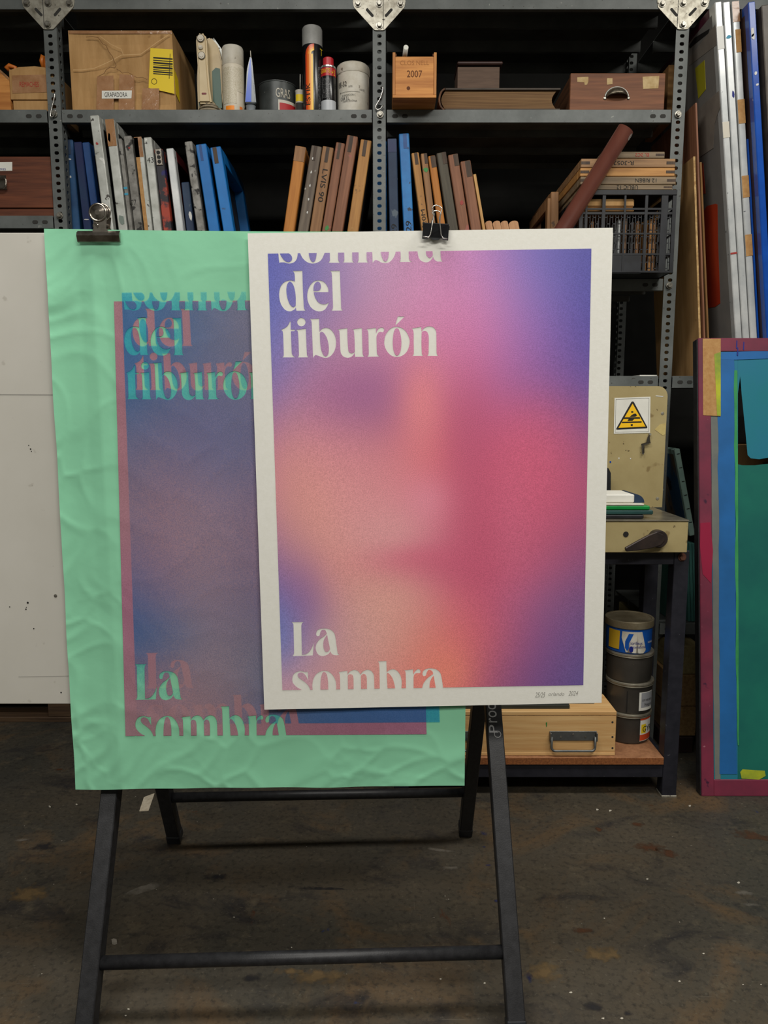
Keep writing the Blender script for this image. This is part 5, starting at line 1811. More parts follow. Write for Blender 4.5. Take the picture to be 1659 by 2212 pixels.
# ------------------------------------------------------------------ upper shelf, right bay
Yw = YS - .098
wa, wc = at(848, 213, Yw), at(942.5, 213, Yw)
zt = at(895, 113, Yw).z
wd = .24
wb = thing('wine_crate', 'small open wooden crate stamped 2007 jutting over the shelf edge', 'crate', ((wa.x + wc.x) / 2, Yw + wd / 2, D1))
th = .009
for nm, dims, mt in (('side_board', (wa.x, wa.x + th, Yw, Yw + wd, D1 + th, zt), m_wine_z), ('side_board', (wc.x - th, wc.x, Yw, Yw + wd, D1 + th, zt), m_wine_z),
                     ('front_board', (wa.x + th, wc.x - th, Yw + .002, Yw + .002 + th, D1 + th, zt - .012), m_wine_x), ('back_board', (wa.x + th, wc.x - th, Yw + wd - th, Yw + wd, D1 + th, zt - .012), m_wine_x),
                     ('bottom_board', (wa.x, wc.x, Yw, Yw + wd, D1, D1 + th), m_wine_x)):
    bm = BM(); box(bm, *dims, .0008); mesh_obj(nm, bm, mt, wb)
cx_ = (wa.x + wc.x) / 2
m_burn = M('burnt_stamp', rgb(96, 54, 26), rough=.8)
lettering('2007', (cx_, Yw + .0013, at(895, 159, Yw).z), .021, .050, m_burn, wb)
lettering('CLOS NELL', (cx_, Yw + .0013, at(895, 135, Yw).z), .014, .095, M('faint_stamp', rgb(166, 110, 60), rough=.8), wb)
bm = BM(); lathe(bm, [(.006, 0), (.006, -.0003)], (cx_ - .02, Yw + .0018, at(895, 190, Yw).z), 12, 'Y'); mesh_obj('knot', bm, m_burn, wb)
for xx in (wa.x + th + .002, wc.x - th - .002):
    bm = BM(); box(bm, xx - .002, xx + .002, Yw + .0012, Yw + .004, zt - .013, zt - .004); mesh_obj('groove', bm, m_burn, wb)
# small white tube resting on the front board
e0, e1 = at(876.5, 103, Yw - .012), at(873, 116, Yw + .05)
zz = zt - .012 + .0085
dv = Vector((.004, -.06, .012))
s0 = Vector((at(874, 110, Yw).x, Yw + .04, zz - .002))
bm = BM(); tube(bm, [s0, s0 + dv * 1.0], .008, 16)
o = mesh_obj('plastic_vial', bm, m_white, None, True, loc=s0); tag(o, 'small white round tube lying on top of the 2007 crate', 'tube')

# big old book lying flat
Yk = YS + .006
ka, kc = at(947, 232, Yk), at(1210, 232, Yk)
kz = at(1080, 190, Yk).z
kd = .30
m_cover = M('worn_grey_brown_cover', rgb(78, 68, 58), rgb(60, 52, 44), scale=14, rough=.6)
m_pages = M('yellowed_page_edges', rgb(126, 96, 62), rgb(92, 66, 40), scale=5, rough=.8, stretch=(1, 1, 120))
m_spine = M('torn_leather_spine', rgb(132, 88, 56), rgb(84, 62, 46), scale=40, rough=.7)
bk_ = thing('large_book', 'thick old book lying flat with its page edges toward the room', 'book', ((ka.x + kc.x) / 2, Yk + kd / 2, D1))
kh = kz - D1
bm = BM(); box(bm, ka.x + .02, kc.x, Yk, Yk + kd, D1, D1 + .006, .001); mesh_obj('cover_board', bm, m_cover, bk_)
bm = BM(); box(bm, ka.x + .02, kc.x, Yk, Yk + kd, kz - .006, kz, .001); mesh_obj('cover_board', bm, m_cover, bk_)
P = [(ka.x + .024, D1 + .0062)]
for k in range(9):
    q = k / 8
    P.append((kc.x - .012 - .016 * math.sin(math.pi * q), D1 + .0062 + (kh - .0124) * q))
P += [(ka.x + .024, kz - .0062)]
for k in range(1, 8):
    q = math.pi * k / 8
    P.append((ka.x + .024 - .014 * math.sin(q), kz - .0062 - (kh - .0124) * k / 8))
bm = BM(); prism(bm, [(x, Yk + .008, z) for x, z in P], (0, kd - .016, 0)); mesh_obj('page_block', bm, m_pages, bk_)
P, Q = [], []
for k in range(13):
    q = math.pi * k / 12
    P.append((ka.x + .024 - .024 * math.sin(q), D1 + kh * .5 - kh * .5 * math.cos(q)))
    Q.append((ka.x + .024 - .018 * math.sin(q), D1 + kh * .5 - (kh * .5 - .005) * math.cos(q)))
bm = BM(); prism(bm, [(x, Yk, z) for x, z in P + Q[::-1]], (0, kd, 0)); mesh_obj('spine', bm, m_spine, bk_)
# brown case standing on the book
m_case = M('grey_brown_cloth', rgb(104, 84, 70), rgb(90, 72, 60), scale=10, rough=.75, stretch=(1, 1, 8))
m_case_dk = M('dark_brown_leather', rgb(70, 48, 42), rgb(54, 36, 32), scale=16, rough=.5)
Ys_ = YS + .10
sa, sc_ = at(989, 150, Ys_), at(1080, 150, Ys_)
st = at(1035, 133, Ys_).z
sl = thing('slip_case', 'brown cloth case with a dark overhanging lid on the big book', 'case', ((sa.x + sc_.x) / 2, Ys_ + .05, kz))
bm = BM(); box(bm, sa.x, sc_.x, Ys_ + .008, Ys_ + .12, kz + .0005, st - .014, .001); mesh_obj('case_body', bm, m_case, sl)
bm = BM(); box(bm, sa.x - .002, at(1086, 140, Ys_).x, Ys_ - .004, Ys_ + .13, st - .010, st, .003); mesh_obj('lid', bm, m_case_dk, sl)
bm = BM(); box(bm, sa.x + .004, sc_.x - .004, Ys_ + .012, Ys_ + .115, st - .014, st - .010); mesh_obj('lid_shadow_strip', bm, m_ink, sl)  # black strip painting the shadow beneath the overhanging lid

# wooden drawer with cup handle
Ydr = YS + .008
da, dc = at(1230.5, 232, Ydr), at(1434.5, 232, Ydr)
dt = at(1330, 158, Ydr).z
dr = thing('wooden_storage_box', 'loose brown wooden drawer box with a cup handle on the upper shelf', 'wooden box', ((da.x + dc.x) / 2, Ydr + .15, D1))
bm = BM(); box(bm, da.x, dc.x, Ydr, Ydr + .016, D1, dt, .0015); fr = mesh_obj('front', bm, m_brown_x, dr)
for xx in (da.x + .002, dc.x - .014):
    bm = BM(); box(bm, xx, xx + .012, Ydr + .016, Ydr + .30, D1, dt - .003, .001); mesh_obj('side', bm, m_brown_y, dr)
bm = BM(); box(bm, da.x + .002, dc.x - .002, Ydr + .29, Ydr + .302, D1, dt - .003, .001); mesh_obj('back', bm, m_brown_x, dr)
bm = BM(); box(bm, da.x + .004, dc.x - .004, Ydr + .01, Ydr + .29, D1 + .001, D1 + .006); mesh_obj('bottom', bm, m_brown_y, dr)


def cup_handle(c, w, hgt, dep, parent):
    bm = BM()
    n, m_ = 18, 6
    rows = []
    for j in range(m_ + 1):
        b_ = (math.pi / 2) * j / m_
        row = []
        for i in range(n + 1):
            a_ = math.pi * i / n
            x = w / 2 * math.cos(a_) * (1 - .12 * math.sin(b_))
            z = hgt * math.sin(a_) * math.cos(b_ * .92)
            y = -dep * math.sin(b_) * (.35 + .65 * math.sin(a_))
            row.append(bm.verts.new(Vector(c) + Vector((x, y, z))))
        rows.append(row)
    for j in range(m_):
        for i in range(n):
            f = bm.faces.new((rows[j][i], rows[j][i + 1], rows[j + 1][i + 1], rows[j + 1][i])); f.smooth = True
    hd = mesh_obj('cup_handle', bm, M('worn_bronze_handle', rgb(70, 62, 52), rgb(128, 120, 104), scale=60, rough=.35, metal=.7), parent)
    md = hd.modifiers.new('sheet', 'SOLIDIFY'); md.thickness = .0014
    bm = BM()
    tube(bm, [Vector(c) + Vector((w / 2 * 1.04 * math.cos(q), -.001, hgt * 1.05 * math.sin(q))) for q in [math.pi * k / 20 for k in range(21)]], .0022, 8)
    mesh_obj('handle_rim', bm, m_alu, hd)
    for s in (-1, 1):
        bm = BM(); lathe(bm, [(.005, 0), (.005, -.002), (.003, -.003)], Vector(c) + Vector((s * w / 2 * 1.05, 0, -.002)), 12, 'Y'); mesh_obj('screw', bm, m_bolt, hd)
    return hd


hc = at(1332, 211, Ydr); hc.y = Ydr - .0005
cup_handle(hc, .077, .032, .026, fr)
m_oldpaper = M('yellowed_paper_scrap', rgb(196, 172, 128), rgb(168, 140, 92), scale=40, rough=.8)
for P in ([(1247, 167), (1271, 166), (1271, 176), (1268, 183), (1263, 184), (1262, 178), (1247, 177)], [(1311, 169), (1323, 169), (1323, 182), (1311, 183)], [(1388, 166), (1424, 164), (1422, 191), (1389, 192)]):
    decal('paper_remnant', P, m_oldpaper, fr, Ydr - .0002)
# brown carton beside the drawer, against the right post
bm = BM(); ya_ = YS + .09
box(bm, at(1442, 200, ya_).x, XC + .020, ya_, ya_ + .22, D1, at(1450, 140, ya_).z, .001)
o = mesh_obj('carton', bm, m_card_dk, None, True, loc=(at(1455, 200, ya_).x, ya_ + .1, D1)); tag(o, 'plain brown carton half hidden behind the right rack post', 'box')

# ------------------------------------------------------------------ left bay
Yl = YS + .01
la = at(22, 150, Yl)
x0, x1 = at(-60, 200, Yl).x, at(21, 200, Yl).x
wl = thing('wooden_box', 'orange-brown wooden box at the left edge of the upper shelf', 'box', ((x0 + x1) / 2, Yl + .1, D1))
zt = at(0, 150, Yl).z
P = [(x0, D1), (at(24, 236, Yl).x, D1), (at(20, 175, Yl).x, at(20, 168, Yl).z), (at(0, 150, Yl).x, zt), (x0, zt)]
bm = BM(); prism(bm, [(x, Yl, z) for x, z in P], (0, .16, 0)); mesh_obj('box_side', bm, m_wine_x, wl)
bm = BM(); prism(bm, [(P[2][0] - .001, Yl - .001, P[2][1]), (P[3][0], Yl - .001, P[3][1]), (P[3][0], Yl - .001, P[3][1] - .008), (P[2][0] - .001, Yl - .001, P[2][1] - .008)], (0, .162, 0)); mesh_obj('edge_strip', bm, m_tan_z, wl)
sa, sc_ = at(24, 232, Yl), at(104, 232, Yl)
sb = thing('cardboard_box', 'small cardboard box with red handwriting and clear tape', 'box', ((sa.x + sc_.x) / 2, Yl + .1, D1))
z0_, z1_ = D1, at(60, 150, Yl).z
bm = BM(); box(bm, sa.x + .006, XA - FL / 2 + .02, Yl + .004, Yl + .2, z0_, at(60, 216, Yl).z, .001); mesh_obj('box_base', bm, m_card, sb)
bm = BM(); box(bm, sa.x, XA - FL / 2 + .02, Yl, Yl + .2, at(60, 215, Yl).z, z1_, .001); mesh_obj('box_lid', bm, m_card, sb)
bm = BM(); prism(bm, [at(20, 152, Yl + .001), at(40, 145, Yl + .001), at(75, 143, Yl + .001), at(106, 147, Yl + .001), at(106, 160, Yl + .001), at(24, 162, Yl + .001)], (0, .002, 0)); mesh_obj('lid_flap', bm, m_card, sb)
decal('tape', [(26, 163), (104, 161), (104, 199), (27, 202)], m_clear, sb, Yl - .0005)
lettering('REMACHES', at(63, 182, Yl - .0016), .016, .066, m_redink, sb)
m_orangeobj = M('orange_plastic', rgb(206, 116, 40), rgb(180, 96, 30), scale=8, rough=.4)
for P, lab in (([(20, 152, .05), (14, 146, .045), (20, 142, .045), (33, 146, .05)], 'orange rounded handle end poking up at the left of the small cardboard box'), ([(94, 150, .03), (90, 132, .025), (92, 122, .025), (99, 124, .03)], 'orange rounded handle end poking up beside the left rack post')):
    Q = [at(x, y, Yl + d_) for x, y, d_ in P]
    Q.append(Vector((Q[-1].x, Q[-1].y, z1_ + .0005)))
    bm = BM(); tube(bm, Q, [.006, .008, .008, .007, .007], 10); o = mesh_obj('tool_handle', bm, m_orangeobj, None, True, loc=Q[-1])
    tag(o, lab, 'handle', 'orange handles at the small cardboard box')
# red-brown drawer on the lower shelf
DL = ZL2 + .0015
Yq = YS + .006
x0, x1 = at(-95, 400, Yq).x, at(112, 400, Yq).x
zt, zf0 = at(60, 338, Yq).z, at(60, 449, Yq).z
rd = thing('wooden_storage_box', 'dark red-brown wooden drawer box with a metal pull and white label', 'wooden box', ((x0 + x1) / 2, Yq + .15, DL))
bm = BM(); box(bm, x0, x1, Yq, Yq + .02, zf0, zt, .002); fr = mesh_obj('front', bm, m_maho_x, rd)
bm = BM(); box(bm, x0, x1 + .006, Yq + .006, Yq + .3, DL, zf0 - .001, .001); mesh_obj('bottom', bm, m_maho_x, rd)
bm = BM(); box(bm, x1 - .012, x1 + .008, Yq + .02, Yq + .3, zf0, zt - .004, .001); mesh_obj('side', bm, m_brown_y, rd)
bm = BM(); box(bm, x0, x0 + .012, Yq + .02, Yq + .3, zf0, zt - .004, .001); mesh_obj('side', bm, m_brown_y, rd)
decal('label_card', [(-40, 351), (26.5, 350), (26.5, 369), (-40, 370)], m_white, fr, Yq - .0003)
lettering('oas', at(6, 365.5, Yq - .0013), .007, .021, m_blueink, fr)
decal('handle_plate', [(-50, 379), (13, 379), (15, 410), (-50, 411)], m_chrome, fr, Yq - .0003, .002)
hp_ = [at(x, y, Yq - .014) for x, y in ((-45, 384), (8, 383), (13, 388), (13, 403), (8, 408), (-45, 408))]
bm = BM(); tube(bm, hp_, .0028, 10, True); mesh_obj('pull', bm, m_chrome, fr)

# ------------------------------------------------------------------ tall screens and boards standing in the right-hand bay
def on_local(t, px, py, axis, val):
    """local point of a thing where the sight line of a pixel meets its plane"""
    Mi = ORG[t.as_pointer()].inverted()
    o, d = Mi @ Vector((0, 0, CAM_H)), Mi.to_3x3() @ ray(px, py)
    return o + d * ((val - o[axis]) / d[axis])


def face_patch(t, name, pts, mat, axis, val, thick, parent=None):
    bm = BM()
    off = Vector((0, 0, 0)); off[axis] = thick
    prism(bm, [on_local(t, x, y, axis, val) for x, y in pts], off)
    return mesh_obj(name, bm, mat, parent or t, False)


D3 = Z3 + .001
YR = YS - .105
GT = 'tall screens at the right edge'
m_maroon = M('maroon_painted_wood', rgb(84, 36, 52), rgb(64, 26, 40), scale=7, rough=.5, stretch=(3, 3, 1))
m_greymesh = M('grey_screen_mesh', rgb(128, 124, 118), rgb(108, 106, 104), scale=4, rough=.6)
m_dkbrown = M('dark_brown_stain', rgb(58, 38, 32), rgb(40, 26, 26), scale=5, rough=.5)
t1, w1, h1, *_ = screen('white aluminium screen with a purple and grey painted face, leftmost of the tall ones', GT, (1544.5, 1558.6, 3), (1588, 1603.5, 726), (m_aluw, m_maroon), Y=YR, depth=.52, zdeck=D3, bw=.045, mesh=m_greymesh)
fx_ = -w1 / 2 - .0006
m_greytape = M('grey_cloth_tape', rgb(140, 132, 122), rgb(122, 114, 106), scale=9, rough=.45, bump=.35, bump_scale=16)
face_patch(t1, 'tape', [(1489, 125), (1546, 52), (1548, 97), (1489, 142)], m_greytape, 0, fx_, -.0004)
face_patch(t1, 'yellow_patch', [(1502, 148), (1522, 130), (1525, 193), (1509, 213)], M('yellow_ink_patch', rgb(168, 160, 36), rough=.5), 0, fx_ + .0006, -.0012)
face_patch(t1, 'dark_smear', [(1488, 100), (1500, 82), (1533, 62), (1530, 72), (1500, 96), (1490, 105)], m_ink, 0, fx_, -.0003)
face_patch(t1, 'tape', [(1504, 240), (1553, 196), (1556, 232), (1549, 250), (1544, 268), (1541, 320), (1511, 340), (1507, 300)], m_greytape, 0, fx_ - .0002, -.0006)
m_orangered = M('orange_red_ink', rgb(186, 66, 34), rgb(164, 50, 26), scale=5, rough=.5)
face_patch(t1, 'orange_ink_patch', [(1519, 458), (1527, 445), (1546, 440), (1550, 442), (1551, 520), (1556, 655), (1545, 663), (1530, 665), (1524, 560)], m_orangered, 0, fx_, -.0004)
face_patch(t1, 'orange_ink_patch', [(1512, 355), (1519, 352), (1524, 418), (1514, 420)], m_orangered, 0, fx_, -.0004)
mark(t1, -w1 / 2, w1 / 2, h1 - .145, h1 - .075, M('translucent_tape', rgb(196, 196, 190), rough=.3), 'tape', False)
mark(t1, -w1 / 2, w1 / 2, h1 - .42, h1 - .37, M('cream_tape', rgb(200, 194, 178), rough=.4), 'tape', False)
mark(t1, -w1 / 2, w1 / 2, .40, .406, m_rpaint, 'red_line', False)
t2, w2, h2, *_ = screen('white aluminium screen with a blue ink drip near the top', GT, (1561.8, 1577, 3), (1604.3, 1619.5, 726), (m_aluw, m_maroon), Y=YR, depth=.52, zdeck=D3, bw=.045)
mark(t2, -.010, .011, h2 - .115, h2 - .10, m_cyan); mark(t2, .0, .008, h2 - .30, h2 - .27, m_blueink)
t3, w3, h3, *_ = screen('white aluminium screen patched with brown packing tape', GT, (1580.5, 1596.5, 3), (1621, 1636, 726), (m_aluw, m_dkbrown), Y=YR, depth=.52, zdeck=D3, bw=.045)
mark(t3, -w3 / 2, w3 / 2, h3 - .062, h3, m_tape, 'brown_tape', False); mark(t3, -w3 / 2 + .006, w3 / 2, h3 - .155, h3 - .085, m_kraft, 'brown_tape', False); mark(t3, -w3 / 2, w3 / 2, h3 - .375, h3 - .30, m_kraft, 'brown_tape', False)
mark(t3, -w3 / 2, w3 / 2, h3 - .61, h3 - .54, m_kraft, 'brown_tape', False); mark(t3, -w3 / 2, w3 / 2, h3 - .80, h3 - .73, m_kraft, 'brown_tape', False)
screen('royal blue screen edge showing as a thin line between white and dark brown', GT, (1613.3, 1617.5, 300), (1636.8, 1640.3, 726), m_blue7, Y=YR, depth=.46, zdeck=D3, bw=.045)
t5, w5, h5, *_ = screen('glossy royal blue screen with a dark brown side and white scrapes', GT, (1616.5, 1631.5, 3), (1651, 1667, 640), (m_blue7, m_dkbrown), Y=YR - .045, depth=.5, zdeck=D3, bw=.045, mesh=m_dkbrown)
for x, z, s in ((-.004, h5 - .09, .018), (-.002, h5 - .105, .012), (.0, h5 - .215, .008), (.003, h5 - .25, .005)):
    mark(t5, x - .006, x + .006, z - s, z + s, m_wpaint)
screen('dark grey screen with a maroon side at the very right edge', GT, (1645, 1662, 10), (1679, 1697, 640), (M('dull_grey_frame', rgb(92, 84, 74), rgb(66, 58, 52), scale=12, rough=.4, speck=(rgb(160, 156, 148), 24, .7)), m_maroon), Y=YR - .045, depth=.5, zdeck=D3, bw=.045, mesh=m_maroon)


def upright_board(name, label, cat, top, bot, Y, depth, mat, zdeck, group=None, edge=None):
    tl, tr, bl, br = at(top[0], top[2], Y), at(top[1], top[2], Y), at(bot[0], bot[2], Y), at(bot[1], bot[2], Y)
    T, B_ = (tl + tr) / 2, (bl + br) / 2
    d = T - B_; lean = math.atan2(d.x, d.z)
    w = ((tr.x - tl.x) + (br.x - bl.x)) / 2 * math.cos(lean) * .95
    zb = zdeck + w / 2 * abs(math.sin(lean)) + .0005
    base = B_ + d * ((zb - B_.z) / d.z); h = (T - base).length
    if edge is None:
        bm = BM(); box(bm, -w / 2, w / 2, 0, depth, 0, h, min(.001, w * .1))
        o = mesh_obj(name, bm, mat, None, False, loc=base, rot=(0, lean, 0))
        return tag(o, label, cat, group)
    t = thing(name, label, cat, base, (0, lean, 0), group)
    bm = BM(); box(bm, -w / 2, w / 2, .001, depth, 0, h, min(.001, w * .1)); mesh_obj('board', bm, mat, t, False)
    bm = BM(); box(bm, -w / 2 - .0003, w / 2 + .0003, -.0005, .0012, 0, h); mesh_obj('torn_edge', bm, edge, t, False)
    return t


GC = 'boards standing between the rack post and the tall screens'
upright_board('cardboard_sheet', 'tall tan cardboard sheet with a pale torn edge behind the rack post', 'cardboard', (1497.5, 1502, 338), (1512, 1516, 800), YS - .02, .42, m_card, D3, GC, m_card_edge)
upright_board('hardboard_sheet', 'orange-brown hardboard sheet standing highest beside the rack post', 'hardboard', (1501.5, 1506, 222), (1520, 1524, 726), YS - .03, .42, m_redwood_z, D3, GC)
upright_board('cardboard_sheet', 'narrow brown cardboard sheet next to the painted screen face', 'cardboard', (1512, 1516, 350), (1528, 1532, 726), YS - .035, .40, m_card_dk, D3, GC)

# ------------------------------------------------------------------ the big ink-stained screen leaning on the floor
gb = atz(1516, 1720.5, 0)
lean_back = math.atan2(.225, 1.47)
GW_ = 1.15
big = thing('large_screen', 'large crimson-framed screen with teal and blue ink bands and a torn mesh', 'screen', (gb.x, gb.y, .0), (-lean_back, 0, 0))
topl = on_local(big, 1509.6, 730, 1, 0)
GH = topl.z
m_crim = M('crimson_stained_frame', rgb(124, 44, 66), rgb(96, 40, 58), scale=6, rough=.5, speck=(rgb(150, 96, 108), 50, .70), speck2=(rgb(60, 26, 50), 18, .66))
TB = .041
bm = BM(); box(bm, 0, TB, 0, .036, 0, GH, .002); mesh_obj('left_bar', bm, m_crim, big, False)
bm = BM(); box(bm, GW_ - TB, GW_, 0, .036, 0, GH, .002); mesh_obj('right_bar', bm, m_crim, big, False)
bm = BM(); box(bm, TB, GW_ - TB, 0, .036, GH - .045, GH, .002); mesh_obj('top_bar', bm, m_crim, big, False)
bm = BM(); box(bm, TB, GW_ - TB, 0, .036, 0, .055, .002); mesh_obj('bottom_bar', bm, m_crim, big, False)
bm = BM(); box(bm, -.004, .0, .003, .035, .004, GH - .004, .001); mesh_obj('black_edge_strip', bm, m_black, big, False)
m_teal = M('teal_emulsion', rgb(28, 106, 92), rgb(22, 88, 84), scale=3, rough=.35, spec=.5)
m_tealb = M('blue_teal_emulsion', rgb(34, 116, 128), rgb(40, 112, 140), scale=3, rough=.35, spec=.5)
m_blueband = M('blue_ink_band', rgb(34, 100, 164), rgb(30, 88, 142), scale=5, rough=.45)
m_greyband = M('grey_green_residue', rgb(112, 116, 108), rgb(96, 100, 98), scale=8, rough=.5)
m_greenline = M('bright_green_ink', rgb(64, 150, 90), rgb(48, 130, 76), scale=9, rough=.4)
YM = .003


def wob(x, y, s=2.0, f=60.0, k=0.0):
    return x + s * noise.noise(Vector((y / f, k, 1.3)))


def band(name, xl, xr, y0, y1, mat, val, sl=2.5, sr=2.5, n=26, k=0.0, parent=None):
    ys = [y0 + (y1 - y0) * i / n for i in range(n + 1)]
    L = [(wob(xl(y) if callable(xl) else xl, y, sl, 55, k), y) for y in ys]
    R = [(wob(xr(y) if callable(xr) else xr, y, sr, 55, k + 4), y) for y in ys]
    return face_patch(big, name, L + R[::-1], mat, 1, val, .0006, parent)


lb = lambda y: 1536 + (y - 760) * .008
# mesh in pieces round the tear
mesh_l = band('screen_mesh', 1526, 1594, 742, 1700, m_tealb, YM, 0, 0)
face_patch(big, 'mesh_flap', [(1593.5, 742), (2238, 742), (2238, 975), (1668, 987), (1640, 992), (1622, 990), (1615, 983), (1611, 940), (1602, 850), (1599, 812), (1594, 850)], m_tealb, 1, YM, .0006)
face_patch(big, 'screen_mesh', [(1593.5, 1003), (1604, 1005), (1630, 1005), (1659, 1002), (2238, 995), (2238, 1700), (1593.5, 1700)], m_teal, 1, YM, .0006)
band('ink_band', lambda y: 1536 + (y - 900) * .010, lambda y: 1553 + (y - 900) * .004, 762, 1683, m_greyband, YM - .0012, 2, 2, k=1)
band('ink_band', lambda y: 1551 + (y - 900) * .006, lambda y: 1587 + (y - 900) * .006, 764, 1672, m_blueband, YM - .0018, 2.5, 2.0, k=2)
band('ink_band', lambda y: 1586 + (y - 900) * .009, lambda y: 1593.5 + (y - 900) * .004, 800, 1610, m_greenline, YM - .0024, 2.8, .8, 40, k=3)
face_patch(big, 'ink_band', [(1556, 761), (2200, 740), (2200, 756), (1590, 777), (1557, 776)], m_blueband, 1, YM - .002, .0005)
m_ygreen = M('yellow_green_ink', rgb(172, 178, 40), rgb(120, 140, 50), scale=12, rough=.5)
face_patch(big, 'ink_mark', [(1599, 1668), (1604, 1662), (1652, 1665), (1654, 1676), (1640, 1684), (1602, 1682)], m_ygreen, 1, YM - .002, .0005)
face_patch(big, 'masking_tape', [(1518, 731.5), (1557, 731.5), (1557, 899), (1519, 897)], m_kraft, 1, -.0012, .0008)
face_patch(big, 'ink_mark', [(1543, 765), (1557, 760), (1557, 898), (1549, 898), (1546, 830)], m_ygreen, 1, -.0018, .0005)
face_patch(big, 'ink_mark', [(1513, 1130), (1535, 1128), (1540, 1190), (1536, 1260), (1518, 1240), (1512, 1180)], M('bright_crimson_ink', rgb(140, 26, 58), rough=.45), 1, -.0010, .0006)
for x, y in ((1591, 745), (1606, 748), (1593, 760)):
    face_patch(big, 'dark_drip', [(x, y - 10), (x + 2, y - 9), (x + 1.5, y + 9), (x - 1, y + 7)], m_blueink, 1, -.001, .0005)

# ------------------------------------------------------------------ the cutter on its steel table
YT = 2.28
tb_ = thing('steel_table', 'dark blue-black steel table with a particle-board lower shelf', 'table', (0, YT + .15, 0))
XTr, XTl = at(1474, 1189, YT).x, at(867, 1724, YT).x
LW = .047
ztop = at(1400, 1190, YT).z
zr0, zr1 = at(1300, 1680, YT).z, at(1300, 1650.5, YT).z
TD = .30
for x in (XTl, XTr):
    for y in (YT, YT + TD - LW):
        bm = BM(); box(bm, x - LW / 2, x + LW / 2, y, y + LW, .006, ztop, .0015); lg = mesh_obj('leg', bm, m_blacksteel, tb_)
        bm = BM(); box(bm, x - LW / 2 - .001, x + LW / 2 + .001, y - .002, y + LW + .001, 0, .007, .001); mesh_obj('foot_plate', bm, m_zinc, lg)
ztr0 = at(1400, 1220, YT).z
for y in (YT + .003, YT + TD - .02):
    bm = BM(); box(bm, XTl + LW / 2, XTr - LW / 2, y, y + .016, ztr0, ztop, .001); mesh_obj('top_rail', bm, m_blacksteel, tb_)
    bm = BM(); box(bm, XTl + LW / 2, XTr - LW / 2, y, y + .016, zr0, zr1 - .0, .001); mesh_obj('lower_rail', bm, m_blacksteel, tb_)
for x in (XTl, XTr):
    bm = BM(); box(bm, x - .008, x + .008, YT + LW, YT + TD - LW, zr0, zr1, .001); mesh_obj('side_rail', bm, m_blacksteel, tb_)
    bm = BM(); box(bm, x - .008, x + .008, YT + LW, YT + TD - LW, ztr0, ztop, .001); mesh_obj('side_rail', bm, m_blacksteel, tb_)
c_ = at(1473, 1203, YT - .0005)
bm = BM(); lathe(bm, [(.013, 0), (.013, -.003)], c_, 20, 'Y'); lathe(bm, [(.009, -.003), (.009, -.009)], c_, 6, 'Y'); mesh_obj('bolt', bm, M('rusty_bolt', rgb(110, 74, 58), rgb(80, 50, 40), scale=80, rough=.6, metal=.4), tb_)
zs = at(1300, 1637, YT - .004).z
bm = BM(); box(bm, XTl + LW / 2 + .001, XTr - LW / 2 - .001, YT - .004, YT + TD - .005, zr1, zs, .001); sh = mesh_obj('shelf_board', bm, m_particle, tb_)
bm = BM(); box(bm, XTl + LW / 2 + .002, XTr - LW / 2 - .002, YT - .0047, YT - .0039, zr1 + .001, zs - .0008); mesh_obj('raw_edge', bm, m_particle_edge, sh)

YM_ = 2.245
m_mach = M('cream_machine_enamel', rgb(168, 153, 110), rgb(152, 136, 94), scale=5, rough=.45, speck=(rgb(84, 70, 46), 40, .70), speck2=(rgb(130, 112, 74), 13, .64))
mc = thing('paper_cutter', 'cream enamelled cutting machine with a dark lever and warning sign', 'machine', (at(1300, 1187, YM_).x, YM_ + .16, ztop))
zb1 = at(1400, 1126.5, YM_).z
xr = at(1486.5, 1150, YM_).x
xl = XTl
bm = BM(); box(bm, xl, xr, YM_, YM_ + .31, ztop + .001, zb1, .002); mesh_obj('base', bm, m_mach, mc)
bm = BM(); box(bm, xl, xr + .001, YM_ - .002, YM_ + .312, zb1, zb1 + .005, .001); mesh_obj('bed_plate', bm, M('worn_steel_bed', rgb(142, 136, 120), rgb(104, 98, 86), scale=12, rough=.3, metal=.6), mc)
YP = YM_ + .305
zp = at(1380, 834, YP).z
xpr, xpl = at(1441.5, 870, YP).x, at(1110, 870, YP).x
poly = rounded([(xpl, zb1 + .005), (xpr, zb1 + .005), (xpr, zp), (xpl, zp)], .0003, 2)
P = [(xpl, zb1 + .005), (xpr, zb1 + .005)]
R_ = .035
for k in range(8):
    a_ = (math.pi / 2) * k / 7
    P.append((xpr - R_ + R_ * math.cos(a_), zp - R_ + R_ * math.sin(a_)))
P.append((xpl, zp))
bm = BM(); prism(bm, [(x, YP, z) for x, z in P], (0, .03, 0)); pn = mesh_obj('back_panel', bm, m_mach, mc)
Yq = YP - .0005
# warning sign: white plate, yellow triangle, black pictogram
sg = decal('warning_sign', [(1327.4, 859.5), (1405, 857), (1404, 935), (1325.7, 937)], m_white, pn, Yq, .0010)
def thin_line(pts, w_, mat, parent, Y, nm='sign_line'):
    bm = BM(); Q = [at(x, y, Y) for x, y in pts]
    n = len(Q)
    for i in range(n):
        a_, c_ = Q[i], Q[(i + 1) % n]
        d_ = (c_ - a_).normalized(); nn = Vector((-d_.z, 0, d_.x)) * (w_ / 2)
        bm.faces.new([bm.verts.new(p) for p in (a_ - nn - d_ * w_ / 2, c_ - nn + d_ * w_ / 2, c_ + nn + d_ * w_ / 2, a_ + nn - d_ * w_ / 2)])
    return mesh_obj(nm, bm, mat, parent)
thin_line([(1330.5, 862.5), (1402, 860.5), (1401, 932), (1329, 934)], .0008, m_slot, sg, Yq - .0013)
thin_y = M('warning_yellow', rgb(240, 188, 24), rough=.5)
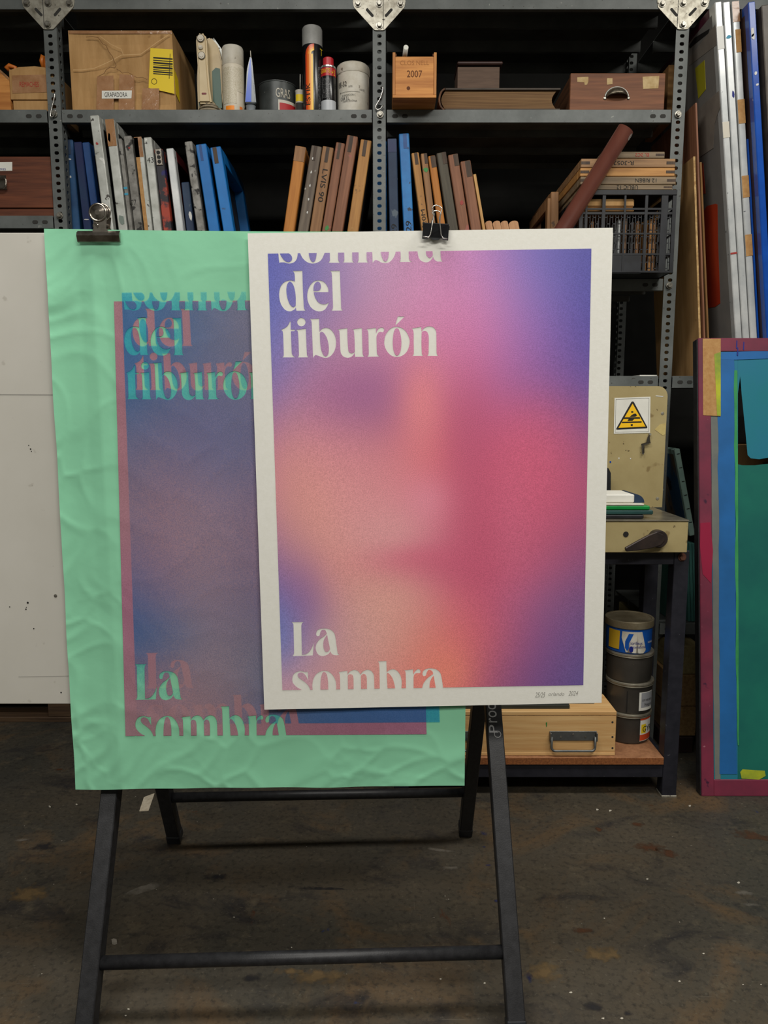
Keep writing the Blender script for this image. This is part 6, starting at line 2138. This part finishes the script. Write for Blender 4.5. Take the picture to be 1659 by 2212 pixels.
decal('black_triangle', [(1366.5, 867), (1369, 868), (1398.5, 923), (1397, 925), (1332, 928), (1331, 926), (1364, 868)], m_ink, sg, Yq - .0014, .0003)
decal('yellow_triangle', [(1366.5, 872), (1394.5, 921.5), (1336, 924)], thin_y, sg, Yq - .0019, .0003)
for P in ([(1348, 901.5), (1382, 901), (1383, 904.5), (1347, 905)], [(1343.5, 911), (1386, 910), (1386, 913), (1343.5, 914)], [(1363.5, 888), (1368, 888), (1368, 891.5), (1363.5, 891.5)], [(1362.5, 916), (1367, 916), (1366.5, 920.5), (1362.5, 920)],
          [(1360, 900.5), (1365, 896), (1370, 893.5), (1374, 893.5), (1376, 898), (1372, 900)], [(1355, 909.5), (1358, 905), (1370, 905), (1366, 909)]):
    decal('pictogram', P, m_ink, sg, Yq - .0024, .0002)
for px, py in ((1431, 893), (1420, 1077)):
    c_ = at(px, py, YP); bm = BM(); lathe(bm, [(.0055, 0), (.0055, -.001), (.003, -.0015)], c_, 14, 'Y'); mesh_obj('rivet', bm, m_zinc, pn)
for P, mt in (([(1417, 854), (1434, 855.5), (1431, 857.5), (1416, 856)], m_wpaint), ([(1414, 928), (1425, 917), (1438, 914), (1437, 938), (1432, 941)], M('yellowed_clear_tape', rgb(196, 178, 118), rgb(176, 154, 96), scale=20, rough=.25, spec=.6)), ([(1336, 988), (1338, 988), (1338, 992), (1336, 992)], m_wpaint), ([(1361, 989), (1363, 989), (1363, 992), (1361, 992)], m_wpaint), ([(1317, 996), (1320, 996), (1320, 1000), (1317, 1000)], m_blue7)):
    decal('mark', P, mt, pn, Yq, .0004)
# lever and socket
Yv = YM_ - .001
bm = BM(); c_ = at(1352, 1154, Yv); lathe(bm, [(.0085, .0), (.0085, -.0006)], c_, 18, 'Y'); mesh_obj('bolt_hole', bm, m_ink, mc)
m_lever = M('dark_iron_lever', rgb(44, 38, 38), rgb(64, 54, 50), scale=20, rough=.4, metal=.4)
c_ = at(1418, 1162, Yv); bm = BM(); lathe(bm, [(.027, 0), (.027, -.022), (.024, -.026)], c_, 26, 'Y'); lv = mesh_obj('lever_hub', bm, m_lever, mc)
bm = BM()
P = [(1351, 1184), (1376, 1170), (1402, 1156), (1420, 1149), (1434, 1156), (1437, 1168), (1428, 1178), (1410, 1184), (1380, 1189), (1353, 1192)]
prism(bm, [at(x, y, Yv - .028) for x, y in P], (0, .012, 0)); bmesh.ops.bevel(bm, geom=bm.edges[:], offset=.002, segments=1, affect='EDGES'); mesh_obj('lever_arm', bm, m_lever, mc)
# blade guard
bm = BM(); a_ = at(1319, 1060, YP - .03)
P = [(1200, 1100), (1319, 1100), (1319.5, 1022), (1315, 1012), (1306, 1007), (1200, 1006)]
prism(bm, [at(x, y, YP - .035) for x, y in P], (0, .03, 0)); mesh_obj('blade_guard', bm, m_blackplastic, mc)

sx0, sx1 = at(1375, 832, YS + .05).x, at(1412, 832, YS + .05).x
bm = BM(); box(bm, sx0, sx1, YS + .02, YS + .16, D3 + .001, D3 + .005)
o = mesh_obj('paper_slip', bm, m_white, None, True, loc=((sx0 + sx1) / 2, YS + .1, D3 + .001)); tag(o, 'small white slip lying on the shelf just above the machine panel', 'paper')

# bunch of keys on the machine's panel
kc_ = at(1404, 938, YP - .006)
ky = thing('key_ring', 'small bunch of keys hanging under the warning sign', 'keys', kc_)
bm = BM(); lathe(bm, [(.004, .0055), (.004, -.003)], kc_, 12, 'Y'); mesh_obj('lock_barrel', bm, m_zinc, ky)
for P in ([(1403, 938), (1405, 955), (1396, 956), (1399, 944)], [(1385, 959), (1404, 953), (1406, 957), (1386, 964)], [(1386, 962), (1392, 962), (1392, 978), (1390, 982), (1387, 980)]):
    bm = BM(); prism(bm, [at(x, y, YP - .008 - random.uniform(0, .004)) for x, y in P], (0, .0016, 0)); mesh_obj('key', bm, m_chrome, ky)

# plates stacked on the bed
zbed = zb1 + .0055
def plate(name, label, cat, pxr, thick, mat, z, y0=YM_ + .02, dep=.18, pxl=1200):
    bm = BM(); x1_ = at(pxr, 1095, y0).x; x0_ = at(pxl, 1095, y0).x
    box(bm, x0_, x1_, y0, y0 + dep, z, z + thick, min(.003, thick * .3))
    o = mesh_obj(name, bm, mat, None, True, loc=((x0_ + x1_) / 2, y0 + dep / 2, z)); tag(o, label, cat, 'plates stacked on the cutter')
    return z + thick + .0005


zz = plate('cutting_plate', 'black plate at the bottom of the stack on the cutter', 'plate', 1392, .012, m_blackplastic, zbed, dep=.16)
zz = plate('cutting_plate', 'dark teal plate under the green one on the cutter', 'plate', 1412, .014, M('dark_teal_plastic', rgb(32, 66, 64), rgb(40, 78, 74), scale=8, rough=.45), zz, dep=.17)
zz = plate('cutting_plate', 'bright green plate near the top of the stack on the cutter', 'plate', 1404.5, .013, M('green_plastic', rgb(16, 138, 62), rgb(12, 120, 52), scale=8, rough=.35), zz, dep=.17)
zz = plate('paper_pad', 'pale grey pad of paper on top of the green plate', 'paper', 1392, .006, m_dirtywhite, zz, dep=.16)
tr_ = thing('white_tray', 'white shallow tray with a dark rounded corner on the cutter', 'tray', (at(1340, 1075, YM_ + .09).x, YM_ + .1, zz))
x0_, x1_ = at(1200, 1075, YM_ + .06).x, at(1366, 1075, YM_ + .06).x
bm = BM(); box(bm, x0_, x1_, YM_ + .04, YM_ + .17, zz, zz + .026, .003); mesh_obj('tray_body', bm, m_white, tr_)
bm = BM(); P = []
for k in range(9):
    a_ = (math.pi / 2) * k / 8
    P.append((x1_ + .001 + .032 * math.sin(a_), YM_ + .045, zz + .027 * math.cos(a_)))
P.append((x1_ + .001, YM_ + .045, zz))
prism(bm, P, (0, .12, 0)); mesh_obj('tray_corner', bm, m_blue6, tr_)

# pine case with steel handles on the lower shelf
YBx = YT + .012
xb1, xb0 = at(1329.5, 1600, YBx).x, at(893, 1600, YBx).x
zb0_ = zs + .001
zbt = at(1200, 1537, YBx).z
pc = thing('pine_case', 'pale pine case with two steel drop handles under the cutter', 'case', ((xb0 + xb1) / 2, YBx + .1, zb0_))
bm = BM(); box(bm, xb0, xb1, YBx, YBx + .15, zb0_, zbt - .014, .0012); mesh_obj('case_body', bm, m_pine_x, pc)
bm = BM(); box(bm, xb0, xb1, YBx - .001, YBx + .151, zbt - .013, zbt, .0012); mesh_obj('case_lid', bm, m_pine_x, pc)
bm = BM(); box(bm, xb0, xb1, YBx - .0012, YBx + .004, zb0_, zb0_ + .009, .0008); mesh_obj('base_strip', bm, m_pine_x, pc)
for py in (1560, 1592, 1616):
    c_ = at(1323, py, YBx); bm = BM(); lathe(bm, [(.0035, 0), (.0035, -.0004)], c_, 10, 'Y'); mesh_obj('screw', bm, m_slot, pc)
m_gsteel = M('grey_steel_fitting', rgb(112, 114, 112), rgb(88, 90, 90), scale=20, rough=.4, metal=.6)


def drop_handle(px):
    """px is the middle of the handle"""
    Yh = YBx - .0003
    a_, c_ = at(px - 51, 1589, Yh), at(px + 51, 1589, Yh)
    z0_, z1_ = at(px, 1599, Yh).z, at(px, 1579, Yh).z
    bm = BM(); box(bm, a_.x, c_.x, Yh - .003, Yh, z0_, z1_, .0006); hd = mesh_obj('handle_plate', bm, m_gsteel, pc)
    for s in (a_.x + .002, c_.x - .002):
        bm = BM(); box(bm, s - .002, s + .002, Yh - .016, Yh - .003, z0_ + .002, z1_ - .002, .0005); mesh_obj('hinge_lug', bm, m_gsteel, hd)
    Q = []
    xa, xc = a_.x + .006, c_.x - .006
    zt_, zl_ = (z0_ + z1_) / 2, at(px, 1622, Yh - .012).z
    for k in range(6):
        q = math.pi / 2 * k / 5
        Q.append((xa + .012 - .012 * math.cos(q), Yh - .010 - .004 * k / 5, zl_ + .012 - .012 * math.sin(q)))
    Q = [(xa, Yh - .009, zt_)] + Q
    Q2 = [(xa + xc - x, y, z) for x, y, z in Q[::-1]]
    bm = BM(); tube(bm, Q + Q2, .0042, 10); mesh_obj('drop_bar', bm, m_gsteel, hd)
    for dx, dz in ((-.04, -.003), (.04, -.003), (0, .006)):
        bm = BM(); lathe(bm, [(.003, 0), (.003, -.001)], ((a_.x + c_.x) / 2 + dx, Yh - .0031, (z0_ + z1_) / 2 + dz), 10, 'Y'); mesh_obj('screw', bm, m_bolt, hd)


drop_handle(1237.5); drop_handle(964)
decal('green_mark', [(1179, 1561), (1182, 1560), (1181.5, 1569), (1180, 1570)], m_gpaint, pc, YBx - .0003)
bm = BM(); x0_, x1_ = at(1000, 1528, YBx + .03).x, at(1229, 1528, YBx + .03).x
box(bm, x0_, x1_, YBx + .02, YBx + .12, zbt + .001, zbt + .014, .001)
o = mesh_obj('dark_plate', bm, M('dark_olive_board', rgb(48, 52, 46), rgb(38, 42, 38), scale=10, rough=.5), None, True, loc=((x0_ + x1_) / 2, YBx + .07, zbt + .001)); tag(o, 'thin dark plate lying on top of the pine case', 'plate')

# stack of four ink cans
m_tinbody = M('dull_grey_tin', rgb(84, 80, 74), rgb(66, 63, 58), scale=6, rough=.38, metal=.5, speck=(rgb(150, 140, 110), 34, .74))
m_tinrim = M('pale_tin_rim', rgb(160, 154, 138), rgb(130, 124, 108), scale=30, rough=.3, metal=.6)
m_lid = M('tarnished_cream_lid', rgb(150, 140, 116), rgb(122, 110, 86), scale=16, rough=.4, metal=.3, speck=(rgb(96, 66, 40), 26, .70))
m_canblue = M('blue_can_print', rgb(18, 88, 178), rgb(16, 76, 160), scale=8, rough=.35)
rc = .079
CY = YT + .165
def cxx(px, py):
    return at(px, py, CY).x
levels = [zs + .0008]
for py in (1545, 1478, 1415):
    levels.append(at(1358, py, CY - rc).z)
levels.append(at(1358, 1345, CY - rc).z)
cxs = [cxx(1354, 1580) - .002, cxx(1358, 1515), cxx(1358, 1450), cxx(1357.5, 1385)]
GCAN = 'ink cans stacked under the cutter'
labs = ['grey ink can with a red and cream label at the bottom of the stack', 'grey ink can with a handwritten white label, second from the bottom', 'plain grey ink can under the blue one', 'blue ink can with a tarnished cream lid on top of the stack']
cans = []
for k in range(4):
    z0_, z1_ = levels[k], levels[k + 1] - .0006
    cen = Vector((cxs[k], CY, z0_))
    t = thing('ink_can', labs[k], 'can', cen, (0, 0, 0), GCAN)
    h = z1_ - z0_
    mb = m_canblue if k == 3 else m_tinbody
    bm = BM(); lathe(bm, [(rc * .90, 0), (rc * .93, .004), (rc * .95, h * .5), (rc * .95, h * .86)], cen, 36); mesh_obj('can_body', bm, mb, t)
    if k == 3:
        bm = BM(); lathe(bm, [(rc * 1.0, h * .78), (rc * 1.01, h * .80), (rc * 1.01, h * .985), (rc * .99, h), (rc * .9, h), (rc * .88, h * .985), (rc * .4, h * .975)], cen, 40); mesh_obj('lid', bm, m_lid, t)
    else:
        bm = BM(); lathe(bm, [(rc * .95, h * .86), (rc * 1.0, h * .88), (rc * .985, h * .91), (rc * 1.01, h * .94), (rc * 1.0, h * .985), (rc * .97, h), (rc * .5, h)], cen, 40); mesh_obj('rim', bm, m_tinrim, t)
    cans.append((t, cen, h))
rb = rc * .955
t, cen, h = cans[3]
mw = m_dirtywhite
bm = BM(); Q = [(-.45, .10), (.62, .08), (.66, .2), (.34, .70), (-.55, .70), (-.58, .55)]
def wrap_poly(cen, r, pts, seg=8):
    """polygon of (angle, height) laid round a can"""
    bm = BM()
    full_ = []
    n = len(pts)
    for i in range(n):
        a_, c_ = pts[i], pts[(i + 1) % n]
        for k in range(seg):
            q = k / seg
            full_.append((a_[0] + (c_[0] - a_[0]) * q, a_[1] + (c_[1] - a_[1]) * q))
    V_ = [Vector(p) for p in full_]
    n2 = len(V_)
    lo, hi = min(p[0] for p in full_), max(p[0] for p in full_)
    zl, zh = min(p[1] for p in full_), max(p[1] for p in full_)
    extra = [Vector((lo + (hi - lo) * (i + .5) / 10, zl + (zh - zl) * (j + .5) / 4)) for i in range(10) for j in range(4)]
    res = delaunay_2d_cdt(V_ + extra, [(i, (i + 1) % n2) for i in range(n2)], [], 0, 1e-7)
    ov = np.array([(v.x, v.y) for v in res[0]])
    vv = [bm.verts.new(cen + Vector((r * math.sin(a_), -r * math.cos(a_), z_))) for a_, z_ in ov]
    pg = np.array(full_)
    for tri in res[2]:
        c2 = ov[list(tri)].mean(axis=0)[None, :]
        if inside(pg, c2)[0]:
            try:
                f = bm.faces.new([vv[i] for i in tri]); f.smooth = True
            except ValueError:
                pass
    return bm


mesh_obj('white_panel', wrap_poly(cen, rb + .0006, [(a_, h * z_) for a_, z_ in ((-.42, .06), (.36, .03), (.50, .12), (.26, .70), (-.60, .70), (-.62, .50))]), mw, t)
mesh_obj('yellow_panel', wrap_poly(cen, rb + .0006, [(a_, h * z_) for a_, z_ in ((-1.3, .12), (-.72, .12), (-.70, .70), (-1.3, .70))]), M('mustard_print', rgb(196, 158, 40), rough=.4), t)
mesh_obj('emblem', wrap_poly(cen, rb + .0012, [(a_, h * z_) for a_, z_ in ((-.46, .20), (-.36, .10), (-.30, .18), (-.30, .34), (-.12, .64), (-.32, .64), (-.46, .40))]), m_canblue, t)
mesh_obj('emblem', wrap_poly(cen, rb + .0013, [(-.20 + .09 * math.cos(k * math.pi / 6), h * (.16 + .10 * math.sin(k * math.pi / 6))) for k in range(12)], 2), M('navy_print', rgb(24, 36, 120), rough=.4), t)
body_text(t, cen, rb, 'lorilleux', .03, h * .36, .011, .040, bpy.data.materials['navy_print'], .0014); body_text(t, cen, rb, 'international', .13, h * .24, .009, .050, bpy.data.materials['navy_print'], .0014)
body_text(t, cen, rb, 'lorilleux', .78, h * .36, .008, .028, m_white, .0014)
t, cen, h = cans[1]
bm = BM(); patch(bm, cen, rb + .0006, .12, .92, h * .12, h * .72); mesh_obj('paper_label', bm, m_white, t)
bm = BM(); patch(bm, cen, rb + .0010, .22, .92, h * .22, h * .70); mesh_obj('grey_print', bm, M('grey_label_print', rgb(150, 152, 156), rough=.5), t)
body_text(t, cen, rb, 'UP NEGRO', .55, h * .46, .007, .045, m_slot, .0016); body_text(t, cen, rb, 'Negro', .62, h * .30, .013, .035, m_slot, .0016)
bm = BM(); patch(bm, cen, rb + .0006, -.42, -.38, h * .05, h * .75, 2); mesh_obj('seam', bm, m_ink, t)
t, cen, h = cans[0]
bm = BM(); patch(bm, cen, rb + .0006, .28, 1.1, h * .10, h * .86); mesh_obj('paper_label', bm, m_white, t)
bm = BM(); patch(bm, cen, rb + .0010, .28, 1.1, h * .12, h * .32); mesh_obj('red_print', bm, M('label_red', rgb(196, 72, 36), rough=.5), t)
bm = BM(); patch(bm, cen, rb + .0010, .28, 1.1, h * .80, h * .86); mesh_obj('red_print', bm, bpy.data.materials['label_red'], t)
bm = BM(); patch(bm, cen, rb + .0009, .34, .62, h * .36, h * .66); mesh_obj('yellow_print', bm, m_yellow, t)
body_text(t, cen, rb, 'GYR', .72, h * .50, .020, .048, m_ink, .0016)

# ------------------------------------------------------------------ things between the machine and the big screen
m_mint = M('mint_painted_frame', rgb(150, 176, 164), rgb(122, 150, 142), scale=7, rough=.5, speck=(rgb(70, 80, 78), 50, .70))
m_mintside = M('blue_and_tan_smears', rgb(40, 78, 110), rgb(110, 96, 78), scale=5, rough=.5, ramp=(.46, .54), stretch=(1, 2, .7), speck=(rgb(34, 30, 32), 9, .62))
z_m = at(1495, 1160, YS + .02).z
t, w, h, *_ = screen('mint-framed screen with stapled edge leaning behind the cutter', None, (1457, 1468.5, 970), (1488.5, 1502, 1150), (m_mint, m_mint), Y=YS + .02, depth=.30, zdeck=z_m, bw=.03, mesh=m_mintside)
for k in range(6):
    mark(t, -.005, .006, h - .02 - k * .052, h - .017 - k * .052, m_ink, 'staple', False)
m_tealb2 = M('dull_teal_paint', rgb(66, 116, 108), rgb(54, 98, 92), scale=6, rough=.55)
GTB = 'teal boards on the low shelf behind the cutter table'
for k, (x0_, x1_, lab) in enumerate(((1449, 1459, 'dull teal board left of the table leg, on the low shelf'), (1484, 1489.5, 'dull teal board just right of the table leg, on the low shelf'), (1490.5, 1496.5, 'middle dull teal board right of the table leg, on the low shelf'), (1497.5, 1504, 'dull teal board nearest the big crimson screen, on the low shelf'))):
    upright_board('teal_board', lab, 'board', (x0_ - 2, x1_ - 2, 1171 + k), (x0_ + 3, x1_ + 3, 1340), YS + .02, .30, m_tealb2, Z4 + .001, GTB)
m_timber = wood('raw_timber', rgb(146, 118, 78), rgb(118, 90, 56), 'Y')
m_timber2 = wood('greenish_timber', rgb(150, 138, 96), rgb(124, 110, 72), 'Y')
GTM = 'timber beams stacked on the floor behind the table'
zz = 0.0
Xt = XC + FL / 2 + .012
for k, (hh, mt, off, lab) in enumerate(((.06, m_dkbrown, .0, 'dark bearer beam at the bottom of the timber stack'), (.118, m_timber, .012, 'lower timber beam behind the table leg'), (.118, m_timber, .006, 'middle timber beam behind the table leg'), (.108, m_timber2, .018, 'pale greenish timber beam on top of the stack'))):
    bm = BM(); box(bm, Xt + off, Xt + off + .10, YS - .10 + off, YS + .56, zz + .0005, zz + hh, .002)
    o = mesh_obj('timber_length', bm, mt, None, True, loc=(Xt + .07, YS + .2, zz)); tag(o, lab, 'timber', GTM); zz += hh

# carton glimpsed through the torn mesh of the big screen
xa_, xb_ = at(1585, 985, YS + .04).x, at(1740, 985, YS + .04).x
bm = BM(); box(bm, xa_, xb_, YS + .04, YS + .34, Z4 + .001, at(1620, 963, YS + .04).z, .002)
o = mesh_obj('carton', bm, m_card, None, True, loc=((xa_ + xb_) / 2, YS + .19, Z4 + .001)); tag(o, 'brown carton glimpsed through the tear in the big teal screen', 'box')

# wooden pallet under the left of the rack
yp = 2.88
p0, p1 = atz(105, 1560, 0), atz(152, 1560, 0)
pl = thing('wooden_pallet', 'dark wooden pallet on the floor at the lower left', 'pallet', (p1.x - .5, p1.y + .2, 0))
m_pal = wood('dark_pallet_wood', rgb(86, 66, 46), rgb(62, 46, 32), 'X')
for k, xx in enumerate((p0.x, p0.x - .46, p0.x - .92)):
    bm = BM(); box(bm, xx, xx + (p1.x - p0.x), p1.y, p1.y + .1, .022, .11, .002); mesh_obj('block', bm, m_pal, pl)
    bm = BM(); box(bm, xx, xx + (p1.x - p0.x), p1.y + .18, p1.y + .28, .022, .11, .002); mesh_obj('block', bm, m_pal, pl)
for yy in (p1.y, p1.y + .18):
    bm = BM(); box(bm, p0.x - .95, p1.x + .01, yy, yy + .1, 0, .021, .002); mesh_obj('bottom_board', bm, m_pal, pl)
for k in range(3):
    bm = BM(); box(bm, p0.x - .95, p1.x + .01, p1.y + k * .095, p1.y + k * .095 + .085, .111, .13, .002); mesh_obj('top_board', bm, m_pal, pl)

# scraps on the floor
def scrap(label, pts, mat, name='paper_scrap', cat='scrap', t=.0012, group=None):
    P = [atz(x, y, .0008) for x, y in pts]
    c_ = sum(P, Vector()) / len(P)
    bm = BM(); prism(bm, P, (0, 0, t))
    o = mesh_obj(name, bm, mat, None, True, loc=c_)
    return tag(o, label, cat, group)


scrap('torn scrap of white paper on the floor beside the trestle leg', [(301, 1753), (311, 1723), (324, 1718), (334, 1714.5), (321, 1752)], M('dirty_paper_scrap', rgb(196, 186, 166), rgb(168, 156, 134), scale=60, rough=.8), t=.002)
scrap('small grey pebble-like lump on the floor by the lower crossbar', [(241, 2034), (246, 2032), (252, 2034), (253, 2039), (248, 2041), (242, 2040)], M('grey_lump', rgb(120, 114, 104), rough=.8), 'debris_lump', 'debris', .006)
m_fl = M('pale_flake', rgb(176, 170, 156), rough=.7)
for x, y in ((165, 1738), (108, 1743), (1303, 2200), (1233, 2144), (952, 2115), (1047, 2124), (1398, 1899), (1290, 1749), (1318, 1751), (1490, 1741), (1596, 1907), (1468, 2120), (1305, 1984), (630, 2047), (272, 2194), (278, 2180), (1520, 2060), (1605, 2127), (1644, 2127), (1344, 2200)):
    s = random.uniform(1.6, 3.6)
    scrap('tiny pale paint flake lying on the dark concrete floor', [(x + s * math.cos(a_) * random.uniform(.6, 1.3), y + .6 * s * math.sin(a_) * random.uniform(.6, 1.3)) for a_ in [k * math.pi / 3 for k in range(6)]], m_fl, 'paint_flake', 'flake', .0006, 'paint flakes on the floor')
